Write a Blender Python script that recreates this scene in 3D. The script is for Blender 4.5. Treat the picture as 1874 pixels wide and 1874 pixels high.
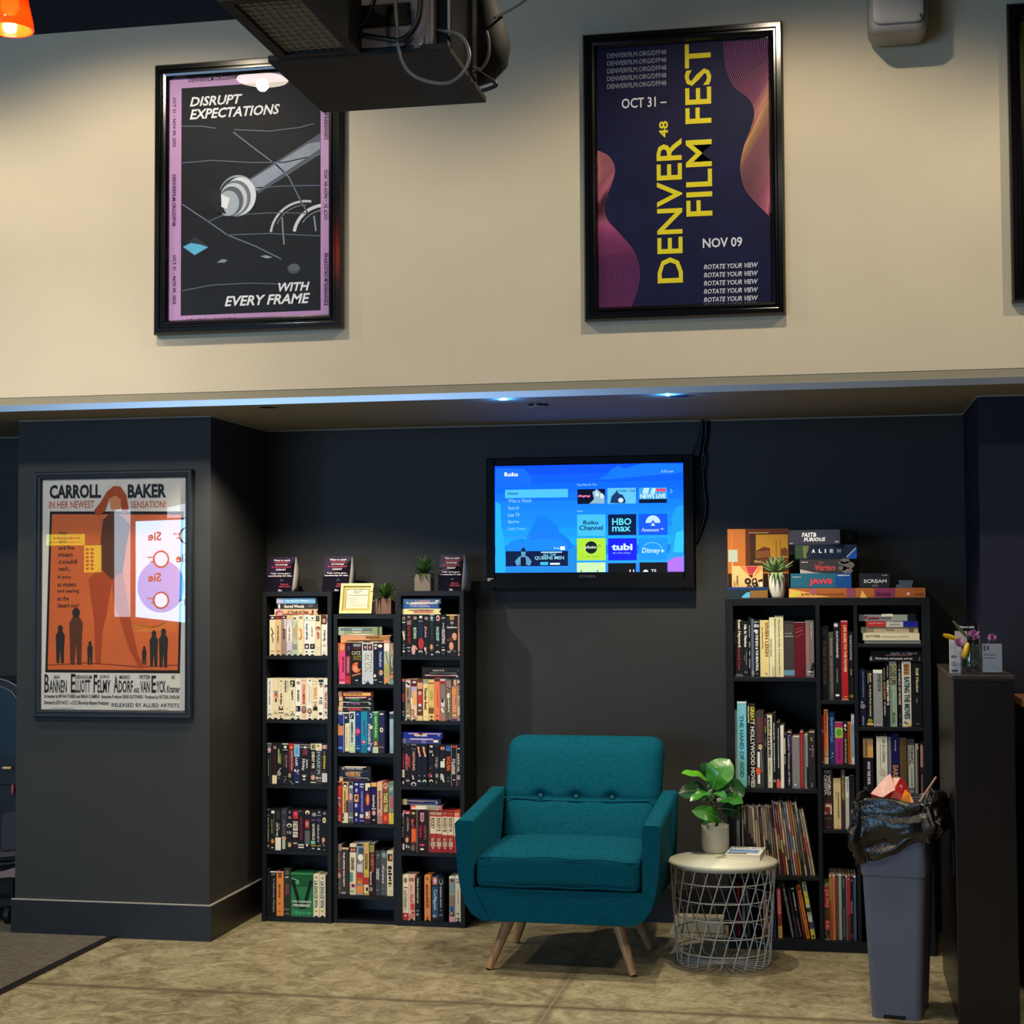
import bpy, math, random
from mathutils import Vector, Matrix
random.seed(7)
for o in list(bpy.data.objects): bpy.data.objects.remove(o)
SC = bpy.context.scene
COL = SC.collection
# ---------------------------------------------------------------- camera
F = 2966.75                      # focal length in pixels of the 1874 px frame
H = 1.54                         # eye height
AX = (Vector((0.9810, -0.0137, -0.1935)), Vector((0.1928, 0.0423, 0.9803)), Vector((-0.0053, -0.9990, 0.0442)))
def _ortho():
    Y = AX[1].normalized(); X = (AX[0] - AX[0].dot(Y) * Y).normalized(); Z = X.cross(Y)
    return X, Y, Z
AX = _ortho()
cam_d = bpy.data.cameras.new('camera'); cam = bpy.data.objects.new('camera', cam_d); COL.objects.link(cam)
right = Vector((AX[0][0], AX[1][0], AX[2][0])); down = Vector((AX[0][1], AX[1][1], AX[2][1])); fwd = Vector((AX[0][2], AX[1][2], AX[2][2]))
cam.matrix_world = Matrix(((right[0], -down[0], -fwd[0], 0), (right[1], -down[1], -fwd[1], 0), (right[2], -down[2], -fwd[2], H), (0, 0, 0, 1)))
cam_d.sensor_width = 36.0; cam_d.lens = F / 1874 * 36; cam_d.clip_start = 0.05; cam_d.clip_end = 60
SC.camera = cam
def ray(u, v):
    c = Vector((u - 937, v - 937, F)); return Vector((AX[0].dot(c), AX[1].dot(c), AX[2].dot(c)))
def onY(u, v, Y):
    d = ray(u, v); t = Y / d[1]; return Vector((d[0] * t, Y, H + d[2] * t))
def onZ(u, v, Z):
    d = ray(u, v); t = (Z - H) / d[2]; return Vector((d[0] * t, d[1] * t, Z))
# ---------------------------------------------------------------- view, world
VS = SC.view_settings
VS.view_transform = 'Standard'; VS.look = 'None'; VS.gamma = 1.0; VS.use_curve_mapping = False
VS.exposure = 0.0
W = bpy.data.worlds.new('world'); SC.world = W; W.use_nodes = True
W.node_tree.nodes['Background'].inputs[0].default_value = (0.45, 0.6, 1.0, 1); W.node_tree.nodes['Background'].inputs[1].default_value = 0.02
# ---------------------------------------------------------------- lights the room has, plus one added poster spot
def spot(name, loc, target, power, size, blend, color, radius):
    d = bpy.data.lights.new(name, 'SPOT'); d.energy = power; d.spot_size = math.radians(size); d.spot_blend = blend
    d.color = color; d.shadow_soft_size = radius
    o = bpy.data.objects.new(name, d); COL.objects.link(o); o.location = loc
    o.rotation_euler = (Vector(target) - Vector(loc)).to_track_quat('-Z', 'Y').to_euler()
    return o
WARM = (1.0, 0.85, 0.62)
ZW = 3.905; ZC = 4.13; ZS = 2.283; YF = 6.341; YB = 7.43; YP = 6.705
DOWN = [(-2.30, 6.43), (-0.58, 6.43)]
for x, y in DOWN: spot('alcove_downlight_beam', (x, y, ZS - 0.012), (x, y + 0.14, 0), 78, 128, 0.5, WARM, 0.02)
WASH = [(-4.3, 5.12), (-2.72, 5.12), (-0.22, 5.12), (1.75, 5.12)]
for i, (x, y) in enumerate(WASH):
    spot('ceiling_light_beam', (x, y, ZC - (0.125 if i == 1 else 0.05)), (x, y + 1.1, 0), 80, 136, 0.45, WARM, 0.03)
ROW = [(-4.4, 3.0), (-2.35, 2.9), (-0.05, 2.9), (1.6, 3.0)]
for i, (x, y) in enumerate(ROW):
    spot('ceiling_light_beam', (x, y, ZC - 0.035), (x, y + 1.5, 0), 95, 122, 0.6, (1.0, 0.88, 0.70), 0.14)
ADDED_PIN = (-3.35, 3.3)  # unseen spot, added only to brighten the pillar poster
spot('added_poster_beam', (ADDED_PIN[0], ADDED_PIN[1], ZC - 0.16), (-3.1, YP, 1.32), 260, 42, 0.9, (1.0, 0.92, 0.80), 0.12)
def area(name, loc, rot, sx, sy, power, color):
    d = bpy.data.lights.new(name, 'AREA'); d.shape = 'RECTANGLE'; d.size = sx; d.size_y = sy; d.energy = power; d.color = color
    o = bpy.data.objects.new(name, d); COL.objects.link(o); o.location = loc; o.rotation_euler = rot
    return o
area('front_window_daylight', (-4.9, -3.8, 1.9), (math.radians(90), 0, 0), 4.0, 2.6, 230, (0.42, 0.68, 1.0))

# ---------------------------------------------------------------- materials
def lin(h):
    h = h.lstrip('#'); c = [int(h[i:i + 2], 16) / 255 for i in (0, 2, 4)]
    return tuple(x / 12.92 if x <= 0.04045 else ((x + 0.055) / 1.055) ** 2.4 for x in c) + (1,)
MATS = {}
def mat(name, hexc, rough=0.5, metal=0.0, var=0.0, scale=30, bump=0.0, bscale=200, spec=0.5, coat=0.0, emit=0.0, trans=0.0, sheen=0.0, stretch=(1, 1, 1)):
    m = bpy.data.materials.new(name); m.use_nodes = True
    nt = m.node_tree; b = nt.nodes['Principled BSDF']; c = lin(hexc)
    b.inputs['Base Color'].default_value = c; b.inputs['Roughness'].default_value = rough; b.inputs['Metallic'].default_value = metal
    b.inputs['Specular IOR Level'].default_value = spec; b.inputs['Coat Weight'].default_value = coat
    b.inputs['Transmission Weight'].default_value = trans
    if sheen: b.inputs['Sheen Weight'].default_value = sheen
    if emit:
        b.inputs['Emission Color'].default_value = c; b.inputs['Emission Strength'].default_value = emit
        b.inputs['Base Color'].default_value = (0.01, 0.01, 0.01, 1)
    if var or bump:
        tc = nt.nodes.new('ShaderNodeTexCoord'); mp = nt.nodes.new('ShaderNodeMapping'); mp.inputs['Scale'].default_value = stretch
        nt.links.new(tc.outputs['Object'], mp.inputs['Vector'])
    if var:
        n = nt.nodes.new('ShaderNodeTexNoise'); n.inputs['Scale'].default_value = scale; n.inputs['Detail'].default_value = 5
        r = nt.nodes.new('ShaderNodeMapRange'); r.inputs['From Min'].default_value = 0.25; r.inputs['From Max'].default_value = 0.75
        r.inputs['To Min'].default_value = 1 - var; r.inputs['To Max'].default_value = 1 + var
        mx = nt.nodes.new('ShaderNodeMix'); mx.data_type = 'RGBA'; mx.blend_type = 'MULTIPLY'; mx.inputs[0].default_value = 1.0
        mx.inputs[6].default_value = c
        nt.links.new(mp.outputs[0], n.inputs['Vector']); nt.links.new(n.outputs['Fac'], r.inputs['Value']); nt.links.new(r.outputs[0], mx.inputs[7])
        nt.links.new(mx.outputs[2], b.inputs['Base Color'])
    if bump:
        n2 = nt.nodes.new('ShaderNodeTexNoise'); n2.inputs['Scale'].default_value = bscale; n2.inputs['Detail'].default_value = 3
        bp = nt.nodes.new('ShaderNodeBump'); bp.inputs['Strength'].default_value = bump; bp.inputs['Distance'].default_value = 0.004
        nt.links.new(mp.outputs[0], n2.inputs['Vector']); nt.links.new(n2.outputs['Fac'], bp.inputs['Height']); nt.links.new(bp.outputs[0], b.inputs['Normal'])
    MATS[name] = m; return m
def M(k):
    """'#rrggbb' printed colour, '*rrggbb' screen colour, or a named material"""
    if k in MATS: return MATS[k]
    if k[0] == '#': return mat(k, k, 0.5, spec=0.2) if k not in MATS else MATS[k]
    if k[0] == '*': return mat(k, k[1:], 0.4, spec=0.05, emit=2.6 if lin(k[1:])[1] < 0.17 and lin(k[1:])[2] > 0.3 else 1.15)
    raise KeyError(k)
def glass(name, r0=0.04, rough=0.0):
    """clear pane: see-through, mirror share by Schlick (same from both sides)"""
    m = bpy.data.materials.new(name); m.use_nodes = True; nt = m.node_tree; nt.nodes.clear(); N = nt.nodes.new; L = nt.links.new
    o = N('ShaderNodeOutputMaterial'); t = N('ShaderNodeBsdfTransparent'); g = N('ShaderNodeBsdfGlossy'); x = N('ShaderNodeMixShader'); g.inputs['Roughness'].default_value = rough
    ge = N('ShaderNodeNewGeometry'); d = N('ShaderNodeVectorMath'); d.operation = 'DOT_PRODUCT'; L(ge.outputs['Incoming'], d.inputs[0]); L(ge.outputs['Normal'], d.inputs[1])
    def mth(op, a, c=None):
        n = N('ShaderNodeMath'); n.operation = op
        for i, v in enumerate((a, c)):
            if v is None: continue
            if hasattr(v, 'type'): L(v, n.inputs[i])
            else: n.inputs[i].default_value = v
        return n.outputs[0]
    p = mth('POWER', mth('SUBTRACT', 1.0, mth('ABSOLUTE', d.outputs['Value'])), 5.0); f = mth('ADD', mth('MULTIPLY', p, 1 - r0), r0)
    L(f, x.inputs[0]); L(t.outputs[0], x.inputs[1]); L(g.outputs[0], x.inputs[2]); L(x.outputs[0], o.inputs[0]); MATS[name] = m; return m
# ---------------------------------------------------------------- mesh builder
class Fr:
    """flat frame: origin, right, up, outward normal"""
    def __init__(s, O, U, V): s.O = Vector(O); s.U = Vector(U).normalized(); s.V = Vector(V).normalized(); s.N = s.U.cross(s.V)
    def p(s, u, v, d=0.0): return s.O + s.U * u + s.V * v + s.N * d
def FRONT(x=0, y=0, z=0): return Fr((x, y, z), (1, 0, 0), (0, 0, 1))       # faces -Y
_txt = {}
def glyphs(s, bold, ital):
    k = (s, bold, ital)
    if k in _txt: return _txt[k]
    c = bpy.data.curves.new('t', 'FONT'); c.body = s; c.size = 1; c.resolution_u = 2; c.offset = 0.025 * bold; c.shear = 0.25 * ital
    o = bpy.data.objects.new('t', c); me = bpy.data.meshes.new_from_object(o)
    vs = [(v.co.x, v.co.y) for v in me.vertices]; fs = [tuple(p.vertices) for p in me.polygons]
    bpy.data.objects.remove(o); bpy.data.curves.remove(c); bpy.data.meshes.remove(me)
    xs = [v[0] for v in vs] or [0, 1]; ys = [v[1] for v in vs] or [0, 1]
    bx = (min(xs), max(xs), min(ys), max(ys))
    _txt[k] = (vs, fs, bx); return _txt[k]
class MB:
    def __init__(s): s.v = []; s.f = []; s.m = []; s.sm = []; s.slots = []
    def mi(s, k):
        if k not in s.slots: s.slots.append(k)
        return s.slots.index(k)
    def add(s, vs, fs, k, smooth=False):
        b = len(s.v); s.v += [tuple(v) for v in vs]; i = s.mi(k)
        for f in fs: s.f.append(tuple(b + j for j in f)); s.m.append(i); s.sm.append(smooth)
    def box(s, x0, x1, y0, y1, z0, z1, k):
        v = [(x, y, z) for z in (z0, z1) for y in (y0, y1) for x in (x0, x1)]
        s.add(v, [(0, 2, 3, 1), (4, 5, 7, 6), (0, 1, 5, 4), (2, 6, 7, 3), (0, 4, 6, 2), (1, 3, 7, 5)], k); return s
    def poly(s, fr, pts, k, d=0.0006): s.add([fr.p(u, v, d) for u, v in pts], [tuple(range(len(pts)))], k); return s
    def rect(s, fr, u0, u1, v0, v1, k, d=0.0006): return s.poly(fr, [(u0, v0), (u1, v0), (u1, v1), (u0, v1)], k, d)
    def ell(s, fr, u, v, ru, rv, k, d=0.0006, n=20, a0=0, a1=360):
        full = abs(a1 - a0) >= 360; m = n if full else n + 1
        pts = [(u + ru * math.cos(math.radians(a0 + (a1 - a0) * i / n)), v + rv * math.sin(math.radians(a0 + (a1 - a0) * i / n))) for i in range(m)]
        return s.poly(fr, pts, k, d)
    def line(s, fr, pts, w, k, d=0.0006):
        for (a, b), (c, e) in zip(pts, pts[1:]):
            L = math.hypot(c - a, e - b) or 1e-9; nx, ny = -(e - b) / L * w / 2, (c - a) / L * w / 2
            s.poly(fr, [(a - nx, b - ny), (c - nx, e - ny), (c + nx, e + ny), (a + nx, b + ny)], k, d)
        return s
    def text(s, fr, t, u0, u1, v0, v1, k, rot='h', d=0.0012, bold=1.0, ital=0.0):
        vs, fs, (a, b, c, e) = glyphs(t, bold, ital); w = (b - a) or 1; h = (e - c) or 1
        out = []
        for x, y in vs:
            p, q = (x - a) / w, (y - c) / h
            if rot == 'h': u, v = u0 + p * (u1 - u0), v0 + q * (v1 - v0)
            elif rot == 'd': u, v = u0 + q * (u1 - u0), v1 - p * (v1 - v0)
            else: u, v = u1 - q * (u1 - u0), v0 + p * (v1 - v0)
            out.append(fr.p(u, v, d))
        s.add(out, fs, k); return s
    def scrib(s, fr, u0, u1, v0, v1, k, rot='h', d=0.0012, rnd=random):
        """illegible small print: a row of short strokes"""
        if u1 < u0: u0, u1 = u1, u0
        if v1 < v0: v0, v1 = v1, v0
        L = (u1 - u0) if rot == 'h' else (v1 - v0); t = max((v1 - v0) if rot == 'h' else (u1 - u0), L * .01, 1e-5); p = 0.0
        while p < L * 0.99:
            w = min(t * rnd.uniform(0.25, 0.8), L - p); lo = rnd.uniform(0, .3) * t; hi = t * rnd.uniform(.7, 1)
            if rot == 'h': s.rect(fr, u0 + p, u0 + p + w, v0 + lo, v0 + hi, k, d)
            else: s.rect(fr, u0 + lo, u0 + hi, v1 - p - w, v1 - p, k, d)
            p += w + t * rnd.uniform(0.15, 0.35)
        return s
    def tube(s, pts, r, k, n=8, closed=False, cap=True):
        pts = [Vector(p) for p in pts]; N = len(pts); vs = []; up = None
        for i, p in enumerate(pts):
            a = pts[(i - 1) % N] if (closed or i > 0) else p; b = pts[(i + 1) % N] if (closed or i < N - 1) else p
            t = (b - a).normalized()
            if up is None: up = t.orthogonal().normalized()
            else:
                up = up - up.dot(t) * t
                up = up.normalized() if up.length > 1e-6 else t.orthogonal().normalized()
            w = t.cross(up); rr = r[i] if isinstance(r, (list, tuple)) else r
            for j in range(n):
                g = 2 * math.pi * j / n; vs.append(p + (up * math.cos(g) + w * math.sin(g)) * rr)
        fs = []
        for i in range(N if closed else N - 1):
            q = (i + 1) % N
            for j in range(n): fs.append((i * n + j, i * n + (j + 1) % n, q * n + (j + 1) % n, q * n + j))
        s.add(vs, fs, k, True)
        if cap and not closed: s.add(vs[:n], [tuple(range(n - 1, -1, -1))], k); s.add(vs[-n:], [tuple(range(n))], k)
        return s
    def lathe(s, prof, k, c=(0, 0, 0), n=32, smooth=True, cap=True):
        vs = []; fs = []
        for r, z in prof:
            for j in range(n):
                g = 2 * math.pi * j / n; vs.append((c[0] + r * math.cos(g), c[1] + r * math.sin(g), c[2] + z))
        for i in range(len(prof) - 1):
            for j in range(n): fs.append((i * n + j, i * n + (j + 1) % n, (i + 1) * n + (j + 1) % n, (i + 1) * n + j))
        s.add(vs, fs, k, smooth)
        if cap: s.add(vs[:n], [tuple(range(n - 1, -1, -1))], k); s.add(vs[-n:], [tuple(range(n))], k)
        return s
    def prism(s, fr, pts, depth, k, smooth=False):
        """outline on the frame, pushed back against its normal"""
        n = len(pts); a = [fr.p(u, v, 0) for u, v in pts]; b = [fr.p(u, v, -depth) for u, v in pts]
        s.add(a, [tuple(range(n))], k); s.add(b, [tuple(range(n - 1, -1, -1))], k)
        s.add(a + b, [(i, i + n, (i + 1) % n + n, (i + 1) % n) for i in range(n)], k, smooth); return s
    def grid(s, P, k, smooth=True, closed=False):
        R = len(P); C = len(P[0]); vs = [p for r in P for p in r]; fs = []
        for i in range(R - 1):
            for j in range(C if closed else C - 1):
                q = (j + 1) % C; fs.append((i * C + j, i * C + q, (i + 1) * C + q, (i + 1) * C + j))
        s.add(vs, fs, k, smooth); return s
    def rbox(s, w, d, h, r, k, n=8, c=(0, 0, 0), fn=None):
        """soft rounded box centred on c"""
        import itertools
        def soft(p):
            q = [0, 0, 0]; lim = (w / 2, d / 2, h / 2)
            rr = [min(r, l) for l in lim]; inner = [max(-(l - e), min(l - e, x)) for x, l, e in zip(p, lim, rr)]
            dv = Vector([(x - i) / e for x, i, e in zip(p, inner, rr)])
            if dv.length > 1e-9: dv.normalize()
            return Vector([i + v * e for i, v, e in zip(inner, dv, rr)])
        idx = {}; vs = []; fs = []
        def vid(p):
            key = tuple(round(x, 5) for x in p)
            if key not in idx:
                q = soft(p); q = Vector(fn(*q)) if fn else q
                idx[key] = len(vs); vs.append(q + Vector(c))
            return idx[key]
        def cuts(L):
            e = min(r, L / 2) / (L / 2); a = [-1 + e * (1 - math.cos(math.pi / 2 * i / 4)) for i in range(5)]
            mid = [(-1 + e) + (2 - 2 * e) * i / n for i in range(1, n)]
            return sorted(set(round(x, 6) for x in a + mid + [-x for x in a]))
        cs = (cuts(w), cuts(d), cuts(h)); hl = (w / 2, d / 2, h / 2)
        for ax in range(3):
            A, B = [(1, 2), (2, 0), (0, 1)][ax]
            for sg in (-1, 1):
                for i in range(len(cs[A]) - 1):
                    for j in range(len(cs[B]) - 1):
                        q = []
                        for a, b in ((i, j), (i + 1, j), (i + 1, j + 1), (i, j + 1)):
                            p = [0, 0, 0]; p[ax] = sg * hl[ax]; p[A] = cs[A][a] * hl[A]; p[B] = cs[B][b] * hl[B]; q.append(vid(p))
                        fs.append(tuple(q if sg > 0 else q[::-1]))
        s.add(vs, fs, k, True); return s
    def build(s, name, parent=None, loc=None, rot=None, bevel=0, bseg=2, solid=0, subsurf=0):
        me = bpy.data.meshes.new(name); me.from_pydata(s.v, [], s.f)
        for k in s.slots: me.materials.append(M(k))
        me.polygons.foreach_set('material_index', s.m); me.polygons.foreach_set('use_smooth', s.sm); me.update()
        o = bpy.data.objects.new(name, me); COL.objects.link(o)
        if parent: o.parent = parent
        if loc is not None: o.location = loc
        if rot is not None: o.rotation_euler = rot
        if solid: q = o.modifiers.new('solid', 'SOLIDIFY'); q.thickness = solid; q.offset = 0
        if bevel: q = o.modifiers.new('bevel', 'BEVEL'); q.width = bevel; q.segments = bseg; q.limit_method = 'ANGLE'; q.angle_limit = math.radians(40)
        if subsurf: q = o.modifiers.new('sub', 'SUBSURF'); q.levels = subsurf; q.render_levels = subsurf
        return o
def tag(o, label, cat, group=None):
    o['label'] = label; o['category'] = cat
    if group: o['group'] = group
    n = len(label.replace(',', ' ').split())
    if n < 4 or n > 16: print('LABEL LENGTH', n, label)
    return o
def thing(name, label, cat, loc=(0, 0, 0), rz=0, group=None):
    o = bpy.data.objects.new(name, None); COL.objects.link(o); o.location = loc; o.rotation_euler = (0, 0, rz); o.empty_display_size = 0.05
    return tag(o, label, cat, group)
def struct(o): o['kind'] = 'structure'; return o
ORD = 'first second third fourth fifth sixth seventh eighth ninth tenth eleventh twelfth thirteenth fourteenth fifteenth sixteenth seventeenth eighteenth nineteenth twentieth twenty-first twenty-second twenty-third twenty-fourth twenty-fifth twenty-sixth twenty-seventh twenty-eighth'.split()
class Q:
    """a crop of the photograph laid on a vertical plane Y: crop pixels to metres, relative to an origin"""
    def __init__(s, x0, y0, sc, Y, O=(0, 0, 0)): s.a = (x0, y0, sc, Y); s.O = Vector(O)
    def __call__(s, x, y):
        x0, y0, sc, Y = s.a; p = onY(x0 + x / sc, y0 + y / sc, Y) - s.O; return (p.x, p.z)
    def r(s, x0, x1, y0, y1):
        xm, ym = (x0 + x1) / 2, (y0 + y1) / 2
        return s(x0, ym)[0], s(x1, ym)[0], s(xm, y1)[1], s(xm, y0)[1]
# ---------------------------------------------------------------- room materials
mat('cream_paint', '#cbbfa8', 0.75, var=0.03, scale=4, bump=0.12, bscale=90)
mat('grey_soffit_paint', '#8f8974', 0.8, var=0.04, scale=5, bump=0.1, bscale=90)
mat('charcoal_paint', '#2d2e2e', 0.6, var=0.06, scale=3, bump=0.10, bscale=120, spec=0.35)
mat('navy_paint', '#171a2c', 0.6, var=0.06, scale=3, bump=0.10, bscale=120, spec=0.35)
mat('black_ceiling', '#17141a', 0.8, var=0.1, scale=3)
mat('black_vinyl', '#121113', 0.42, var=0.1, scale=8)
mat('bright_metal', '#aab4c4', 0.3, 0.9, var=0.05, scale=3)
mat('caulk', '#9a9890', 0.6)
mat('black_satin', '#101012', 0.32, var=0.1, scale=20)
mat('black_gloss', '#08080a', 0.16, spec=0.6)
mat('black_board', '#0a0b0e', 0.5, spec=0.3, var=0.12, scale=14, stretch=(1, 1, 6))
mat('rear_paint', '#57504a', 0.8, var=0.04, scale=4)
def concrete():
    m = bpy.data.materials.new('polished_concrete'); m.use_nodes = True; nt = m.node_tree; b = nt.nodes['Principled BSDF']; N = nt.nodes.new; L = nt.links.new
    tc = N('ShaderNodeTexCoord'); sep = N('ShaderNodeSeparateXYZ'); L(tc.outputs['Object'], sep.inputs[0])
    mp = N('ShaderNodeMapping'); mp.inputs['Scale'].default_value = (1.0, 1.0, 1); L(tc.outputs['Object'], mp.inputs['Vector'])
    def noise(sc, det, ro=0.6, dist=0.0):
        n = N('ShaderNodeTexNoise'); n.inputs['Scale'].default_value = sc; n.inputs['Detail'].default_value = det; n.inputs['Roughness'].default_value = ro
        n.inputs['Distortion'].default_value = dist; L(mp.outputs[0], n.inputs['Vector']); return n.outputs['Fac']
    def ramp(src, st):
        r = N('ShaderNodeValToRGB'); e = r.color_ramp.elements
        while len(e) < len(st): e.new(0.5)
        for el, (p, c) in zip(e, st): el.position = p; el.color = lin(c)
        L(src, r.inputs[0]); return r.outputs[0]
    def mix(a, c, fac, mode='MIX'):
        x = N('ShaderNodeMix'); x.data_type = 'RGBA'; x.blend_type = mode
        if hasattr(fac, 'type'): L(fac, x.inputs[0])
        else: x.inputs[0].default_value = fac
        for v, i in ((a, 6), (c, 7)):
            if hasattr(v, 'type'): L(v, x.inputs[i])
            else: x.inputs[i].default_value = lin(v)
        return x.outputs[2]
    c1 = ramp(noise(1.6, 6, 0.62, 0.6), [(0.3, '#6c634c'), (0.5, '#938a6c'), (0.68, '#b0a888')])
    c2 = ramp(noise(7, 8, 0.72, 1.2), [(0.36, '#53482f'), (0.5, '#958b6c'), (0.66, '#c0b998')])
    c = mix(c1, c2, 0.55)
    c3 = ramp(noise(36, 5, 0.7), [(0.33, '#8a8270'), (0.5, '#ffffff'), (0.75, '#ffffff')])
    c = mix(c, c3, 0.55, 'MULTIPLY')
    def joint(out, at, w):
        s1 = N('ShaderNodeMath'); s1.operation = 'SUBTRACT'; L(out, s1.inputs[0]); s1.inputs[1].default_value = at
        wob = N('ShaderNodeMath'); wob.operation = 'ABSOLUTE'; L(s1.outputs[0], wob.inputs[0])
        r = N('ShaderNodeMapRange'); r.inputs['From Min'].default_value = w * 0.4; r.inputs['From Max'].default_value = w; r.inputs['To Min'].default_value = 1; r.inputs['To Max'].default_value = 0
        L(wob.outputs[0], r.inputs['Value']); return r.outputs[0]
    for out, at in ((sep.outputs['Y'], 5.885), (sep.outputs['X'], -1.024), (sep.outputs['Y'], 3.2), (sep.outputs['X'], 1.9), (sep.outputs['X'], -3.95)):
        j = joint(out, at, 0.035)
        sc = N('ShaderNodeMath'); sc.operation = 'MULTIPLY'; L(j, sc.inputs[0]); sc.inputs[1].default_value = 0.55
        c = mix(c, '#5a4f3a', sc.outputs[0])
        c = mix(c, '#90866a', joint(out, at, 0.0035)) if at == -1.024 else mix(c, '#4c4230', joint(out, at, 0.005))
    L(c, b.inputs['Base Color'])
    rr = N('ShaderNodeMapRange'); L(noise(5, 5), rr.inputs['Value']); rr.inputs['To Min'].default_value = 0.32; rr.inputs['To Max'].default_value = 0.62; L(rr.outputs[0], b.inputs['Roughness'])
    bp = N('ShaderNodeBump'); bp.inputs['Strength'].default_value = 0.12; bp.inputs['Distance'].default_value = 0.004; L(noise(60, 4), bp.inputs['Height']); L(bp.outputs[0], b.inputs['Normal'])
    MATS['polished_concrete'] = m
concrete()
def mat_carpet():
    m = mat('ribbed_mat', '#3d3b38', 0.95); nt = m.node_tree; b = nt.nodes['Principled BSDF']; N = nt.nodes.new; L = nt.links.new
    tc = N('ShaderNodeTexCoord'); mp = N('ShaderNodeMapping'); mp.inputs['Scale'].default_value = (38, 70, 1); L(tc.outputs['Object'], mp.inputs[0])
    br = N('ShaderNodeTexBrick'); br.inputs['Color1'].default_value = lin('#68635a'); br.inputs['Color2'].default_value = lin('#57524b'); br.inputs['Mortar'].default_value = lin('#1a1918')
    br.inputs['Scale'].default_value = 1.0; br.inputs['Mortar Size'].default_value = 0.09; br.inputs['Brick Width'].default_value = 1.4; br.inputs['Row Height'].default_value = 1.0
    L(mp.outputs[0], br.inputs['Vector']); L(br.outputs['Color'], b.inputs['Base Color'])
    bp = N('ShaderNodeBump'); bp.inputs['Strength'].default_value = 0.6; bp.inputs['Distance'].default_value = 0.004; L(br.outputs['Fac'], bp.inputs['Height']); bp.invert = True; L(bp.outputs[0], b.inputs['Normal'])
mat_carpet()
# ---------------------------------------------------------------- room
XL, XR, YR = -9.0, 3.6, -4.0
struct(MB().box(XL, XR, YR, YB + 0.1, -0.1, 0, 'polished_concrete').build('floor'))
struct(MB().box(XL, XR, YR, YF + 0.2, ZC, ZC + 0.1, 'black_ceiling').build('ceiling'))
struct(MB().box(XL, XR, YF, YF + 0.12, ZS + 0.06, ZW, 'cream_paint').build('wall_upper'))
struct(MB().box(XL, XR, YF - 0.004, YF + 0.12, ZW, ZC, 'black_ceiling').build('trim_5'))
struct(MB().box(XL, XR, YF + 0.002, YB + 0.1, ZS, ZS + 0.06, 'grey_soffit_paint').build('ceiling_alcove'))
struct(MB().box(XL, XR, YF - 0.005, YF + 0.002, ZS, ZS + 0.026, 'bright_metal').build('trim_1'))
struct(MB().box(XL, 0.587, YB, YB + 0.1, 0, ZS, 'charcoal_paint').build('wall_back'))
struct(MB().box(-3.575, -2.662, YP, YB, 0, ZS, 'charcoal_paint').build('wall_pillar'))
struct(MB().box(0.587, XR, 6.716, YB, 0, ZS, 'navy_paint').build('wall_right'))
struct(MB().box(XR, XR + 0.1, YR, YF, 0, ZC, 'rear_paint').build('wall_side_right'))
struct(MB().box(XL - 0.1, XL, YR, YB, 0, ZC, 'rear_paint').build('wall_side_left'))
struct(MB().box(XL, XR, YR - 0.1, YR, 0, ZC, 'rear_paint').build('wall_rear'))
zb = onY(373, 1658.5, YP - 0.012).z
b = MB(); b.box(-3.587, -2.650, YP - 0.012, YP, 0, zb, 'black_vinyl'); b.box(-2.662, -2.650, YP, YB, 0, zb, 'black_vinyl'); b.box(-3.587, -3.575, YP, YB, 0, zb, 'black_vinyl')
struct(b.build('baseboard_pillar'))
b = MB(); b.box(-3.587, -2.650, YP - 0.0125, YP, zb, zb + 0.004, 'caulk'); b.box(-2.662, -2.6495, YP, YB, zb, zb + 0.004, 'caulk'); struct(b.build('trim_2'))
struct(MB().box(-2.65, 0.587, YB - 0.012, YB, 0, zb, 'black_vinyl').build('baseboard_back'))
# sealed joint where the dark walls meet the soffit
b = MB(); c = 0.005
b.box(-2.662, 0.587, YB - 0.004, YB, ZS - c, ZS, 'caulk'); b.box(-3.575, -2.662, YP - 0.004, YP, ZS - c, ZS, 'caulk'); b.box(-2.662, -2.658, YP, YB, ZS - c, ZS, 'caulk')
b.box(0.583, 0.587, 6.716, YB, ZS - c, ZS, 'caulk'); b.box(0.587, XR, 6.712, 6.716, ZS - c, ZS, 'caulk'); b.box(XL, -3.575, YB - 0.004, YB, ZS - c, ZS, 'caulk')
struct(b.build('trim_3'))
b = MB()
for y in (5.75, 3.9, 2.0): b.box(XL, XR, y, y + 0.16, ZC - 0.05, ZC, 'black_ceiling')
struct(b.build('trim_4'))
# floor mat
b = MB(); fr = Fr((0, 0, 0), (1, 0, 0), (0, 1, 0)); XM = -3.092
b.prism(Fr((0, 0, 0.008), (1, 0, 0), (0, 1, 0)), [(-8.2, 3.6), (XM - 0.035, 3.6), (XM - 0.035, YP - 0.014), (-3.59, YP - 0.014), (-3.59, YB - 0.02), (-8.2, YB - 0.02)], 0.008, 'ribbed_mat')
mt = b.build('floor_mat'); tag(mt, 'dark grey ribbed entrance mat on the concrete beside the pillar', 'mat')
MB().box(XM - 0.035, XM, 3.6, YP - 0.014, 0, 0.009, 'black_vinyl').build('rubber_edge', mt, bevel=0.003)
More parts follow.
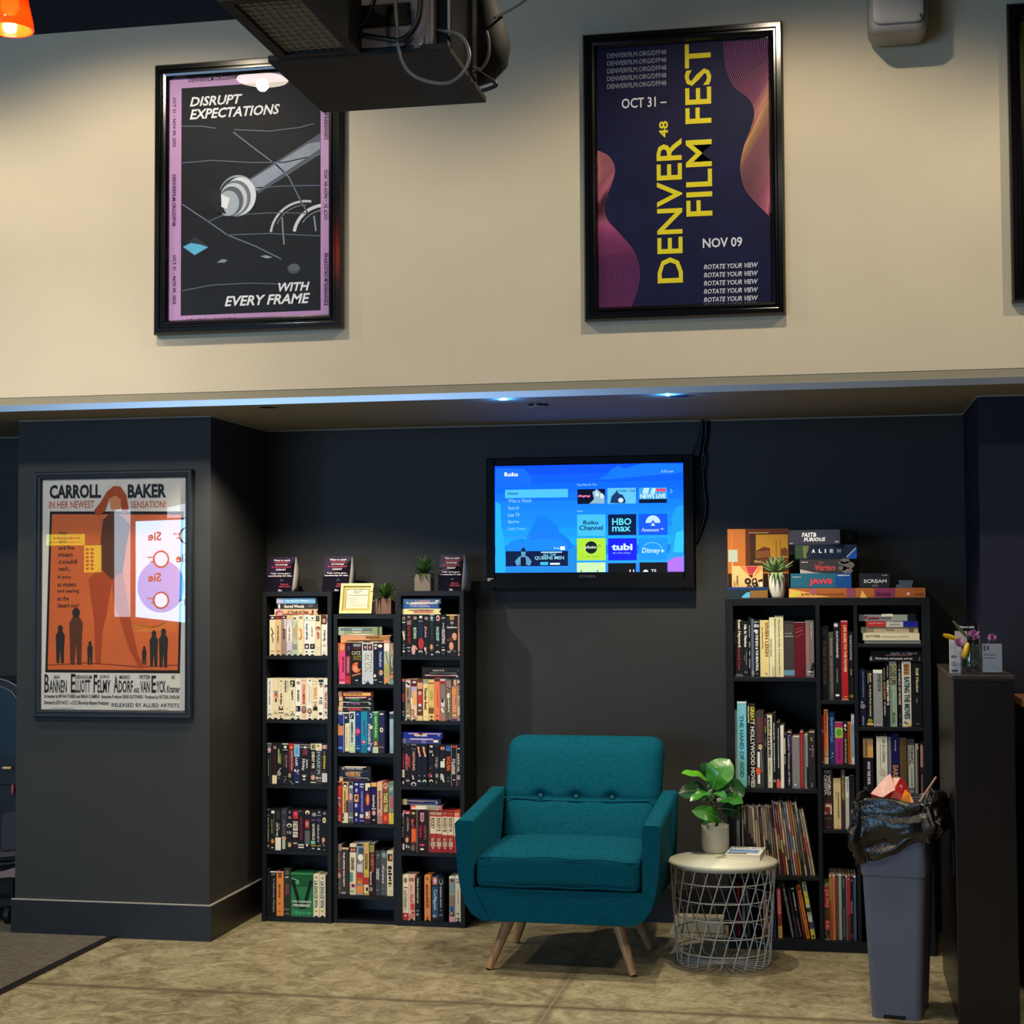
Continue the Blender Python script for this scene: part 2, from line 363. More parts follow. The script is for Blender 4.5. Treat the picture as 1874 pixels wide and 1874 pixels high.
# front window film and lit boards on the rear wall (seen mirrored in the glass of the framed poster)
YW = YR + 0.02; YV = 2 * (YP - 0.03) - YW
mat('window_film', '#8cc8f4', 0.6, emit=24.0); mat('film_white', '#cfe0f2', 0.6, emit=8.0); mat('film_cyan', '#2492dc', 0.6, emit=20.0)
mat('film_ink', '#20223a', 0.7); mat('lit_yellow', '#d8e02c', 0.5, emit=7.0); mat('board_ink', '#33340c', 0.7)
V = Fr((0, YW, 0), (-1, 0, 0), (0, 0, 1))
def vq(x, y):
    p = onY(0 + x / 3.1233, 740 + y / 3.1233, YV); return (-p.x, p.z)
def vr(x0, x1, y0, y1): a = vq(x0, (y0 + y1) / 2); c = vq(x1, (y0 + y1) / 2); e = vq((x0 + x1) / 2, y0); g = vq((x0 + x1) / 2, y1); return min(a[0], c[0]), max(a[0], c[0]), g[1], e[1]
wn = MB()
wn.poly(V, [vq(770, 668), vq(1250, 650), vq(1250, 1270), vq(770, 1215)], 'window_film', 0.0)
wn.poly(V, [vq(648, 600), vq(740, 600), vq(740, 1215), vq(648, 1215)], 'film_white', 0.0)
wn.poly(V, [vq(950, 590), vq(1250, 520), vq(1250, 640), vq(950, 650)], 'film_white', 0.0)
cx, cz = vq(915, 1040); r0 = abs(vq(1050, 1040)[0] - cx)
wn.ell(V, cx, cz, r0, r0 * 1.05, 'film_cyan', 0.003, 40)
for x, y in ((880, 755), (1040, 880), (880, 990), (1130, 1000)): wn.text(V, 'Sie', *vr(x - 38, x + 38, y - 28, y + 24), 'film_ink', 'h', 0.006)
for x, y in ((880, 885), (880, 1120), (1030, 750), (1060, 1130)):
    wn.text(V, 'Denver', *vr(x - 45, x + 5, y - 20, y - 4), 'film_ink', 'h', 0.006); wn.text(V, 'Film', *vr(x - 25, x + 5, y + 4, y + 20), 'film_ink', 'h', 0.006)
    wn.ell(V, *vq(x + 36, y), 0.10, 0.10, 'film_ink', 0.005, 20); wn.ell(V, *vq(x + 36, y), 0.08, 0.08, 'window_film', 0.006, 20)
struct(wn.build('window_1'))
b = MB(); a = vr(258, 475, 742, 806); b.box(-a[1], -a[0], YR, YW, a[2], a[3], 'lit_yellow'); b.scrib(V, *vr(300, 450, 758, 772), 'board_ink', 'h', 0.004); b.scrib(V, *vr(280, 460, 784, 792), 'board_ink', 'h', 0.004)
tag(b.build('menu_board'), 'long yellow lit menu board on the rear wall', 'sign')
b = MB(); a = vr(475, 570, 806, 960); b.box(-a[1], -a[0], YR, YW, a[2], a[3], 'lit_yellow')
for i in range(6):
    for x in (485, 512): b.rect(V, *vr(x, x + 18, 822 + i * 22, 836 + i * 22), 'board_ink', 0.004)
tag(b.build('menu_board'), 'square yellow lit menu board with black cells on the rear wall', 'sign')
# ceiling lights
mat('lamp_disc', '#fff1d8', 0.5, emit=25.0); mat('white_enamel', '#d8d5cc', 0.4, var=0.03)
def ceiling_light(x, y, label, deep=True):
    t = thing('ceiling_light', label, 'light', (x, y, ZC), group='round ceiling lights')
    MB().lathe([(0.128, -0.01), (0.128, -0.10), (0.14, -0.10), (0.14, 0)], 'black_satin', n=40, cap=False).build('housing', t)
    MB().lathe([(0.0001, -0.02 if deep else -0.098), (0.127, -0.02 if deep else -0.098)], 'lamp_disc', n=40, cap=False).build('diffuser', t)
for i, (x, y) in enumerate(WASH): ceiling_light(x, y, f'round black ceiling light near the cream wall, {ORD[i]} from left', i != 1)
for i, (x, y) in enumerate(ROW): ceiling_light(x, y, f'round black ceiling light over the open floor, {ORD[i]} from left')
for i, (x, y) in enumerate(DOWN):
    t = thing('recessed_downlight', 'small recessed downlight in the soffit ' + ('over the video racks', 'right of the television')[i], 'light', (x, y, ZS), group='recessed soffit downlights')
    MB().lathe([(0.040, -0.0015), (0.050, -0.003), (0.052, 0.0)], 'grey_soffit_paint', n=40, cap=False).build('trim_ring', t)
    MB().lathe([(0.0001, -0.001), (0.041, -0.001)], 'black_satin', n=32, cap=False).build('baffle', t)
p = onZ(985, 740, ZS); t = thing('sprinkler_cover', 'flat round sprinkler cover on the soffit in front of the television', 'sprinkler', (p.x, p.y, ZS))
MB().lathe([(0.0001, -0.012), (0.044, -0.012), (0.047, -0.010)], 'grey_soffit_paint', n=40, cap=False).build('plate', t); MB().lathe([(0.040, -0.010), (0.040, 0)], 'black_satin', n=32, cap=False).build('collar', t)
mat('led_blue', '#9cc8ff', .4, emit=4.0)
t = thing('added_poster_spot', 'small black ceiling spot added to brighten the pillar poster', 'light', (ADDED_PIN[0], ADDED_PIN[1], ZC))
MB().lathe([(.035, -.15), (.04, -.15), (.04, -.02), (.02, -.015), (.02, 0)], 'black_satin', n=28, cap=False).build('can', t)  # can for the added poster spot
for i, (u, v) in enumerate(((922, 730), (1223, 723))):
    p = onZ(u, v, ZS); t = thing('led_lamp', f'tiny blue white lamp under the soffit edge, {("left", "right")[i]} of the pair', 'light', (p.x, YF + .018, ZS), group='tiny lamps under the soffit edge')
    MB().box(-.016 if i == 0 else -.007, .016 if i == 0 else .007, -.004, .004, -.007, -.0005, 'led_blue').build('emitter', t)
    d = bpy.data.lights.new('led_glow', 'POINT'); d.energy = 1.2; d.color = (.05, .3, 1.0); d.shadow_soft_size = .004; o = bpy.data.objects.new('led_glow', d); COL.objects.link(o); o.location = (p.x, YF + .03, ZS - .022)
# ---------------------------------------------------------------- framed posters on the upper wall
glass('pane', .035); glass('pane_strong', .07)
def framed(label, x0, x1, z0, z1, yw, bar, dep, prt, mf, glassy, gl=0.006, loc_y=None):
    """frame + print + pane, hung on the wall plane yw; prt(mb, fr, w, h) draws the print in local metres"""
    cx, cz = (x0 + x1) / 2, (z0 + z1) / 2; w, h = x1 - x0, z1 - z0
    t = thing('framed_poster', label, 'poster', (cx, yw, cz))
    b = MB(); o = FRONT(0, 0, 0)
    prof = [(0, 0), (0, dep * .75), (bar * .12, dep), (bar * .42, dep), (bar * .5, dep * .82), (bar * .62, dep * .82), (bar * .7, dep * .95), (bar * .86, dep * .9), (bar, dep * .55), (bar, 0)]
    rings = []
    for ins, d in prof: rings.append([(-w / 2 + ins, -d, -h / 2 + ins), (w / 2 - ins, -d, -h / 2 + ins), (w / 2 - ins, -d, h / 2 - ins), (-w / 2 + ins, -d, h / 2 - ins)])
    b.grid(rings, mf, False, True); b.build('frame', t)
    p = MB(); fr = FRONT(0, -dep * .35, 0); prt(p, fr, w - 2 * bar, h - 2 * bar); p.build('print', t)
    g = MB(); u, v = w / 2 - bar + .001, h / 2 - bar + .001; g.rect(FRONT(0, -dep * .35 - gl, 0), -u, u, -v, v, glassy, 0); g.build('glass', t)
    return t
mat('lilac', '#b98bc0', 0.5, var=0.05, scale=3); mat('print_night', '#12161e', 0.6, spec=.2, var=0.25, scale=6); mat('print_navy', '#0a0d3a', 0.6, spec=.2, var=0.3, scale=9)
mat('beam_grey', '#8c98ac', 0.6, var=0.2, scale=8)
LX = (onY(288, 380, YF).x, onY(630, 380, YF).x, onY(455, 609, YF).z, onY(460, 112, YF).z)
LC = ((LX[0] + LX[1]) / 2, (LX[2] + LX[3]) / 2)
def left_print(b, fr, w, h):
    q = Q(0, 0, 2.8394, YF - 0.02, (LC[0], 0, LC[1])); u, v = w / 2, h / 2
    b.rect(fr, -u - .01, u + .01, -v - .01, v + .01, 'lilac', 0)
    i = q(937, 1630)[0], q(1664, 1000)[0], q(1300, 1625)[1], q(1200, 440)[1]
    b.rect(fr, *i, 'print_night', .0006)
    def L(pts, wd, k, d=.0012): b.line(fr, [q(*p) for p in pts], wd, k, d)
    b.poly(fr, [q(1290, 930), q(1664, 690), q(1664, 800), q(1340, 1005)], '#4d5768', .0009)
    b.poly(fr, [q(1290, 940), q(1600, 745), q(1660, 735), q(1664, 770), q(1335, 990)], 'beam_grey', .0012)
    for pts in ([(945, 655), (1050, 655), (1120, 665)], [(1215, 672), (1400, 680), (1560, 660), (1630, 640)], [(945, 845), (1100, 832), (1300, 843), (1480, 842), (1664, 800)], [(1330, 975), (1480, 965), (1664, 962)],
                [(1080, 1150), (1150, 1120), (1400, 1105), (1600, 1106)], [(1170, 1220), (1400, 1212), (1664, 1225)], [(945, 1510), (1100, 1480), (1300, 1470), (1600, 1480)]): L(pts, .004, '#5d6a80')
    for pts in ([(1210, 685), (1320, 770), (1440, 860), (1500, 920), (1560, 1040), (1600, 1110)], [(945, 1060), (1080, 1150), (1180, 1220), (1330, 1280), (1460, 1345)]): L(pts, .005, '#6d7890')
    for k, (x, y, rx, ry, c) in enumerate([(1232, 1016, 98, 108, '#9aa4b2'), (1225, 1020, 90, 100, '#2b323d'), (1245, 1018, 84, 98, '#dfe4ee'), (1222, 1028, 80, 92, '#6c7888'), (1212, 1034, 72, 84, '#c6ced8'), (1200, 1044, 64, 76, '#59636f'), (1186, 1056, 56, 66, '#aab6c2')]):
        c0 = q(x, y); r = q(x + rx, y)[0] - c0[0]; s = c0[1] - q(x, y + ry)[1]; b.ell(fr, c0[0], c0[1], r, s, c, .0015 + .0003 * k, 32)
    b.poly(fr, [q(1090, 985), q(1145, 985), q(1150, 1060), q(1175, 1110), q(1120, 1105), q(1085, 1050)], '#141820', .0042)
    b.poly(fr, [q(1150, 1010), q(1195, 1030), q(1180, 1085), q(1150, 1075)], '#e8ecf2', .0045)
    def arc(cx, cy, r, a0, a1, wd, k): L([(cx + r * math.cos(math.radians(a)), cy - r * math.sin(math.radians(a))) for a in range(a0, a1 + 1, 6)], wd, k)
    arc(1590, 1230, 186, 82, 172, .010, '#c3c9d4'); arc(1590, 1230, 166, 90, 160, .003, '#8a93a0'); arc(1690, 1230, 165, 98, 172, .014, '#d6dae2'); arc(1690, 1230, 140, 100, 150, .004, '#8a93a0')
    L([(1465, 1130), (1468, 1190), (1475, 1270)], .006, '#8d95a2'); L([(1630, 1120), (1640, 1200)], .006, '#9aa2ae')
    b.poly(fr, [q(945, 1285), q(1010, 1230), q(1085, 1280), q(1010, 1328)], '#2c333d', .0012); b.poly(fr, [q(950, 1282), q(990, 1262), q(1040, 1270), q(1080, 1284), q(1010, 1325)], '#5fb8e0', .0016)
    b.poly(fr, [q(1125, 1364), q(1150, 1346), q(1182, 1350), q(1165, 1364)], '#8b95a2', .0012); b.poly(fr, [q(1350, 1330), q(1380, 1325), q(1415, 1336), q(1385, 1342)], '#9ba3ad', .0012)
    c0 = q(1525, 1395); b.ell(fr, c0[0], c0[1], .028, .021, '#4a5058', .0012); b.ell(fr, c0[0], c0[1] + .004, .022, .014, '#5d646c', .0015)
    T = lambda s, x0, x1, y0, y1, k='#e9ebf0', **a: b.text(fr, s, *q.r(x0, x1, y0, y1), k, **a)
    T('DISRUPT', 985, 1258, 495, 545, ital=1, d=.002); T('EXPECTATIONS', 985, 1453, 553, 606, ital=1, d=.002)
    T('WITH', 1445, 1608, 1466, 1512, ital=1, d=.002); T('EVERY FRAME', 1166, 1610, 1530, 1583, ital=1, d=.002)
    K = '#3c1440'; dt, ur = 'OCT 31 – NOV 09, 2025', 'DENVERFILM.ORG/DFF48'
    T(ur, 978, 1236, 396, 418, K, bold=.6); T(ur, 968, 1226, 1652, 1674, K, bold=.6); T(dt, 1362, 1612, 1644, 1664, K, bold=.6)
    for s, y0, y1 in ((dt, 505, 762), (ur, 906, 1174), (dt, 1324, 1580)): T(s, 893, 912, y0, y1, K, rot='d', bold=.6)
    for s, y0, y1 in ((ur, 440, 722), (dt, 880, 1140), (ur, 1314, 1584)): T(s, 1683, 1703, y0, y1, K, rot='u', bold=.6)
framed('black framed film poster with lilac border and projector lens picture, left of the projector', LX[0], LX[1], LX[2], LX[3], YF - .0005, .060, .042, left_print, 'black_gloss', 'pane')
RX = (onY(1070, 330, YF).x, onY(1435, 310, YF).x, onY(1255, 584, YF).z, onY(1250, 56, YF).z)
RC = ((RX[0] + RX[1]) / 2, (RX[2] + RX[3]) / 2)
def right_print(b, fr, w, h):
    q = Q(1040, 20, 3.1227, YF - 0.02, (RC[0], 0, RC[1])); u, v = w / 2, h / 2
    b.rect(fr, -u - .01, u + .01, -v - .01, v + .01, 'print_navy', 0)
    def lerp(a, c, t): return a + (c - a) * t
    def smooth(pts, n=44):
        out = []; P = [pts[0]] + pts + [pts[-1]]
        for i in range(1, len(P) - 2):
            for k in range(n // (len(pts) - 1)):
                t = k / (n // (len(pts) - 1)); p0, p1, p2, p3 = P[i - 1], P[i], P[i + 1], P[i + 2]
                out.append(tuple(.5 * (2 * p1[j] + (p2[j] - p0[j]) * t + (2 * p0[j] - 5 * p1[j] + 4 * p2[j] - p3[j]) * t * t + (3 * p1[j] - p0[j] - 3 * p2[j] + p3[j]) * t ** 3) for j in (0, 1)))
        return out + [pts[-1]]
    cols = ['#a04a86', '#b05a80', '#c07a72', '#cc9468', '#c27a78', '#c06a80']
    A = smooth([(888, 175), (905, 330), (950, 430), (1035, 500), (1065, 580), (1040, 680), (1000, 790), (985, 900), (1010, 1010), (1080, 1100), (1165, 1185)])
    B = smooth([(1160, 155), (1165, 200), (1168, 250), (1168, 300), (1168, 350), (1168, 400), (1168, 450), (1168, 520), (1168, 700), (1168, 900), (1168, 1180)])
    n = 26
    for i in range(n):
        t = i / n; pts = [(lerp(a[0], c[0], t), lerp(a[1], c[1], t * .85)) for a, c in zip(A, B)]
        for j in range(len(pts) - 1): b.line(fr, [q(*pts[j]), q(*pts[j + 1])], .0019, cols[min(5, int(j / len(pts) * 6))], .0009)
    A = smooth([(165, 797), (230, 830), (265, 900), (245, 990), (205, 1100), (220, 1190), (290, 1270), (370, 1370), (405, 1480), (390, 1600), (350, 1705)])
    B = smooth([(165, 900), (165, 960), (165, 1010), (165, 1060), (165, 1120), (167, 1200), (167, 1300), (168, 1400), (170, 1500), (170, 1600), (170, 1708)])
    for i in range(n):
        t = i / n; pts = [(lerp(a[0], c[0], t), lerp(a[1], c[1], t)) for a, c in zip(A, B)]
        for j in range(len(pts) - 1): b.line(fr, [q(*pts[j]), q(*pts[j + 1])], .0019, ['#c0767a', '#b46274', '#b06078', '#a84c7c', '#9c3c78', '#943a74'][min(5, int(j / len(pts) * 6))], .0009)
    T = lambda s, x0, x1, y0, y1, k='#dcdde6', **a: b.text(fr, s, *q.r(x0, x1, y0, y1), k, **a)
    for i in range(5):
        T('DENVERFILM.ORG/DFF48', 221, 560, 230 + i * 44, 258 + i * 44, '#8f93a6', bold=.6); T('ROTATE YOUR VIEW', 774, 1085, 1442 + i * 47, 1470 + i * 47, '#d0d2dc', ital=1, bold=.8)
    T('OCT 31 –', 304, 560, 492, 550, bold=.6); T('NOV 09', 768, 994, 1294, 1350, bold=.8)
    T('DENVER', 507, 652, 728, 1554, '#e2d326', rot='u', d=.002, bold=.5); T('FILM FEST', 668, 820, 185, 1172, '#e2d326', rot='u', d=.002, bold=.5); T('48', 518, 570, 628, 722, '#e2d326', rot='u', d=.002, bold=1)
framed('black framed navy festival poster with tall yellow lettering and pink wave lines', RX[0], RX[1], RX[2], RX[3], YF - .0005, .055, .042, right_print, 'black_gloss', 'pane')
EX = onY(1846, 300, YF).x
def edge_print(b, fr, w, h): b.rect(fr, -w / 2 - .01, w / 2 + .01, -h / 2 - .01, h / 2 + .01, '#b0a030', 0); b.rect(fr, -w / 2, w / 2, -h / 2, -h / 2 + .03, '#d8b878', .001); b.rect(fr, -w / 2 + .05, w / 2 - .05, -h / 2 + .1, h / 2 - .08, '#8a7c20', .001)
framed('black framed yellow poster cut off by the right edge of the photo', EX, EX + .81, onY(1850, 556, YF).z, onY(1850, 12, YF).z, YF - .0005, .062, .042, edge_print, 'black_gloss', 'pane')
# orange poster on the pillar
mat('poster_orange', '#c25a14', 0.55, var=0.10, scale=5); mat('poster_paper', '#c9c6be', 0.55, var=0.03); mat('slate_frame', '#0d1722', 0.55, var=0.05)
BX = (onY(66, 1090, YP).x, onY(355, 1090, YP).x, onY(204, 1313, YP).z, onY(217, 862, YP).z); BC = ((BX[0] + BX[1]) / 2, (BX[2] + BX[3]) / 2)
def baker_print(b, fr, w, h):
    q = Q(0, 740, 3.1233, YP - 0.012, (BC[0], 0, BC[1])); u, v = w / 2, h / 2
    b.rect(fr, -u - .01, u + .01, -v - .01, v + .01, 'poster_paper', 0)
    T = lambda s, x0, x1, y0, y1, k='#1c1e22', **a: b.text(fr, s, *q.r(x0, x1, y0, y1), k, **a)
    P = lambda pts, k, d=.0012: b.poly(fr, [q(*p) for p in pts], k, d)
    P([(285, 612), (1050, 612), (1028, 1538), (258, 1532)], '#1c1512', .0005); P([(297, 628), (1036, 630), (1016, 1520), (272, 1516)], 'poster_orange', .0008)
    T('CARROLL', 283, 578, 458, 538, bold=1.6); T('BAKER', 730, 950, 455, 534, bold=1.6); T('IN HER NEWEST', 281, 538, 552, 594, '#b5583a', bold=.5); T('SENSATION!', 748, 948, 552, 592, '#b5583a', bold=.5)
    # plain standing figure in place of the painted one
    R, D, E2 = '#a04420', '#57301f', '#2c2622'
    P([(610, 500), (650, 466), (690, 470), (722, 520), (735, 600), (700, 640), (690, 560), (660, 520), (625, 540), (600, 610), (560, 640), (535, 610), (575, 560)], R, .0016)
    P([(625, 540), (660, 520), (692, 545), (690, 590), (660, 612), (632, 595)], '#c88258', .0018)
    P([(590, 660), (640, 610), (700, 640), (745, 690), (725, 800), (700, 960), (640, 1000), (580, 940), (575, 780)], D, .0020)
    P([(580, 930), (640, 1000), (610, 1200), (585, 1300), (575, 1480), (545, 1480), (540, 1240), (520, 1100), (505, 1000)], R, .0018)
    P([(640, 1000), (700, 950), (725, 1100), (760, 1300), (790, 1440), (830, 1500), (800, 1510), (740, 1400), (690, 1240), (650, 1120)], R, .0018)
    for x, y, s in ((435, 1190, 1.5), (345, 1280, 1.0), (515, 1365, .62), (880, 1310, .95), (935, 1300, 1.02), (825, 1390, .5)):
        P([(x - 26 * s, y + 40 * s), (x, y - 6 * s), (x + 26 * s, y + 40 * s), (x + 22 * s, y + 110 * s), (x + 20 * s, y + 200 * s), (x + 4 * s, y + 200 * s), (x, y + 120 * s), (x - 6 * s, y + 200 * s), (x - 22 * s, y + 198 * s), (x - 24 * s, y + 110 * s)], E2 if s < 1.2 else D, .0014)
        c = q(x, y); r = q(x + 15 * s, y)[0] - c[0]; b.ell(fr, c[0], c[1], r, r * 1.15, E2, .0017, 14)
    b.line(fr, [q(275, 1490), q(500, 1478), q(800, 1500), q(1015, 1490)], .004, '#7c2f14', .0012)
    for k in range(9): b.line(fr, [q(650 + k * 14, 1180 + k * 12), q(760 + k * 20, 1300 - k * 4), q(1010, 1290 - k * 12)], .0018, '#dc8a30', .0011)
    for i, (s, x1) in enumerate((('Only', 385), ('one', 380), ('and five', 425), ('men', 415), ('could', 440), ('reach...', 405))): T(s, 335, x1, (726 if i in (0, 2, 4, 5) else 733) + i * 40, 752 + i * 40, bold=.8)
    for i, (s, x1) in enumerate((('A story', 406), ('as violent', 436), ('and searing', 452), ('as the', 394), ('desert sun!', 450))): T(s, 328, x1, 976 + i * 40, 1002 + i * 40, bold=.8)
    for s, x0, x1 in (('IAN', 308, 340), ('DENHOLM', 430, 524), ('JORG', 570, 624), ('MARIO', 683, 744), ('PETER', 798, 860), ('AS', 978, 1000)): T(s, x0, x1, 1548, 1570, bold=.5)
    for s, x0, x1, y0 in (('B', 254, 280, 1542), ('ANNEN', 282, 382, 1575), ('E', 405, 430, 1540), ('LLIOTT', 432, 516, 1575), ('F', 535, 556, 1545), ('ELMY', 558, 632, 1575), ('A', 650, 676, 1548), ('DORF', 678, 760, 1578), ('AND', 764, 796, 1620), ('VAN', 802, 856, 1580), ('E', 866, 892, 1550), ('YCK', 894, 948, 1580), ('Kramer', 955, 1028, 1606)): T(s, x0, x1, y0, 1648, bold=.6)
    T('Screenplay by BRYAN FORBES and BRIAN CLEMENS · Executive Producer GENE GUTOWSKI · Produced by VICTOR LYNDON', 252, 1026, 1660, 1686, bold=.8)
    T('Directed by SETH HOLT · a CCC Films-Artur Brauner Production', 252, 622, 1694, 1722, bold=.8); T('RELEASED BY ALLIED ARTISTS', 638, 1024, 1708, 1730, bold=.3)
    b.scrib(fr, *q.r(295, 420, 1734, 1740), '#77746c'); b.scrib(fr, *q.r(855, 960, 1742, 1748), '#77746c')
framed('slate framed vintage orange poster hanging on the dark pillar', BX[0], BX[1], BX[2], BX[3], YP - .0005, .034, .03, baker_print, 'slate_frame', 'pane_strong')
# ---------------------------------------------------------------- television
mat('tv_black', '#040405', 0.5, spec=.12, var=0.1, scale=10); mat('tv_sticker', '#c9ccd0', 0.5)
TY = 7.325; TX = (onY(890, 960, TY).x, onY(1270, 955, TY).x, onY(1080, 1080, TY).z, onY(1080, 835, TY).z)
tv = thing('television', 'black flat screen television mounted on the dark wall', 'television', ((TX[0] + TX[1]) / 2, TY, TX[2]))
O = Vector((tv.location.x, 0, tv.location.z)); q = Q(860, 780, 3.904, TY, O); fr = FRONT()
w2 = (TX[1] - TX[0]) / 2; hh = TX[3] - TX[2]; s0 = q(175, 1045); s1 = q(1528, 270); SX0, SX1 = q(175, 660)[0], q(1526, 650)[0]; SZ0, SZ1 = q(850, 1043)[1], q(850, 272)[1]
b = MB()
b.box(-w2, SX0, 0, .06, 0, hh, 'tv_black'); b.box(SX1, w2, 0, .06, 0, hh, 'tv_black'); b.box(SX0, SX1, 0, .06, SZ1, hh, 'tv_black'); b.box(SX0, SX1, 0, .06, 0, SZ0, 'tv_black')
b.box(-w2, w2, .03, .075, 0, hh, 'tv_black'); b.build('bezel', tv, bevel=.004)
MB().box(-.2, .2, .075, .1045, .12, .45, 'black_satin').build('wall_bracket', tv)
MB().prism(FRONT(0, -.006, 0), [(-w2 + .015, .012), (w2 - .015, .012), (w2 - .02, .052), (-w2 + .02, .052)], .006, 'tv_black').build('speaker_bar', tv, bevel=.003)
MB().text(FRONT(0, -.0005, 0), 'DYNEX', *q.r(783, 902, 1064, 1082), '#4a4d54', bold=1.2).build('maker_lettering', tv)
MB().rect(FRONT(0, -.0005, 0), *q.r(126, 167, 1087, 1106), 'tv_sticker').scrib(FRONT(0, -.0008, 0), *q.r(131, 162, 1093, 1101), '#6a6a70').build('sticker', tv)
sf = FRONT(0, .012, 0); b = MB()
def R(x0, x1, y0, y1, k, d=.001): b.rect(sf, *q.r(x0, x1, y0, y1), k, d)
def T(s, x0, x1, y0, y1, k, **a): b.text(sf, s, *q.r(x0, x1, y0, y1), k, **{'d': .0035, 'bold': .5, **a})
def P(pts, k, d=.001): b.poly(sf, [q(*p) for p in pts], k, d)
bands = ['*0436e6', '*053ee8', '*0546ea', '*074eea', '*0a58ea', '*0b5ce8', '*0a60e6', '*0b6ae4', '*0d72e2', '*0e78e0', '*1470d8', '*1a60d6']
for i, k in enumerate(bands):
    z0 = SZ1 + (SZ0 - SZ1) * i / 12; z1 = SZ1 + (SZ0 - SZ1) * (i + 1) / 12; b.rect(sf, SX0, SX1, z1, z0, k, 0)
P([(910, 380), (980, 345), (1000, 310), (1060, 280), (1100, 300), (1240, 262), (1520, 268), (1520, 330), (1200, 360), (1000, 378)], '*0950ee', .0006)
P([(180, 300), (380, 300), (440, 370), (430, 420), (500, 430), (180, 440)], '*0a48ea', .0005)
P([(180, 540), (215, 560), (220, 700), (235, 790), (250, 900), (250, 1045), (180, 1045)], '*22b2ea', .0006)
P([(250, 860), (300, 815), (370, 800), (440, 820), (520, 800), (620, 810), (690, 840), (700, 890), (250, 890)], '*0c5cdc', .0006)
P([(480, 640), (560, 660), (610, 700), (640, 760), (700, 800), (740, 860), (500, 850), (400, 800)], '*0b54e0', .0005)
P([(1440, 640), (1470, 580), (1500, 560), (1524, 570), (1524, 1040), (1440, 1040), (1420, 900), (1450, 800)], '*1c9ee8', .0006); P([(1470, 760), (1524, 740), (1524, 900), (1450, 900)], '*2ec4f2', .0008)
P([(1410, 965), (1450, 940), (1524, 930), (1526, 1042), (1410, 1042)], '*7a4ee0', .001); P([(700, 880), (760, 850), (760, 1042), (250, 1042), (250, 1010), (700, 1010)], '*1e8ae0', .0006)
T('Roku', 244, 340, 328, 358, '*eaf4ff', bold=1.5); T('5:52 pm', 1365, 1452, 312, 334, '*a8d4f4', bold=.3)
R(248, 698, 450, 510, '*4cc0f4', .0016); T('Home', 270, 340, 468, 490, '*0a3c70', bold=.4)
for i, (s, x1) in enumerate((('What to Watch', 436), ('Search', 348), ('Live TV', 354), ('Sports', 348), ('Daily Trivia', 390), ('Featured Free', 440))): T(s, 270, x1, 518 + i * 51, 544 + i * 51, ['*8ccef4', '*8ccef4', '*9cd8f8', '*9cd8f8', '*80c4f0', '*3a8ae0'][i], bold=.3)
R(252, 698, 892, 1000, '*071a44', .0012); T('ALL THE', 520, 612, 908, 926, '*7ad0f4'); T('QUEENS MEN', 460, 670, 928, 956, '*9ae0fa', bold=.6); R(500, 556, 970, 992, '*3ac0f0', .002); R(570, 640, 976, 990, '*d8f0fa', .002); R(505, 655, 896, 904, '*bfe4f6', .002)
P([(318, 965), (345, 935), (366, 925), (362, 900), (380, 882), (396, 900), (392, 925), (415, 935), (438, 965), (425, 998), (405, 990), (412, 968), (400, 998), (355, 998), (345, 970), (350, 994), (332, 998)], '*5a9cc8', .0018); P([(360, 935), (395, 935), (400, 998), (358, 998)], '*0a1230', .0022); P([(362, 882), (380, 862), (396, 884), (392, 896), (366, 896)], '*101c34', .0022)
T('Free', 598, 635, 862, 878, '*b8e4fa', bold=.4); R(642, 676, 858, 884, '*e8f6ff', .0016)
T('Top Picks for You', 762, 902, 410, 428, '*a0d8fa', bold=.3); T('Apps', 764, 802, 600, 614, '*a0d8fa', bold=.3)
R(765, 963, 448, 554, '*060c26', .0012); P([(872, 470), (905, 448), (930, 470), (960, 500), (960, 552), (850, 552), (885, 520)], '*8cb4cc', .0016); P([(890, 480), (905, 462), (920, 482), (916, 500), (896, 500)], '*cfe2ea', .002); P([(925, 490), (940, 476), (956, 492), (950, 514), (930, 514)], '*cfe2ea', .002); T('Singing', 770, 858, 490, 508, '*f06a9c', ital=1, bold=.6)
R(980, 1184, 440, 552, '*62c2ee', .0012); P([(1000, 548), (1010, 500), (1040, 470), (1046, 452), (1060, 480), (1090, 490), (1110, 530), (1106, 550)], '*163a6a', .0016); T('breakfast', 1060, 1122, 450, 468, '*123a78', bold=.4); T('Club', 1136, 1180, 450, 468, '*123a78', bold=.4); b.ell(sf, *q(1076, 528), .012, .011, '*cfe8f2', .002, 14)
R(1206, 1406, 438, 548, '*3aa6e0', .0012); R(1206, 1406, 520, 548, '*07142e', .0016); P([(1240, 440), (1280, 440), (1270, 480), (1230, 480)], '*b8e2f4', .0014); P([(1300, 440), (1326, 440), (1320, 480), (1286, 480)], '*b8e2f4', .0014); T('NEWS LIVE', 1216, 1396, 482, 514, '*e6f4fa', bold=.8); R(1330, 1398, 444, 466, '*e04a78', .002)
b.line(sf, [q(1430, 446), q(1444, 462), q(1430, 480)], .002, '*a8dcfa', .0016)
R(764, 966, 630, 784, '*44bdee', .0012); T('Roku', 808, 914, 672, 702, '*07285c', bold=.8); T('Channel', 778, 948, 708, 742, '*07285c', bold=.8)
R(985, 1186, 628, 778, '*061a46', .0012); T('HBO', 1014, 1152, 656, 706, '*62dcf2', bold=1); T('max', 1014, 1146, 716, 752, '*62dcf2', bold=.9)
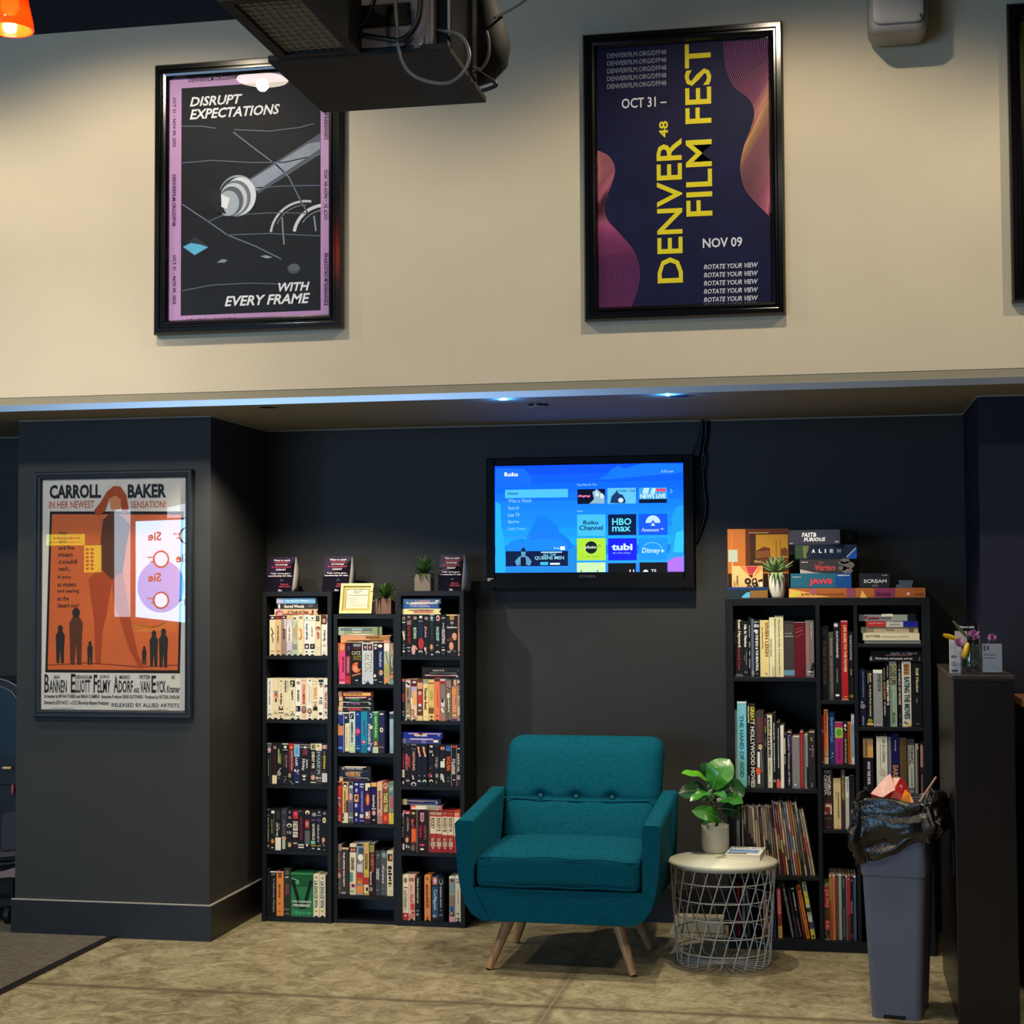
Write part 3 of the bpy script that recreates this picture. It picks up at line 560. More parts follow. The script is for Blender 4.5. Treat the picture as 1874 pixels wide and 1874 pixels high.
R(1204, 1410, 626, 776, '*0a3af0', .0010); b.ell(sf, *q(1306, 690), .0335, .034, '*bfe2fa', .0016, 28, 0, 180); P([(1276, 712), (1306, 668), (1336, 712)], '*0a3af0', .002); P([(1290, 710), (1306, 688), (1322, 710)], '*dff0fc', .0024); T('Paramount', 1226, 1350, 728, 752, '*c8e6fa', ital=1, bold=.4); T('+', 1360, 1384, 726, 740, '*c8e6fa')
R(762, 968, 800, 958, '*aee23a', .0012); c = q(864, 866); b.ell(sf, c[0], c[1], .028, .0285, '*0a1a24', .0016, 28); T('pluto', 818, 904, 852, 880, '*e2f2e0', bold=.7); T('TV', 914, 938, 848, 862, '*1a3a20', bold=.3); b.scrib(sf, *q.r(790, 936, 926, 936), '*3a5a1a')
R(985, 1190, 800, 958, '*0a10d8', .0012); T('tubi', 1010, 1160, 838, 886, '*d6f4f8', bold=1.4); b.scrib(sf, *q.r(1020, 1146, 900, 912), '*9ab4f4')
R(1206, 1408, 798, 954, '*0a64c8', .0012); R(1206, 1408, 798, 850, '*0a4a9c', .0010); b.line(sf, [q(1300 + 74 * math.cos(math.radians(a)), 892 - 62 * math.sin(math.radians(a))) for a in range(8, 150, 8)], .002, '*8ce6fa', .002); T('Disney', 1228, 1358, 868, 916, '*c4f0fc', bold=.6, ital=.5); T('+', 1362, 1388, 880, 902, '*c4f0fc', bold=1.4)
R(762, 966, 974, 1042, '*c8f0b0', .0012); R(985, 1184, 978, 1042, '*05060e', .0012); R(1210, 1410, 972, 1042, '*05070f', .0012)
for x in (790, 906): R(x, x + 7, 1026, 1042, '*3a5a3a', .0016)
for x in (1138, 1164): R(x, x + 8, 1024, 1042, '*e8e8f0', .0016)
b.ell(sf, *q(1254, 1042), .012, .011, '*e4f0f8', .0016, 20, 0, 180); T('TS', 1292, 1330, 1022, 1040, '*dce8f0', bold=1)
b.build('screen', tv)
# cables down from the soffit to the set
mat('cable_black', '#0d0d0f', 0.4, var=0.1)
def cable(label, pts, r, group=None, m='cable_black', n=24):
    P = [Vector(p) for p in pts]; P = [P[0]] + P + [P[-1]]; out = []
    for i in range(1, len(P) - 2):
        for k in range(n // max(1, len(P) - 3) + 1):
            t = k / (n // max(1, len(P) - 3) + 1); p0, p1, p2, p3 = P[i - 1], P[i], P[i + 1], P[i + 2]
            out.append(.5 * (2 * p1 + (p2 - p0) * t + (2 * p0 - 5 * p1 + 4 * p2 - p3) * t * t + (3 * p1 - p0 - 3 * p2 + p3) * t ** 3))
    out.append(P[-1]); return tag(MB().tube(out, r, m).build('cable'), label, 'cable', group)
g = 'cables beside the television'; cy = YB - .016
def cp(px, y=cy): return [onY(1230 + a / 5.21, 760 + c / 5.205, y) for a, c in px]
cable('thick black cable hanging furthest right from soffit, swinging in low to the television', cp([(338, 50), (330, 180), (310, 300), (288, 420), (300, 560), (305, 700), (322, 840), (312, 960), (280, 1080), (235, 1190), (180, 1240)]), .008, g)
cable('black cable dropping straight from soffit behind the top right television corner', cp([(285, 45), (280, 180), (262, 320), (238, 440), (190, 560)]), .007, g)
cable('thin black cable slanting from soffit to the top edge of the television', cp([(275, 110), (240, 230), (200, 340), (170, 420)], cy - .004), .003, g)
cable('black cable twisting beside the thickest one under the soffit', cp([(320, 55), (322, 220), (298, 330), (316, 440), (292, 540)], cy - .012), .005, g)
# ---------------------------------------------------------------- wall speaker
mat('speaker_grey', '#8a888a', 0.5, var=0.03, bump=.05, bscale=800)
sx0, sx1 = onY(1589, 20, 6.12).x, onY(1699, 20, 6.12).x; sz = onY(1640, 55, 6.12).z
t = thing('wall_speaker', 'grey rounded loudspeaker high on the cream wall', 'speaker', ((sx0 + sx1) / 2, 6.235, sz))
b = MB(); w = sx1 - sx0; b.rbox(w, .20, .36, .045, 'speaker_grey', 6, (0, 0, .18)); b.build('cabinet', t)
MB().rbox(w * .86, .012, .31, .03, 'speaker_grey', 6, (0, -.104, .185)).build('grille', t); MB().ell(FRONT(0, -.111, 0), w * .38, .05, .006, .008, '#3c3b40').build('badge', t)
MB().box(-.03, .03, .09, .1045, .08, .28, 'black_satin').build('bracket', t)
# ---------------------------------------------------------------- projector under the ceiling
mat('projector_shell', '#78727a', 0.45, var=0.03); mat('tray_black', '#0b0b0a', 0.75, var=0.15, scale=10); mat('filter_mesh', '#8a8174', 0.7, var=0.05); mat('hose_white', '#6c6a66', 0.4)
YT0, YT1 = 4.40, 4.92; tz = onY(890, 188, YT1).z; tx0 = onY(591, 208, YT1).x; tx1 = onY(890, 188, YT1).x
pj = thing('projector', 'ceiling projector with louvred shell, mesh filter box and black tray', 'projector', ((tx0 + tx1) / 2, YT0, tz)); ox = pj.location.x; w2 = (tx1 - tx0) / 2; D = YT1 - YT0
MB().box(-w2, w2, 0, D, 0, .02, 'tray_black').build('tray', pj, bevel=.003)
def pq(x, y, Y=YT0): p = onY(400 + x / 3.346, y / 3.346, Y); return p.x - ox, p.z - tz
bx0, bx1 = pq(640, 150)[0], pq(1290, 150)[0]; b = MB(); b.box(bx0, bx1, .02, .46, .022, .34, 'projector_shell'); b.build('shell', pj, bevel=.012, bseg=3)
b = MB()
for i in range(9):
    z = pq(900, 148 - i * 15)[1]; b.box(pq(690, 90)[0], pq(1165, 90)[0], .014, .021, z - .003, z + .003, '#1c1a1e')
b.build('louvres', pj)
b = MB(); b.box(bx0 + .01, bx1 - .02, .012, .02, .024, .05, 'projector_shell'); b.lathe([(.0001, 0), (.012, 0), (.012, .012), (.009, .014)], 'hose_white', (pq(1215, 295)[0], .005, pq(1215, 295)[1]), 16); b.build('foot_knob', pj)
# filter box toward the room
fy0 = -.48; fx0, fx1 = pq(380, 400)[0] - .005, pq(870, 380)[0] + .003
b = MB(); fz = .004
b.box(fx0, fx1, fy0, 0, fz + .02, .16, 'tray_black'); e = .032
b.box(fx0, fx0 + e, fy0, 0, fz, fz + .02, 'tray_black'); b.box(fx1 - e, fx1, fy0, 0, fz, fz + .02, 'tray_black'); b.box(fx0 + e, fx1 - e, -e, 0, fz, fz + .02, 'tray_black'); b.box(fx0 + e, fx1 - e, fy0, fy0 + e, fz, fz + .02, 'tray_black')
fb = b.build('filter_box', pj)
b = MB(); b.box(fx0 + e, fx1 - e, fy0 + e, -e, fz + .012, fz + .016, 'filter_mesh')
for i in range(12):
    y = fy0 + e + (abs(fy0) - 2 * e) * (i + .5) / 12; b.box(fx0 + e, fx1 - e, y - .004, y + .004, fz + .008, fz + .012, '#6d665c')
for i in range(8):
    x = fx0 + e + (fx1 - fx0 - 2 * e) * (i + .5) / 8; b.box(x - .003, x + .003, fy0 + e, -e, fz + .009, fz + .0125, '#6d665c')
b.build('filter', fb)
MB().box(bx1 + .0, w2 - .01, .08, .44, .02, .30, 'black_satin').build('connector_panel', pj, bevel=.01)
b = MB(); b.box(w2 - .04, w2 + .005, .30, .36, .02, ZC - tz, 'black_satin'); b.box(-w2, -w2 + .04, .30, .36, .02, ZC - tz, 'black_satin'); b.box(-w2 + .05, w2 - .05, .28, .34, .34, .38, 'black_satin'); b.build('hanger', pj)
g = 'projector leads'
def pc(px, dy, r, label, m='cable_black'): cable(label, [onY(400 + x / 3.346, y / 3.346, YT0 + d) for (x, y), d in zip(px, dy)], r, g, m, 36)
pc([(1080, -40), (1090, 120), (1100, 290), (1150, 420), (1250, 490), (1400, 510), (1500, 440), (1535, 330), (1480, 220), (1340, 185)], [-.02, -.03, -.03, -.03, -.03, -.03, -.02, 0, .05, .08], .0055, 'pale grey hose looping below the projector tray', 'hose_white')
pc([(965, -40), (900, 120), (800, 190), (830, 205), (1000, 235), (1130, 240), (1220, 130), (1240, -40)], [-.03] * 8, .008, 'black power lead curving across the projector louvres')
pc([(690, 80), (760, 140), (830, 180), (780, 200), (720, 170)], [-.03, -.035, -.035, -.03, -.02], .006, 'short black lead beside the projector filter box')
pc([(1640, 190), (1655, 260), (1650, 350), (1610, 420), (1560, 415)], [.3] * 5, .005, 'grey lead hanging behind the projector tray', 'hose_white')
pc([(1560, 420), (1620, 460), (1700, 515), (1650, 545), (1610, 555)], [.35] * 5, .006, 'glossy black lead poking out past the projector tray corner')
pc([(1690, 110), (1760, 75), (1840, 30), (1920, -30)], [.3, .5, .7, .9], .004, 'thin black lead running from the projector up to the right')
b = MB(); pts = []
for i, (x, y, r) in enumerate([(1600, -60, .05), (1620, 60, .062), (1640, 180, .078), (1650, 280, .088), (1640, 370, .085), (1600, 450, .06), (1560, 500, .03)]): p = onY(400 + x / 3.346, y / 3.346, YT1 + .02); pts.append((p, r * .82))
b.tube([p for p, r in pts], [r for p, r in pts], 'tray_black', 20); tag(b.build('cable_sleeve'), 'bulky black cable sleeve hanging behind the projector', 'cable', g)
# ---------------------------------------------------------------- orange pendant lamp, cut by the top left corner
def amber():
    m = bpy.data.materials.new('amber_glass'); m.use_nodes = True; nt = m.node_tree; bs = nt.nodes['Principled BSDF']
    bs.inputs['Base Color'].default_value = lin('#f0501e'); bs.inputs['Roughness'].default_value = .12; bs.inputs['Coat Weight'].default_value = .5
    tl = nt.nodes.new('ShaderNodeBsdfTranslucent'); tl.inputs[0].default_value = lin('#ff5a24'); tr = nt.nodes.new('ShaderNodeBsdfTransparent'); tr.inputs[0].default_value = (1, .35, .12, 1)
    a = nt.nodes.new('ShaderNodeMixShader'); a.inputs[0].default_value = .6; c = nt.nodes.new('ShaderNodeMixShader'); c.inputs[0].default_value = .55
    nt.links.new(tl.outputs[0], a.inputs[1]); nt.links.new(tr.outputs[0], a.inputs[2]); nt.links.new(bs.outputs[0], c.inputs[1]); nt.links.new(a.outputs[0], c.inputs[2]); nt.links.new(c.outputs[0], nt.nodes['Material Output'].inputs[0])
    MATS['amber_glass'] = m
amber(); mat('bulb_glow', '#fff2c0', .4, emit=9.0)
LYp = 4.5; lc = onY(18, 55, LYp); t = thing('pendant_lamp', 'glowing orange glass pendant lamp in the top left corner', 'lamp', (lc.x, LYp, lc.z))
MB().lathe([(.068, 0), (.070, .003), (.066, .03), (.056, .075), (.048, .12), (.04, .16)], 'amber_glass', n=48, cap=False).build('shade', t, solid=.004)
MB().lathe([(.0001, .045), (.018, .05), (.028, .07), (.026, .095), (.014, .12), (.013, .135)], 'bulb_glow', n=24, cap=False).build('bulb', t)
MB().lathe([(.02, .13), (.042, .158), (.02, .20), (.004, .21), (.004, ZC - lc.z)], 'black_satin', n=24).build('cord', t)
pl = bpy.data.lights.new('pendant_bulb', 'POINT'); pl.energy = 6; pl.color = (1, .5, .22); pl.shadow_soft_size = .02; po = bpy.data.objects.new('pendant_bulb', pl); COL.objects.link(po); po.location = (lc.x, LYp, lc.z + .03)
# ---------------------------------------------------------------- three black video racks
PAL = dict(C='#e3d7b2', W='#e9e5d6', T='#d6b68a', K='#15151a', D='#34343a', G='#8c8c8e', g='#5c5c60', R='#b23030', P='#e0487e', O='#dc8844', B='#2b58a0', N='#1c2452', L='#78aed6', Y='#dcc644', M='#5a1820', E='#25703f',
           A='#1983a6', U='#4a2c70', V='#9c8078', S='#b6c2a2', F='#d49a78', Z='#55331f', I='#c9c4cc', Q='#9fb8c8', H='#e0a85a', X='#e6602c', J='#2a1418', p='#d8a0a8', t='#5a8a80', y='#8c8a30', l='#b8b0e0', e='#b8dc8c')
def pc_(k): return PAL[k] if len(k) == 1 else k
def decorate(b, fr, w, h, dec, rnd):
    """printed marks in fractions of the front: u from the left, v from the top"""
    for n, it in enumerate(x for x in dec.split(';') if x.strip()):
        a = it.split(); op = a[0]; d = .0007 + .00025 * n
        U = lambda f: (float(f) - .5) * w
        Z = lambda f: h * (1 - float(f))
        if op == 'b': b.rect(fr, -w / 2 + .0002, w / 2 - .0002, Z(a[2]), Z(a[1]), pc_(a[3]), d)
        elif op == 'r': b.rect(fr, U(a[1]), U(a[2]), Z(a[4]), Z(a[3]), pc_(a[5]), d)
        elif op == 'o': b.ell(fr, U(a[1]), Z(a[2]), float(a[3]) * w, float(a[4]) * h, pc_(a[5]), d, 14)
        elif op == 't': b.text(fr, ' '.join(a[4:]), U(.22), U(.78), Z(a[2]), Z(a[1]), pc_(a[3]), 'd', d, 1.2)
        elif op == 'T': b.text(fr, ' '.join(a[6:]), U(a[1]), U(a[2]), Z(a[4]), Z(a[3]), pc_(a[5]), 'd', d, 1.2)
        elif op == 'h': b.text(fr, ' '.join(a[6:]), U(a[1]), U(a[2]), Z(a[4]), Z(a[3]), pc_(a[5]), 'h', d, 1.2)
        elif op == 's': b.scrib(fr, U(.26), U(.74), Z(a[2]), Z(a[1]), pc_(a[3]), 'd', d, rnd)
        elif op == 'x': b.scrib(fr, U(a[1]), U(a[2]), Z(a[4]), Z(a[3]), pc_(a[5]), 'd', d, rnd)
        elif op == 'z': b.scrib(fr, U(a[1]), U(a[2]), Z(a[4]), Z(a[3]), pc_(a[5]), 'h', d, rnd)
        elif op == 'f':     # a face: hair, head, shoulders
            u, v, s = float(a[1]), float(a[2]), float(a[3]); W2 = w * s
            b.ell(fr, U(u), Z(v), W2 * .62, W2 * .8, pc_(a[5]), d, 12); b.ell(fr, U(u), Z(v) - W2 * .1, W2 * .45, W2 * .6, pc_(a[4]), d + .0001, 12); b.rect(fr, U(u) - W2 * .3, U(u) + W2 * .1, Z(v) - W2 * .05, Z(v) + W2 * .05, pc_(a[5]), d + .0002)
        elif op == 'c':     # studio arc mark
            b.ell(fr, U(.5), Z(a[1]), w * .36, w * .42, pc_(a[2]), d, 12, 0, 180); b.ell(fr, U(.5), Z(a[1]), w * .2, w * .24, pc_(a[3]), d + .0001, 10, 0, 180)
        elif op == 'd':     # diagonal stroke
            b.line(fr, [(U(a[1]), Z(a[2])), (U(a[3]), Z(a[4]))], float(a[5]) * w, pc_(a[6]), d)
def tape_mesh(w, h, dp, base, dec, rnd, notch=True):
    """card sleeve; the spine has a thumb notch at its foot"""
    b = MB(); k = pc_(base); x = w / 2
    if notch:
        r = min(w * .34, .0115); a = [(-r * math.cos(math.pi * i / 8), r * .78 * math.sin(math.pi * i / 8)) for i in range(9)]
        pts = [(-x, 0)] + a + [(x, 0), (x, h), (-x, h)]
    else: pts = [(-x, 0), (x, 0), (x, h), (-x, h)]
    fr = FRONT(); b.poly(fr, pts, k, 0)
    b.add([(-x, 0, 0), (x, 0, 0), (x, dp, 0), (-x, dp, 0), (-x, 0, h), (x, 0, h), (x, dp, h), (-x, dp, h)], [(4, 5, 6, 7), (1, 2, 6, 5), (3, 0, 4, 7), (2, 3, 7, 6)], k)
    decorate(b, fr, w, h, dec, rnd); return b
mat('tape_shell', '#0a0a0b', .45); mat('clam_white', '#dcdad0', .35, spec=.6); mat('page_edge', '#e4dcc4', .75, var=.05, scale=200)
def make_tape(w, h, base, dec, loc, roty, label, group, rnd, notch=True):
    o = tape_mesh(w, h, .104, base, dec, rnd, notch).build('video_tape', loc=loc, rot=(0, roty, 0)); tag(o, label, 'video tape', group)
    MB().box(-w / 2 + .0012, w / 2 - .0012, .0016, .101, .001, h - .0015, 'tape_shell').build('cassette', o); return o
def make_book(name, w, h, dp, base, dec, loc, roty, label, cat, group, rnd, page='page_edge', pname='pages', inset=.003, spine=True):
    b = MB(); k = pc_(base); x = w / 2; tk = min(.0022, w * .16)
    b.box(-x, x, 0, tk, 0, h, k); b.box(-x, -x + tk, tk, dp, 0, h, k); b.box(x - tk, x, tk, dp, 0, h, k)
    decorate(b, FRONT(), w, h, dec, rnd)
    o = b.build(name, loc=loc, rot=(0, roty, 0)); tag(o, label, cat, group)
    MB().box(-x + tk, x - tk, tk, dp - .003, .001, h - inset, page).build(pname, o); return o
RACK_D = .262
def rack(label, x0, x1, y, zs, top):
    """zs: upper faces of the shelf boards, lowest first"""
    t = thing('video_rack', label, 'shelf', ((x0 + x1) / 2, y, 0), group='black video racks'); w = (x1 - x0) / 2; s = .019
    for q in (-w, w - s): MB().box(q, q + s, 0, RACK_D, 0, top, 'black_board').build('side_panel', t)
    MB().box(-w + s, w - s, 0, RACK_D, top - .021, top, 'black_board').build('top_panel', t)
    for i, z in enumerate(zs): MB().box(-w + s, w - s, 0 if i else .004, RACK_D - .006, z - (.016 if i else .0), z, 'black_board').build('shelf', t) if i else MB().box(-w + s, w - s, .004, RACK_D - .006, 0, z, 'black_board').build('plinth', t)
    MB().box(-w + s, w - s, RACK_D - .006, RACK_D, 0, top - .021, 'black_board').build('back_panel', t)
    return t
RY = {'L': 7.145, 'M': 7.165, 'R': 7.15}
LZ = [.024, .3225, .6235, .921, 1.2135]; RZ = [.024, .331, .628, .9215, 1.2135]; MZ = [.015, .127, .451, .771, 1.084]
LXs = (onY(480, 1390, 7.145).x, onY(606.5, 1390, 7.145).x); MXs = (LXs[1] + .002, onY(727, 1390, 7.16).x); RXs = (MXs[1] + .002, onY(849.5, 1390, 7.15).x)
rack('tall black video rack beside the pillar', *LXs, RY['L'], LZ, 1.508)
rack('lower black video rack in the middle of the three', *MXs, RY['M'], MZ, 1.404)
rack('tall black video rack nearest the teal armchair', *RXs, RY['R'], RZ, 1.508)
TH = .187
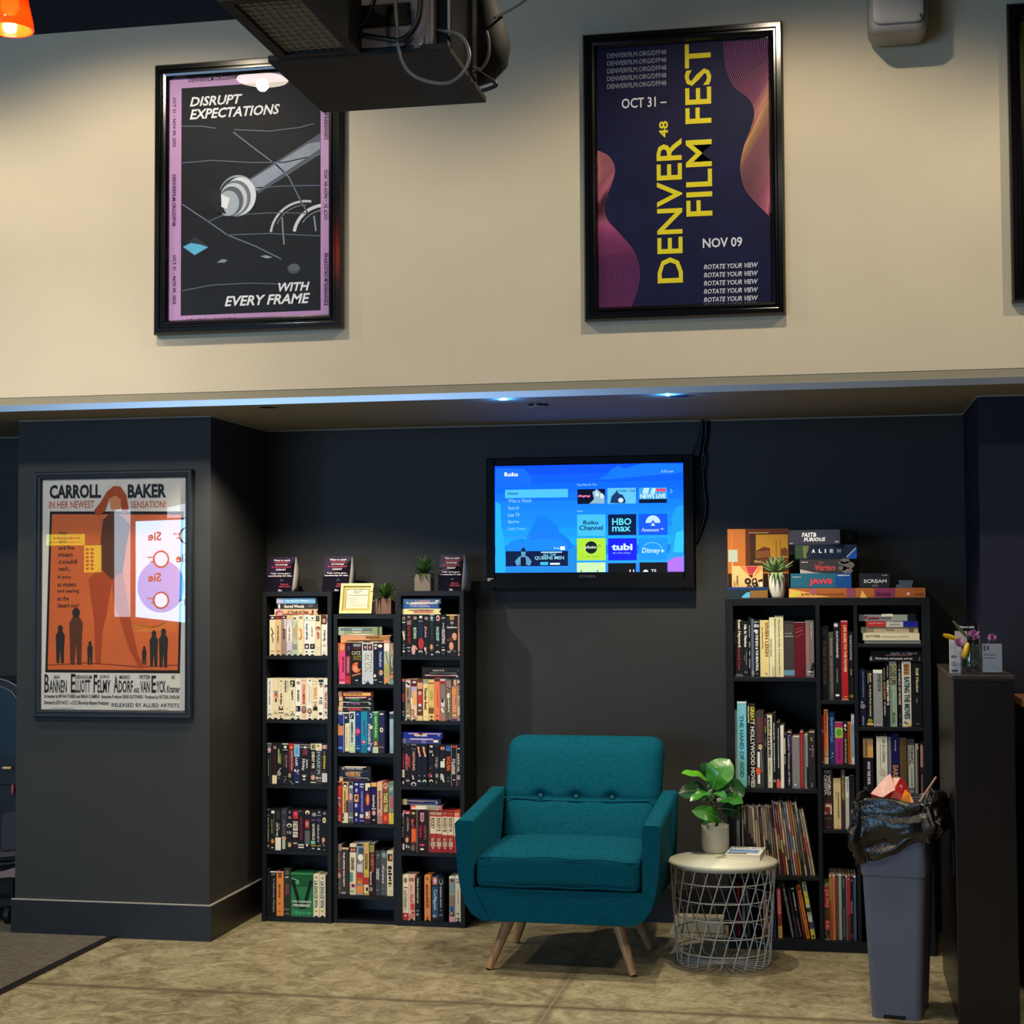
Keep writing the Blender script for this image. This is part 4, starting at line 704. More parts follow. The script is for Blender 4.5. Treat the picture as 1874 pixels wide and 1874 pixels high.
TAPES = r'''
@ L 4 484 1080 14.415 left rack's top shelf
130 285 C|b .02 .11 K;o .5 .065 .25 .02 W;d .3 .31 .7 .47 .16 Z;d .7 .44 .3 .5 .14 Z;d .4 .5 .7 .64 .14 Z;d .45 .62 .6 .7 .08 Z;z .2 .8 .87 .9 y|cream|brown diagonal script
285 435 T|b .02 .11 M;r .2 .8 .05 .08 R;x .3 .6 .26 .69 Z;z .25 .8 .88 .9 Z|tan|brown block title
435 580 V|b .02 .1 K;o .5 .06 .3 .02 p;s .34 .6 D;r .6 .95 .1 .35 I|mauve brown|dark smudged title
580 730 I|b 0 .1 T;b .25 .66 W;T .25 .75 .27 .65 U Cast Away;c .93 g W|pale lilac|purple title
735 880 S|b .0 .13 C;o .4 .08 .28 .03 g;x .6 .75 .22 .6 R;x .15 .5 .32 .54 O;r .05 .85 .71 .84 G|sage|thin red title
880 1035 C|r .2 .8 .03 .1 G;o .4 .47 .34 .15 O;o .25 .47 .2 .1 C;d .2 .6 .8 .55 .12 O;z .4 .7 .92 .93 y|cream|orange curled ornament
1040 1190 W|o .5 .075 .24 .025 t;b .125 .135 A;x .3 .7 .22 .62 B;r .1 .9 .71 .83 D;o .5 .78 .2 .03 W;r .25 .7 .89 .91 K|white|blue grey lettering
1190 1340 W|o .5 .075 .22 .025 g;b .125 .132 y;x .3 .55 .3 .52 D;r .08 .92 .71 .83 K;o .5 .77 .22 .03 G;r .3 .75 .89 .91 K|white|short dark title
1340 1485 C|r .1 .75 .02 .15 K;r .35 .55 .04 .12 G;o .5 .33 .4 .05 M;o .5 .35 .25 .035 F;T .25 .75 .41 .58 R ARTH;b .8 .805 R|cream|red face above red title
1495 1640 W|b .0 .23 Z;f .5 .13 .7 F K;T .35 .8 .38 .65 K Harry;d .1 .62 .9 .58 .06 K;o .5 .74 .35 .03 S;z .3 .7 .91 .93 y|white|black script title
1640 1735 W|r .3 1 .3 .75 p;d .4 .7 .9 .45 .2 V;z .2 .8 .05 .2 g;o .5 .68 .4 .06 p|white|pink flourish
= 250 1400 490 640 T|b .03 .2 p;r .06 .19 .1 .9 R;f .14 .12 .9 p M;T .25 .75 .3 .78 M A Touch of Class;r .2 .8 .86 .9 Z|tan|red brown title
= 315 1410 340 480 D|r .1 .9 .04 .08 W;T .2 .8 .18 .66 W Sacred Woods;z .3 .8 .72 .9 g|black|white script title
= 310 1390 185 335 L|b 0 .17 Q;r .1 .7 .02 .15 l;T .3 .75 .22 .8 #bfe6fa One Hand Don Frederico;b .95 1 N|sky blue|pale title
@ L 3 484 1230 14.415 left rack's second shelf
60 215 W|T .25 .6 .05 .65 B The Young Captain;o .5 .78 .1 .01 A;c .91 g W|white|long blue grey title
215 365 C|r .2 .9 .3 .37 G;o .6 .43 .34 .07 R;o .6 .45 .24 .045 F;r .4 .75 .5 .57 Z;z .2 .8 .78 .79 M;z .2 .8 .83 .87 y|cream|red hair portrait
365 510 C|r .3 .7 .05 .07 D;x .42 .52 .14 .32 y;x .25 .7 .36 .63 Z;r .1 .85 .68 .77 K;o .5 .71 .2 .03 C;b .83 .845 K;o .4 .92 .12 .012 K|cream|brown title over dark photo
510 660 C|T .1 .55 .04 .33 #20382c Garland;x .6 .8 .07 .3 G;z .3 .7 .73 .75 y;c .91 g C|cream|green black title at top
660 815 C|r .1 .9 .04 .2 K;r .3 .6 .07 .13 S;r .2 .5 .15 .19 C;x .25 .7 .28 .52 D;z .2 .8 .79 .83 y;c .91 D C|cream|dark photo at top
815 960 W|o .5 .1 .35 .04 V;T .3 .7 .28 .56 K BLISSED;r .08 .9 .67 .8 K;r .1 .4 .7 .78 G;r .2 .7 .91 .93 K|white|heavy black title
960 1115 #e6c8b0|z .1 .9 .04 .06 Z;T .22 .72 .14 .63 R COLUMBINE;o .5 .76 .42 .09 Z;o .5 .75 .3 .06 V;b .84 .845 C;z .4 .7 .9 .94 y|peach|red title over brown portrait
1115 1265 W|r .4 .7 .03 .06 D;x .3 .45 .14 .6 y;x .7 .8 .2 .62 y;o .5 .79 .4 .07 Z;o .5 .79 .25 .045 F;z .3 .7 .87 .93 y|white|two thin olive lines
1265 1410 C|z .1 .9 .05 .07 y;z .1 .9 .12 .13 y;T .2 .75 .2 .49 O WOLF;r .1 .9 .57 .58 D;r .05 .95 .74 .77 K;o .5 .71 .38 .05 K;o .5 .65 .2 .045 V;z .2 .8 .92 .93 y|cream|orange title over black figure
1410 1560 W|r .1 .95 .02 .09 #28343a;o .55 .14 .3 .04 K;o .55 .17 .22 .04 V;T .2 .8 .45 .62 D 9 1/2;o .45 .85 .3 .035 Z|white|dark green box at top
1560 1700 W|o .5 .18 .45 .03 K;o .45 .2 .25 .03 V;T .15 .75 .33 .73 R TRUST HUD;z .2 .9 .3 .32 O;r .3 .7 .8 .84 D;z .2 .8 .87 .89 g|white|tall red title
@ L 2 480 1350 14.415 left rack's third shelf
80 245 K|b 0 .03 G;b .05 .09 g;f .5 .16 .7 p G;r .15 .8 .2 .24 V;x .2 .4 .38 .8 G;r .7 .9 .3 1 #3a382c|black|grey photo at top
245 385 J|o .6 .1 .3 .04 V;b .78 .99 C;r .0 .1 .76 1 K|dark brown|cream paper label at foot
385 520 K|T .15 .5 .14 .48 e HOOFISH;x .45 .9 .25 .5 y;o .4 .74 .4 .06 G;d .2 .7 .8 .6 .1 W;z .2 .6 .83 .87 G|black|lime lettering
520 690 K|b 0 .03 S;o .5 .09 .24 .035 W;r .1 .9 .155 .165 W;x .1 .45 .28 .58 Z;x .5 .85 .28 .6 V;z .1 .8 .8 .82 y;d .3 .95 .6 .85 .1 G|black|white round badge
690 830 M|b 0 .04 R;o .5 .09 .4 .045 X;b .14 .62 #6a2a24;T .4 .8 .18 .66 p Dangerous Woman;r 0 1 .68 1 K;o .2 .78 .3 .06 V;d .2 .9 .9 1 .12 G|dark red|orange badge at top
830 985 N|b .05 .32 L;b .02 .04 W;r .3 .7 .1 .25 #5d93bd;T .25 .65 .35 .55 W LUX;o .2 .66 .14 .03 W;o .75 .66 .14 .03 I;d .2 .62 .8 .75 .1 I;r .3 .8 .93 .95 W|dark navy|light blue upper block
985 1270 K|b .02 .04 G;b .075 .1 G;o .5 .09 .15 .03 I;r .28 .75 .14 .28 #6a3038;T .15 .5 .37 .66 I Mighty;T .55 .8 .38 .6 I Joanna;r .2 .65 .76 .77 W;o .42 .8 .16 .02 W;o .42 .87 .12 .02 W|wide black|silver script title
1270 1410 D|b 0 .15 #b8ad84;r .3 .8 .03 .12 #5c5a40;b .15 .66 K;T .25 .8 .2 .6 C DENY ME;o .5 .82 .4 .06 F;b .93 .95 C|black|slanted cream title
1410 1570 D|b 0 .17 C;r .2 .6 .03 .08 y;r .5 .9 .1 .15 I;T .2 .75 .2 .7 #8ba0a6 MARRY;d .4 .74 .6 .68 .2 Q;z .1 .9 .8 .86 W;z .1 .9 .88 .92 y|charcoal|large grey blue title
1570 1720 K|b .03 .06 V;o .5 .08 .35 .05 p;b .1 .12 F;x .3 .6 .17 .3 V;T .25 .65 .3 .6 Y ETMAN;r .3 .6 .62 .7 Z;r .05 .98 .71 .93 I|black|yellow title over white label
@ L 1 476 1470 14.415 left rack's fourth shelf
110 255 K|b .0 .015 G;r .1 .9 .14 .155 G;T .25 .7 .2 .8 #8aa89c SON OF GODZILLA;o .5 .9 .35 .03 G|black|long grey green title
255 400 K|r .25 .85 .04 .11 W;x .2 .5 .25 .6 y;x .7 .8 .14 .66 G;o .5 .79 .45 .08 Z;o .5 .78 .25 .05 O;z .3 .7 .92 .96 W|black|white square logo and brown photo
400 550 K|r .15 .75 .05 .24 D;T .15 .45 .33 .66 W LAW OF THE;x .5 .8 .35 .5 G;r 0 1 .69 1 W|black|tall white paper label at foot
555 695 D|z .2 .8 .04 .12 g;x .2 .8 .26 .62 g;o .5 .71 .4 .05 F;r .2 .75 .75 .97 S|charcoal|grey green label at foot
695 855 K|o .5 .07 .15 .03 G;o .5 .2 .25 .03 V;o .45 .39 .42 .05 C;o .45 .4 .25 .03 K;z .05 .9 .52 .6 G;o .5 .87 .3 .05 F;r .2 .8 .8 .82 V|black|cream emblem
860 1000 J|b .04 .22 R;o .55 .1 .3 .045 P;b .29 .31 W;r .05 .95 .335 .51 W;h .12 .9 .35 .49 K I WANT;r .05 .95 .54 .67 W;h .12 .9 .56 .65 K YOU;z .1 .9 .8 .84 W|dark red|white stacked title
1005 1160 K|r .1 .5 .03 .05 G;T .3 .72 .17 .74 #8c2038 GREATNESS;b .84 .87 W;b .9 .93 W|black|long crimson title
1160 1330 K|o .5 .07 .35 .055 C;o .5 .1 .2 .04 Z;r .15 .75 .25 .45 R;h .2 .7 .3 .4 p EYE;r .1 .9 .5 .85 g;o .45 .86 .15 .03 W|black|red box and hooded figure
1330 1480 K|o .6 .11 .4 .05 G;r .1 .85 .23 .26 g;T .3 .75 .34 .42 W LA;T .3 .75 .43 .73 C GAZELLE;r .05 .8 .75 .83 #6cc090;b .86 .875 Y;z .2 .7 .92 .95 W|black|mint green block
1480 1625 K|o .5 .06 .25 .03 G;r .1 .9 .13 .14 I;T .2 .5 .35 .8 I CRAZY;o .45 .25 .4 .05 U;z .2 .8 .84 .9 y;r .2 .7 .93 .96 W|black|vertical white capitals
1625 1770 K|r .2 .75 .05 .1 G;o .45 .24 .34 .07 C;o .45 .24 .2 .03 y;o .3 .72 .3 .06 F;d .1 .78 .5 .88 .2 V;z .2 .8 .95 .97 y|black|cream shield
@ L 0 476 1580 14.415 left rack's bottom shelf
80 260 K 110 |x .4 .6 .12 .7 D|tall black|no visible title
265 425 K 205 |b 0 .03 W;z .2 .9 .05 .1 G;T .35 .78 .16 .92 G A Halloween Mixtape|black|grey typed title
430 620 O 205 |b 0 .02 p;r .25 .75 .04 .06 K;r .25 .75 .08 .1 K;r .25 .75 .12 .135 K;x .3 .6 .3 .58 Z;o .45 .72 .12 .012 Z;z .2 .7 .88 .9 Z|orange|black stripes at top
625 800 #2c2e28 120 |o .5 .1 .3 .05 g;r .2 .7 .18 .2 W;r .2 .8 .33 .56 #6a3a40;z .1 .8 .84 .88 G;z .2 .8 .93 .96 G|dark olive|faded pink panel
805 1400 E 250 |b 0 .03 #3f8a58;b .03 .3 #14522c;d .08 .16 .5 .92 .14 #06180c;d .92 .16 .52 .92 .14 #06180c;d .04 .12 .36 .18 .03 #9cc8a4;o .3 .22 .09 .04 #5a9a76;b .82 1 #2a6a4a;z .1 .9 .86 .96 #3f9a66;h .06 .92 .63 .68 #c9d8c8 THE COMPLETE;h .1 .88 .71 .77 #c9d8c8 MINISERIES|wide green|huge black V
1405 1555 C 290 |r .3 .7 .05 .09 G;T .15 .75 .15 .78 #1b5a7a LA DOLCE VITA;r .25 .7 .84 .86 y|cream|tall blue title
1560 1720 C 310 |r .3 .7 .05 .09 G;T .15 .75 .15 .78 #1b5a7a LA DOLCE VITA;r .25 .7 .84 .86 y|cream|tall blue title
@ M 4 604 1130 14.415 middle rack's top shelf
65 230 #e8a868|b 0 .12 F;o .5 .08 .32 .03 Z;r .1 .9 .14 .47 O;x .3 .7 .15 .46 T;b .47 1 K;T .25 .7 .47 .61 p VHS;f .4 .8 .7 F K|orange and black|pale face below
240 400 P|b 0 .2 X;f .5 .1 .7 F O;T .5 .8 .34 .72 M RED EYE FOX;z .1 .9 .89 .91 M;b .95 1 p|hot pink|dark red title
400 545 M|b 0 .3 J;o .6 .12 .3 .06 U;r .15 .85 .32 .75 #8a4a50;x .35 .65 .36 .7 p;b .8 1 R;z .1 .9 .92 .95 P|dark crimson|dusty pink panel
550 840 K|r .2 .9 .02 .09 G;r .25 .8 .11 .16 M;h .06 .9 .2 .29 #b8b08a CATZ;h .2 .95 .31 .42 y OUTZ;o .5 .6 .42 .13 X;o .4 .63 .22 .08 F;o .8 .55 .2 .08 K;d .1 .8 .9 .74 .1 O;r .4 .65 .9 .92 W|wide black|orange flames
840 1140 #c4cbd4|r .1 .45 .03 .18 K;f .3 .1 .22 p K;r .52 .92 .03 .18 Z;f .72 .1 .22 p K;T .24 .84 .24 .69 K TITANIC;r .2 .3 .92 .94 g;r .45 .6 .92 .94 g;T .27 .81 .245 .685 W TITANIC|wide silver white|bold block title
1145 1255 K|r .1 .9 .03 .08 S;o .5 .13 .3 .03 I;d .3 .6 .5 .3 .3 N;o .35 .8 .28 .04 W;z .1 .8 .88 .92 W|narrow black|white blots
1255 1410 N|b 0 .13 K;o .4 .07 .4 .04 W;T .25 .75 .22 .58 #a4b4d4 Homefront;f .55 .71 .8 F K;r .1 .9 .82 1 K;z .2 .8 .94 .96 I|navy|pale blue title over a face
1420 1570 S|b 0 .2 W;d .3 .2 .7 .5 .3 G;r .1 .9 .5 .82 #b0a860;x .4 .6 .62 .8 y;o .4 .9 .42 .08 O;o .45 .88 .25 .05 F|pale grey green|yellowish lower half
1575 1735 #5c6a58|b 0 .25 V;d .2 .05 .9 .3 .2 T;d .8 .3 .4 .55 .2 S;d .2 .2 .6 .6 .15 W;f .55 .71 .6 F M;o .4 .82 .5 .05 O;r .1 .9 .88 1 #7aa49c|grey green|jungle picture and two faces
= 270 1590 430 625 #d69a6c|r .02 .16 .35 .75 C;r .05 .14 .45 .6 Z;o .24 .5 .09 .4 K;o .24 .5 .05 .25 Z;b .86 .98 F;r .3 .9 .6 .98 #a87844;T .55 .9 .5 .78 Z WAYNE|tan and peach|dark round photo
= 140 1360 190 410 #8f9a78|b 0 .14 #aab49c;o .08 .5 .06 .32 W;T .55 .8 .22 .45 C Sacred;z .3 .45 .26 .55 C;r .58 .86 .05 .78 #5a7088;z .62 .8 .3 .6 Q;b .9 .94 #4a5a20|thick grey green|blue photo panel
@ M 3 600 1250 13.885 middle rack's second shelf
110 240 K|r 0 1 .03 .19 G;f .5 .11 .7 I D;x .4 .6 .28 .52 M;T .05 .9 .54 .82 R BLADE;r .1 .9 .9 .92 I|black|red vertical title
245 395 #22307a|b 0 .05 I;r .2 .8 .05 .08 Q;b .3 .58 #c89068;o .7 .32 .5 .03 N;h .15 .9 .36 .52 O BIRD;b .85 .93 B;r .3 .7 .87 .9 L|royal blue|peach lettering
395 540 #1d2440|b .02 .05 W;d .2 .05 .9 .09 .1 W;r .1 .9 .05 .2 #2a2a50;r .3 .6 .12 .17 I;r .3 1 .3 .97 C;o .75 .32 .4 .04 C;x .5 .7 .38 .9 y;r .0 .14 .05 1 #8a90b0|navy|cream arched panel
540 695 #b8ccc8|r .15 .75 .04 .18 K;d .3 .16 .5 .07 .12 I;T .3 .65 .24 .74 K AMERICAN;r .0 1 .8 1 S;r .1 .7 .86 .95 e|pale blue green|black title
695 835 #123a80|r .3 .6 .05 .08 I;T .15 .6 .38 .6 R HOOK;o .5 .48 .42 .06 P;z .25 .7 .82 .84 L;r .2 .8 .88 .91 L|deep blue|red splash title
835 1000 A|x .4 .7 .22 .6 U;o .4 .74 .32 .045 R;o .45 .74 .2 .03 p;b .82 1 #12708c|teal blue|purple letters and red badge
1005 1140 #1c4268|o .6 .1 .3 .06 Q;o .5 .1 .2 .04 N;T .1 .6 .3 .8 I INVADERS;r .5 .95 .34 .42 C;o .3 .9 .3 .05 l;d .5 .85 .9 .75 .2 L|blue|white vertical title
1140 1285 E|b 0 .02 W;o .5 .06 .38 .02 #52b080;T .35 .75 .12 .62 e EARTHLING;r .1 .9 .7 .85 Z;f .5 .76 .7 F M;b .85 1 S|bright green|lime title
1285 1435 #22264a|b 0 .06 D;r .2 .8 .04 .07 W;o .5 .44 .3 .06 C;o .5 .44 .15 .025 #22264a;b .78 1 #2c2a3a;r .1 .9 .85 .87 V|dark indigo|cream ring emblem
1565 1715 Q|b 0 .04 I;b .04 .16 #2a4260;x .35 .65 .3 .7 #b0a8b8;r .3 .7 .8 .86 L;b .84 1 #86a8bc|light blue|nothing beside it
= 120 1155 560 685 K|b .0 .12 T;r .16 .18 .1 .9 T;T .15 .8 .27 .68 #d04460 HORNET;r .71 .84 .1 .9 W;o .77 .5 .03 .3 K;z .3 .7 .85 .93 G|black and tan|pink slanted title
= 130 1150 405 535 K|b .02 .13 T;r .14 .17 .1 .9 g;T .2 .75 .25 .62 #8a6aa0 a Tangle;r .71 .84 .1 .9 W;o .77 .6 .04 .3 K;z .3 .7 .86 .94 G|black and tan|purple script
= 130 1150 260 375 K|b .02 .13 T;r .14 .17 .1 .9 g;b .2 .7 #12302a;T .15 .85 .33 .6 #2f9a72 PARIS;r .71 .84 .1 .9 M;d .73 .2 .83 .8 .3 p;z .3 .7 .86 .94 G|black and tan|green title
= 130 1155 105 240 M|b 0 .1 V;r .12 .73 .15 .92 H;T .25 .85 .16 .68 M THE INNER BRIDGE;r .85 .93 .3 .7 p|maroon|mustard title panel
@ M 2 600 1390 14.415 middle rack's third shelf
75 210 #3c365e|b 0 .02 G;r .2 .95 .03 .33 R;z .2 .8 .88 .92 g|slate purple|red upper block
220 365 R|b 0 .02 F;o .5 .06 .4 .035 J;r .0 1 .12 .35 #c03a30;d .3 .38 .8 .42 .2 p;o .4 .45 .3 .04 g;d .4 .5 .8 .62 .3 V;r .2 .8 .83 .85 F;r .2 .8 .88 .9 F;r .2 .8 .93 .945 F|red|pale stripes at foot
380 530 #d8b070|o .5 .08 .38 .06 K;o .5 .1 .25 .03 W;x .3 .55 .22 .75 Z;r .65 1 .45 .75 #483040;b .75 1 C;r 0 .3 .76 .95 #5a584c;r .1 .9 .86 .88 W|golden|brown ornate lettering
535 665 #6a6a70|o .5 .06 .3 .05 K;o .6 .12 .4 .04 I;o .5 .36 .35 .09 p;d .3 .45 .8 .62 .3 #8a7890;r .1 .9 .5 .72 #54506a;b .85 .88 I;r .2 .7 .92 1 #4a4a44|grey|pink flower
685 820 #22206e|r .2 .8 .03 .08 I;o .5 .2 .22 .05 l;r .1 .9 .3 .48 H;o .5 .38 .25 .05 Z;o .45 .57 .26 .05 l;r .1 .9 .72 .86 K;f .5 .78 .6 W D;r .4 .6 .88 .95 l|indigo|yellow square at centre
825 965 #2c2a72|r .1 .9 .04 .07 I;z .1 .8 .09 .14 l;T .4 .65 .22 .73 l A HOUSE IN THE HILLS ABOVE;r .1 .8 .78 .87 I;z .1 .9 .92 .95 l|blue violet|thin white title
970 1130 #2a1848|r .1 .5 .02 .2 C;r .4 .95 .02 .12 C;o .5 .42 .3 .15 X;o .5 .42 .2 .1 O;r .1 .9 .7 .88 F;f .4 .76 .6 W M;b .9 1 #3a2430|dark purple|orange flame shape
1140 1290 #18164e|b 0 .1 H;b .1 .12 K;T .25 .7 .3 .6 C Grand Hotel;r .1 .85 .63 .65 W;r .05 .9 .66 .8 K;f .5 .73 .7 p D;b .82 1 K;r .3 .7 .9 .92 W|navy|cream script title
1300 1440 #d09a86|b 0 .22 #dcb48c;T .3 .7 .2 .65 Z Sweet Memories;b .8 1 #a87068;z .3 .6 .74 .77 M|dusty pink|brown script title
1445 1600 #8c4834|o .5 .09 .46 .08 F;o .5 .11 .3 .06 M;o .5 .12 .2 .045 p;b .22 .72 #6a4a22;T .15 .85 .25 .72 #e0d080 TAKE THIS;b .74 1 R;z .2 .7 .8 .95 X|brown|yellow slanted title
1600 1745 #7a9a8c|b 0 .06 t;d .2 .18 .8 .12 .16 W;r .1 .95 .24 .3 t;r .3 .95 .32 .6 #b0687a;x .45 .7 .4 .72 X;b .74 1 Y;o .5 .77 .12 .02 O|grey green fading to yellow|red letters
= 95 1140 415 535 K|b .03 .14 T;r .16 .18 .1 .9 G;T .2 .8 .3 .62 #7a2038 SPOTTED;r .72 .85 .1 .9 I;o .79 .3 .04 .3 K;z .3 .7 .88 .94 G|black|dark red title
= 75 1120 235 385 #16233c|r .02 .1 .1 .9 K;o .06 .5 .02 .25 W;T .15 .78 .21 .68 H THE RIVER WILD;r .78 .81 .3 .75 I;o .86 .5 .025 .25 I|dark blue|orange capitals
= 80 1130 85 215 K|r .04 .08 .1 .95 G;T .3 .8 .11 .75 I GET THE MOON TONIGHT;r .78 .97 .2 .85 C;T .4 .65 .82 .92 K NEWS|black|grey title and cream box
@ M 1 598 1530 14.415 middle rack's fourth shelf
75 210 N 220 C|o .5 .06 .25 .03 I;T .2 .6 .13 .68 #8aa0d0 CASABLANCA;r .1 .9 .35 .55 A;b .8 1 V;d .2 .75 .8 .8 .2 L;z .2 .8 .9 .94 p|navy blue|pale title and mauve foot
215 385 #574a48 225 C|b 0 .12 V;b .12 .2 #5a4048;T .2 .6 .18 .34 C BIG;T .1 .6 .34 .52 #d8a890 WILD;o .5 .62 .4 .06 F;r .1 .7 .5 .55 R;o .35 .78 .2 .03 W;z .1 .8 .85 .9 G|brown grey|cream capitals
390 580 #33302e 300 K|b 0 .04 T;T .2 .45 .1 .84 W THIS OFFICE WAS PARTY;d .6 .4 .8 .7 .1 M;r .0 .6 .94 .99 G|dark brown|white bold title
600 770 #dcd2b4 210 C|b .06 .16 M;f .3 .11 .35 F Z;f .7 .11 .35 F Z;T .2 .7 .27 .52 Z DENVER;r .0 .5 .56 .74 t;b .78 .86 p;o .55 .82 .25 .03 M;z .2 .7 .9 .96 y|cream|green block and two portraits
785 965 #8a9098 200 C|r .1 .9 .0 .04 K;r .3 1 .08 .2 #33506a;o .6 .27 .4 .07 W;d .2 .3 .3 .45 .3 #8a6a6a;r .1 .9 .4 .55 I;b .57 .66 R;b .66 .78 #b8582c;h .2 .8 .72 .8 H WU;b .82 .97 O;b .97 1 G|blue grey and orange|patchwork cover
970 1110 #c8a85a 190 C|z .2 .8 .05 .14 p;T .2 .75 .2 .5 Z STATION;h .1 .9 .5 .6 Y OX;b .66 .8 R;r .1 .8 .8 .96 C;r .4 .8 .85 .92 M|mustard|yellow crossed letters
1115 1265 J 200 C|r .1 .9 .02 .17 #8a8a50;o .5 .09 .2 .04 y;T .3 .85 .2 .55 #c06a58 ROBERTO;T .1 .45 .55 .8 W Benigni;z .1 .6 .84 .94 G|dark brown|salmon script title
1280 1425 #3a3d3e 390 K|o .5 .1 .2 .02 G;r .3 .6 .14 .16 G;T .15 .8 .4 .66 #c4c4c2 matter;z .1 .7 .86 .89 G|charcoal|light grey title
1430 1585 #4a5254 385 K|o .5 .1 .4 .06 #7a9a9c;d .2 .3 .8 .45 .15 G;T .2 .55 .35 .72 I Insulted;z .2 .7 .84 .86 G;z .2 .7 .94 .96 G|slate grey|pale diagonal smears
1590 1755 C 400 C|r .1 .85 .06 .22 J;o .6 .14 .2 .06 F;x .12 .8 .33 .78 K;z .2 .8 .9 .91 y|cream|black bars of lettering
@ R 4 726 1085 14.415 right rack's top shelf
95 245 #171c24|o .5 .1 .35 .05 #b09a78;o .5 .11 .2 .03 K;r .05 .9 .18 .2 W;d .2 .4 .6 .62 .18 C;x .4 .85 .4 .6 C;o .5 .74 .2 .02 G;r .2 .8 .8 .82 G;o .5 .89 .3 .025 I|black|cream curved title
250 395 #1c1418|o .5 .06 .3 .025 V;r .1 .9 .13 .25 V;f .4 .19 .6 V K;T .28 .75 .28 .7 R NO WAY OUT;r .1 .8 .79 .81 I;o .5 .88 .25 .02 G|black|tall red title
395 545 #141618|o .6 .08 .35 .04 V;T .3 .85 .31 .58 #b8d0c0 BATMAN;o .3 .85 .35 .12 p;d .5 .75 1 .85 .25 F|black|pale green title and pink figure
550 700 #181c28|r .3 .8 .02 .08 C;r .1 .9 .14 .16 G;b .22 .58 #1a2438;o .6 .7 .5 .14 R;d .2 .6 1 .62 .2 R;c .92 C K|black and red|cream arc at foot
705 855 #17141a|o .5 .09 .35 .04 V;x .15 .3 .28 .34 p;T .2 .6 .3 .55 #c0a0a0 Point;x .7 .85 .25 .6 M;d .3 .8 .5 .95 .2 F;o .3 .83 .2 .05 I|black|slim dusty pink script
855 1005 #141d24|r .1 .9 .0 .02 Q;o .45 .08 .24 .035 #a8d0d8;r .1 .8 .13 .145 Q;x .4 .55 .2 .62 g;o .4 .8 .4 .1 Z;o .4 .78 .25 .06 F;r .3 .7 .95 .98 I|black|light blue globe badge
1010 1155 #11151a|o .55 .09 .35 .08 p;o .5 .09 .2 .03 M;r .2 .9 .15 .2 K;T .2 .75 .3 .63 #a8e0d4 FACE/OFF;o .45 .74 .2 .015 G;c .93 W K|black|mint slanted title
1160 1300 #15151a|o .5 .08 .4 .02 G;x .4 .65 .2 .32 W;T .2 .85 .34 .7 #d0c8d4 HAUNTING;z .2 .7 .78 .8 W;r .2 .8 .84 .87 W;z .1 .8 .92 .94 G|black|tall pale lavender title
1305 1605 #1a171a|b 0 .03 T;r .3 .7 .03 .13 #a8853a;o .5 .2 .15 .04 G;h .04 .95 .28 .33 #d8d4d0 Casablanca;o .72 .52 .22 .08 F;d .1 .62 .9 .6 .08 F;o .45 .76 .2 .1 F;o .4 .6 .25 .05 Z;r .1 .4 .87 .92 G;r .6 .85 .87 .89 G|wide black|white title over dancing couple
1615 1750 #d8a488|b 0 .02 p;T .25 .75 .03 .43 K CAT BALLOU;b .45 .7 #d89a8c;r .25 .7 .88 .94 Z|peach|black capitals
= 95 1155 410 560 #e4dca0|r .2 .38 .3 .8 #dc8a72;r .41 .58 .3 .8 #d06070;o .74 .5 .09 .35 Z;o .74 .45 .04 .2 F;r .87 .9 .45 .55 K;r .93 .96 .3 .7 y|pale yellow|pink and red blocks
= 100 1115 265 400 #2f5c98|o .05 .5 .02 .3 W;x .3 .7 .22 .75 l;r .8 .83 .2 .85 W;o .91 .4 .03 .3 W|mid blue|white moon at right
= 150 1165 120 250 #4a6a92|r .0 .04 .1 .9 I;d .08 .2 .1 .9 .25 W;d .08 .15 .2 .1 .15 W;T .25 .7 .43 .72 p GHOST;z .3 .7 .82 .97 I;x .3 .5 .32 .42 I|steel blue|pinkish title
@ R 3 724 1215 14.415 right rack's second shelf
95 245 #16161e|b 0 .07 #c05a60;r .1 .9 .07 .3 #2a2a34;T .2 .55 .34 .55 #d05058 GO;x .55 .9 .36 .54 R;r .1 .8 .78 .81 G;o .5 .87 .25 .03 t|black|red lettering at middle
255 405 #8a7a64|r .1 .9 .03 .2 I;d .2 .08 .8 .14 .3 K;x .35 .6 .24 .42 Z;x .4 .7 .5 .57 Z;o .45 .77 .12 .015 W;c .92 W V;r .0 .2 .95 1 I|taupe|grey photo at top
410 560 #d8bca0|b 0 .17 M;o .55 .07 .35 .03 I;r .05 .9 .18 .45 #a89cc8;r .35 .85 .28 .6 H;d .0 .45 .2 .75 .2 W;f .25 .78 .5 F M;d .2 .85 .9 .95 .3 #b07068|cream and lilac|maroon top
565 715 #6a3a24|o .5 .16 .5 .12 F;o .5 .04 .45 .05 Z;r .2 .8 .24 .27 M;o .5 .34 .35 .05 F;r .1 .9 .39 .6 R;o .5 .63 .3 .04 I;b .7 .9 Z;z .2 .8 .73 .78 I;b .88 1 T|brown|woman's face filling the top
720 860 #e4c890|b 0 .1 #9c9684;T .25 .75 .2 .73 K Thunder Road;z .3 .7 .9 .91 y|cream yellow|black script title
865 1020 #d6bc74|r .05 .9 .08 .1 Z;r .05 .9 .12 .65 #ccb468;T .25 .75 .28 .5 y KOSTNER;r .05 .9 .68 .82 #6a5020;r .3 .7 .88 .92 Z|straw yellow|brown photo square
1025 1165 #e2744e|b 0 .05 M;x .5 .7 .2 .68 #a83a20;r .3 .7 .86 .89 R|coral orange|faint red title
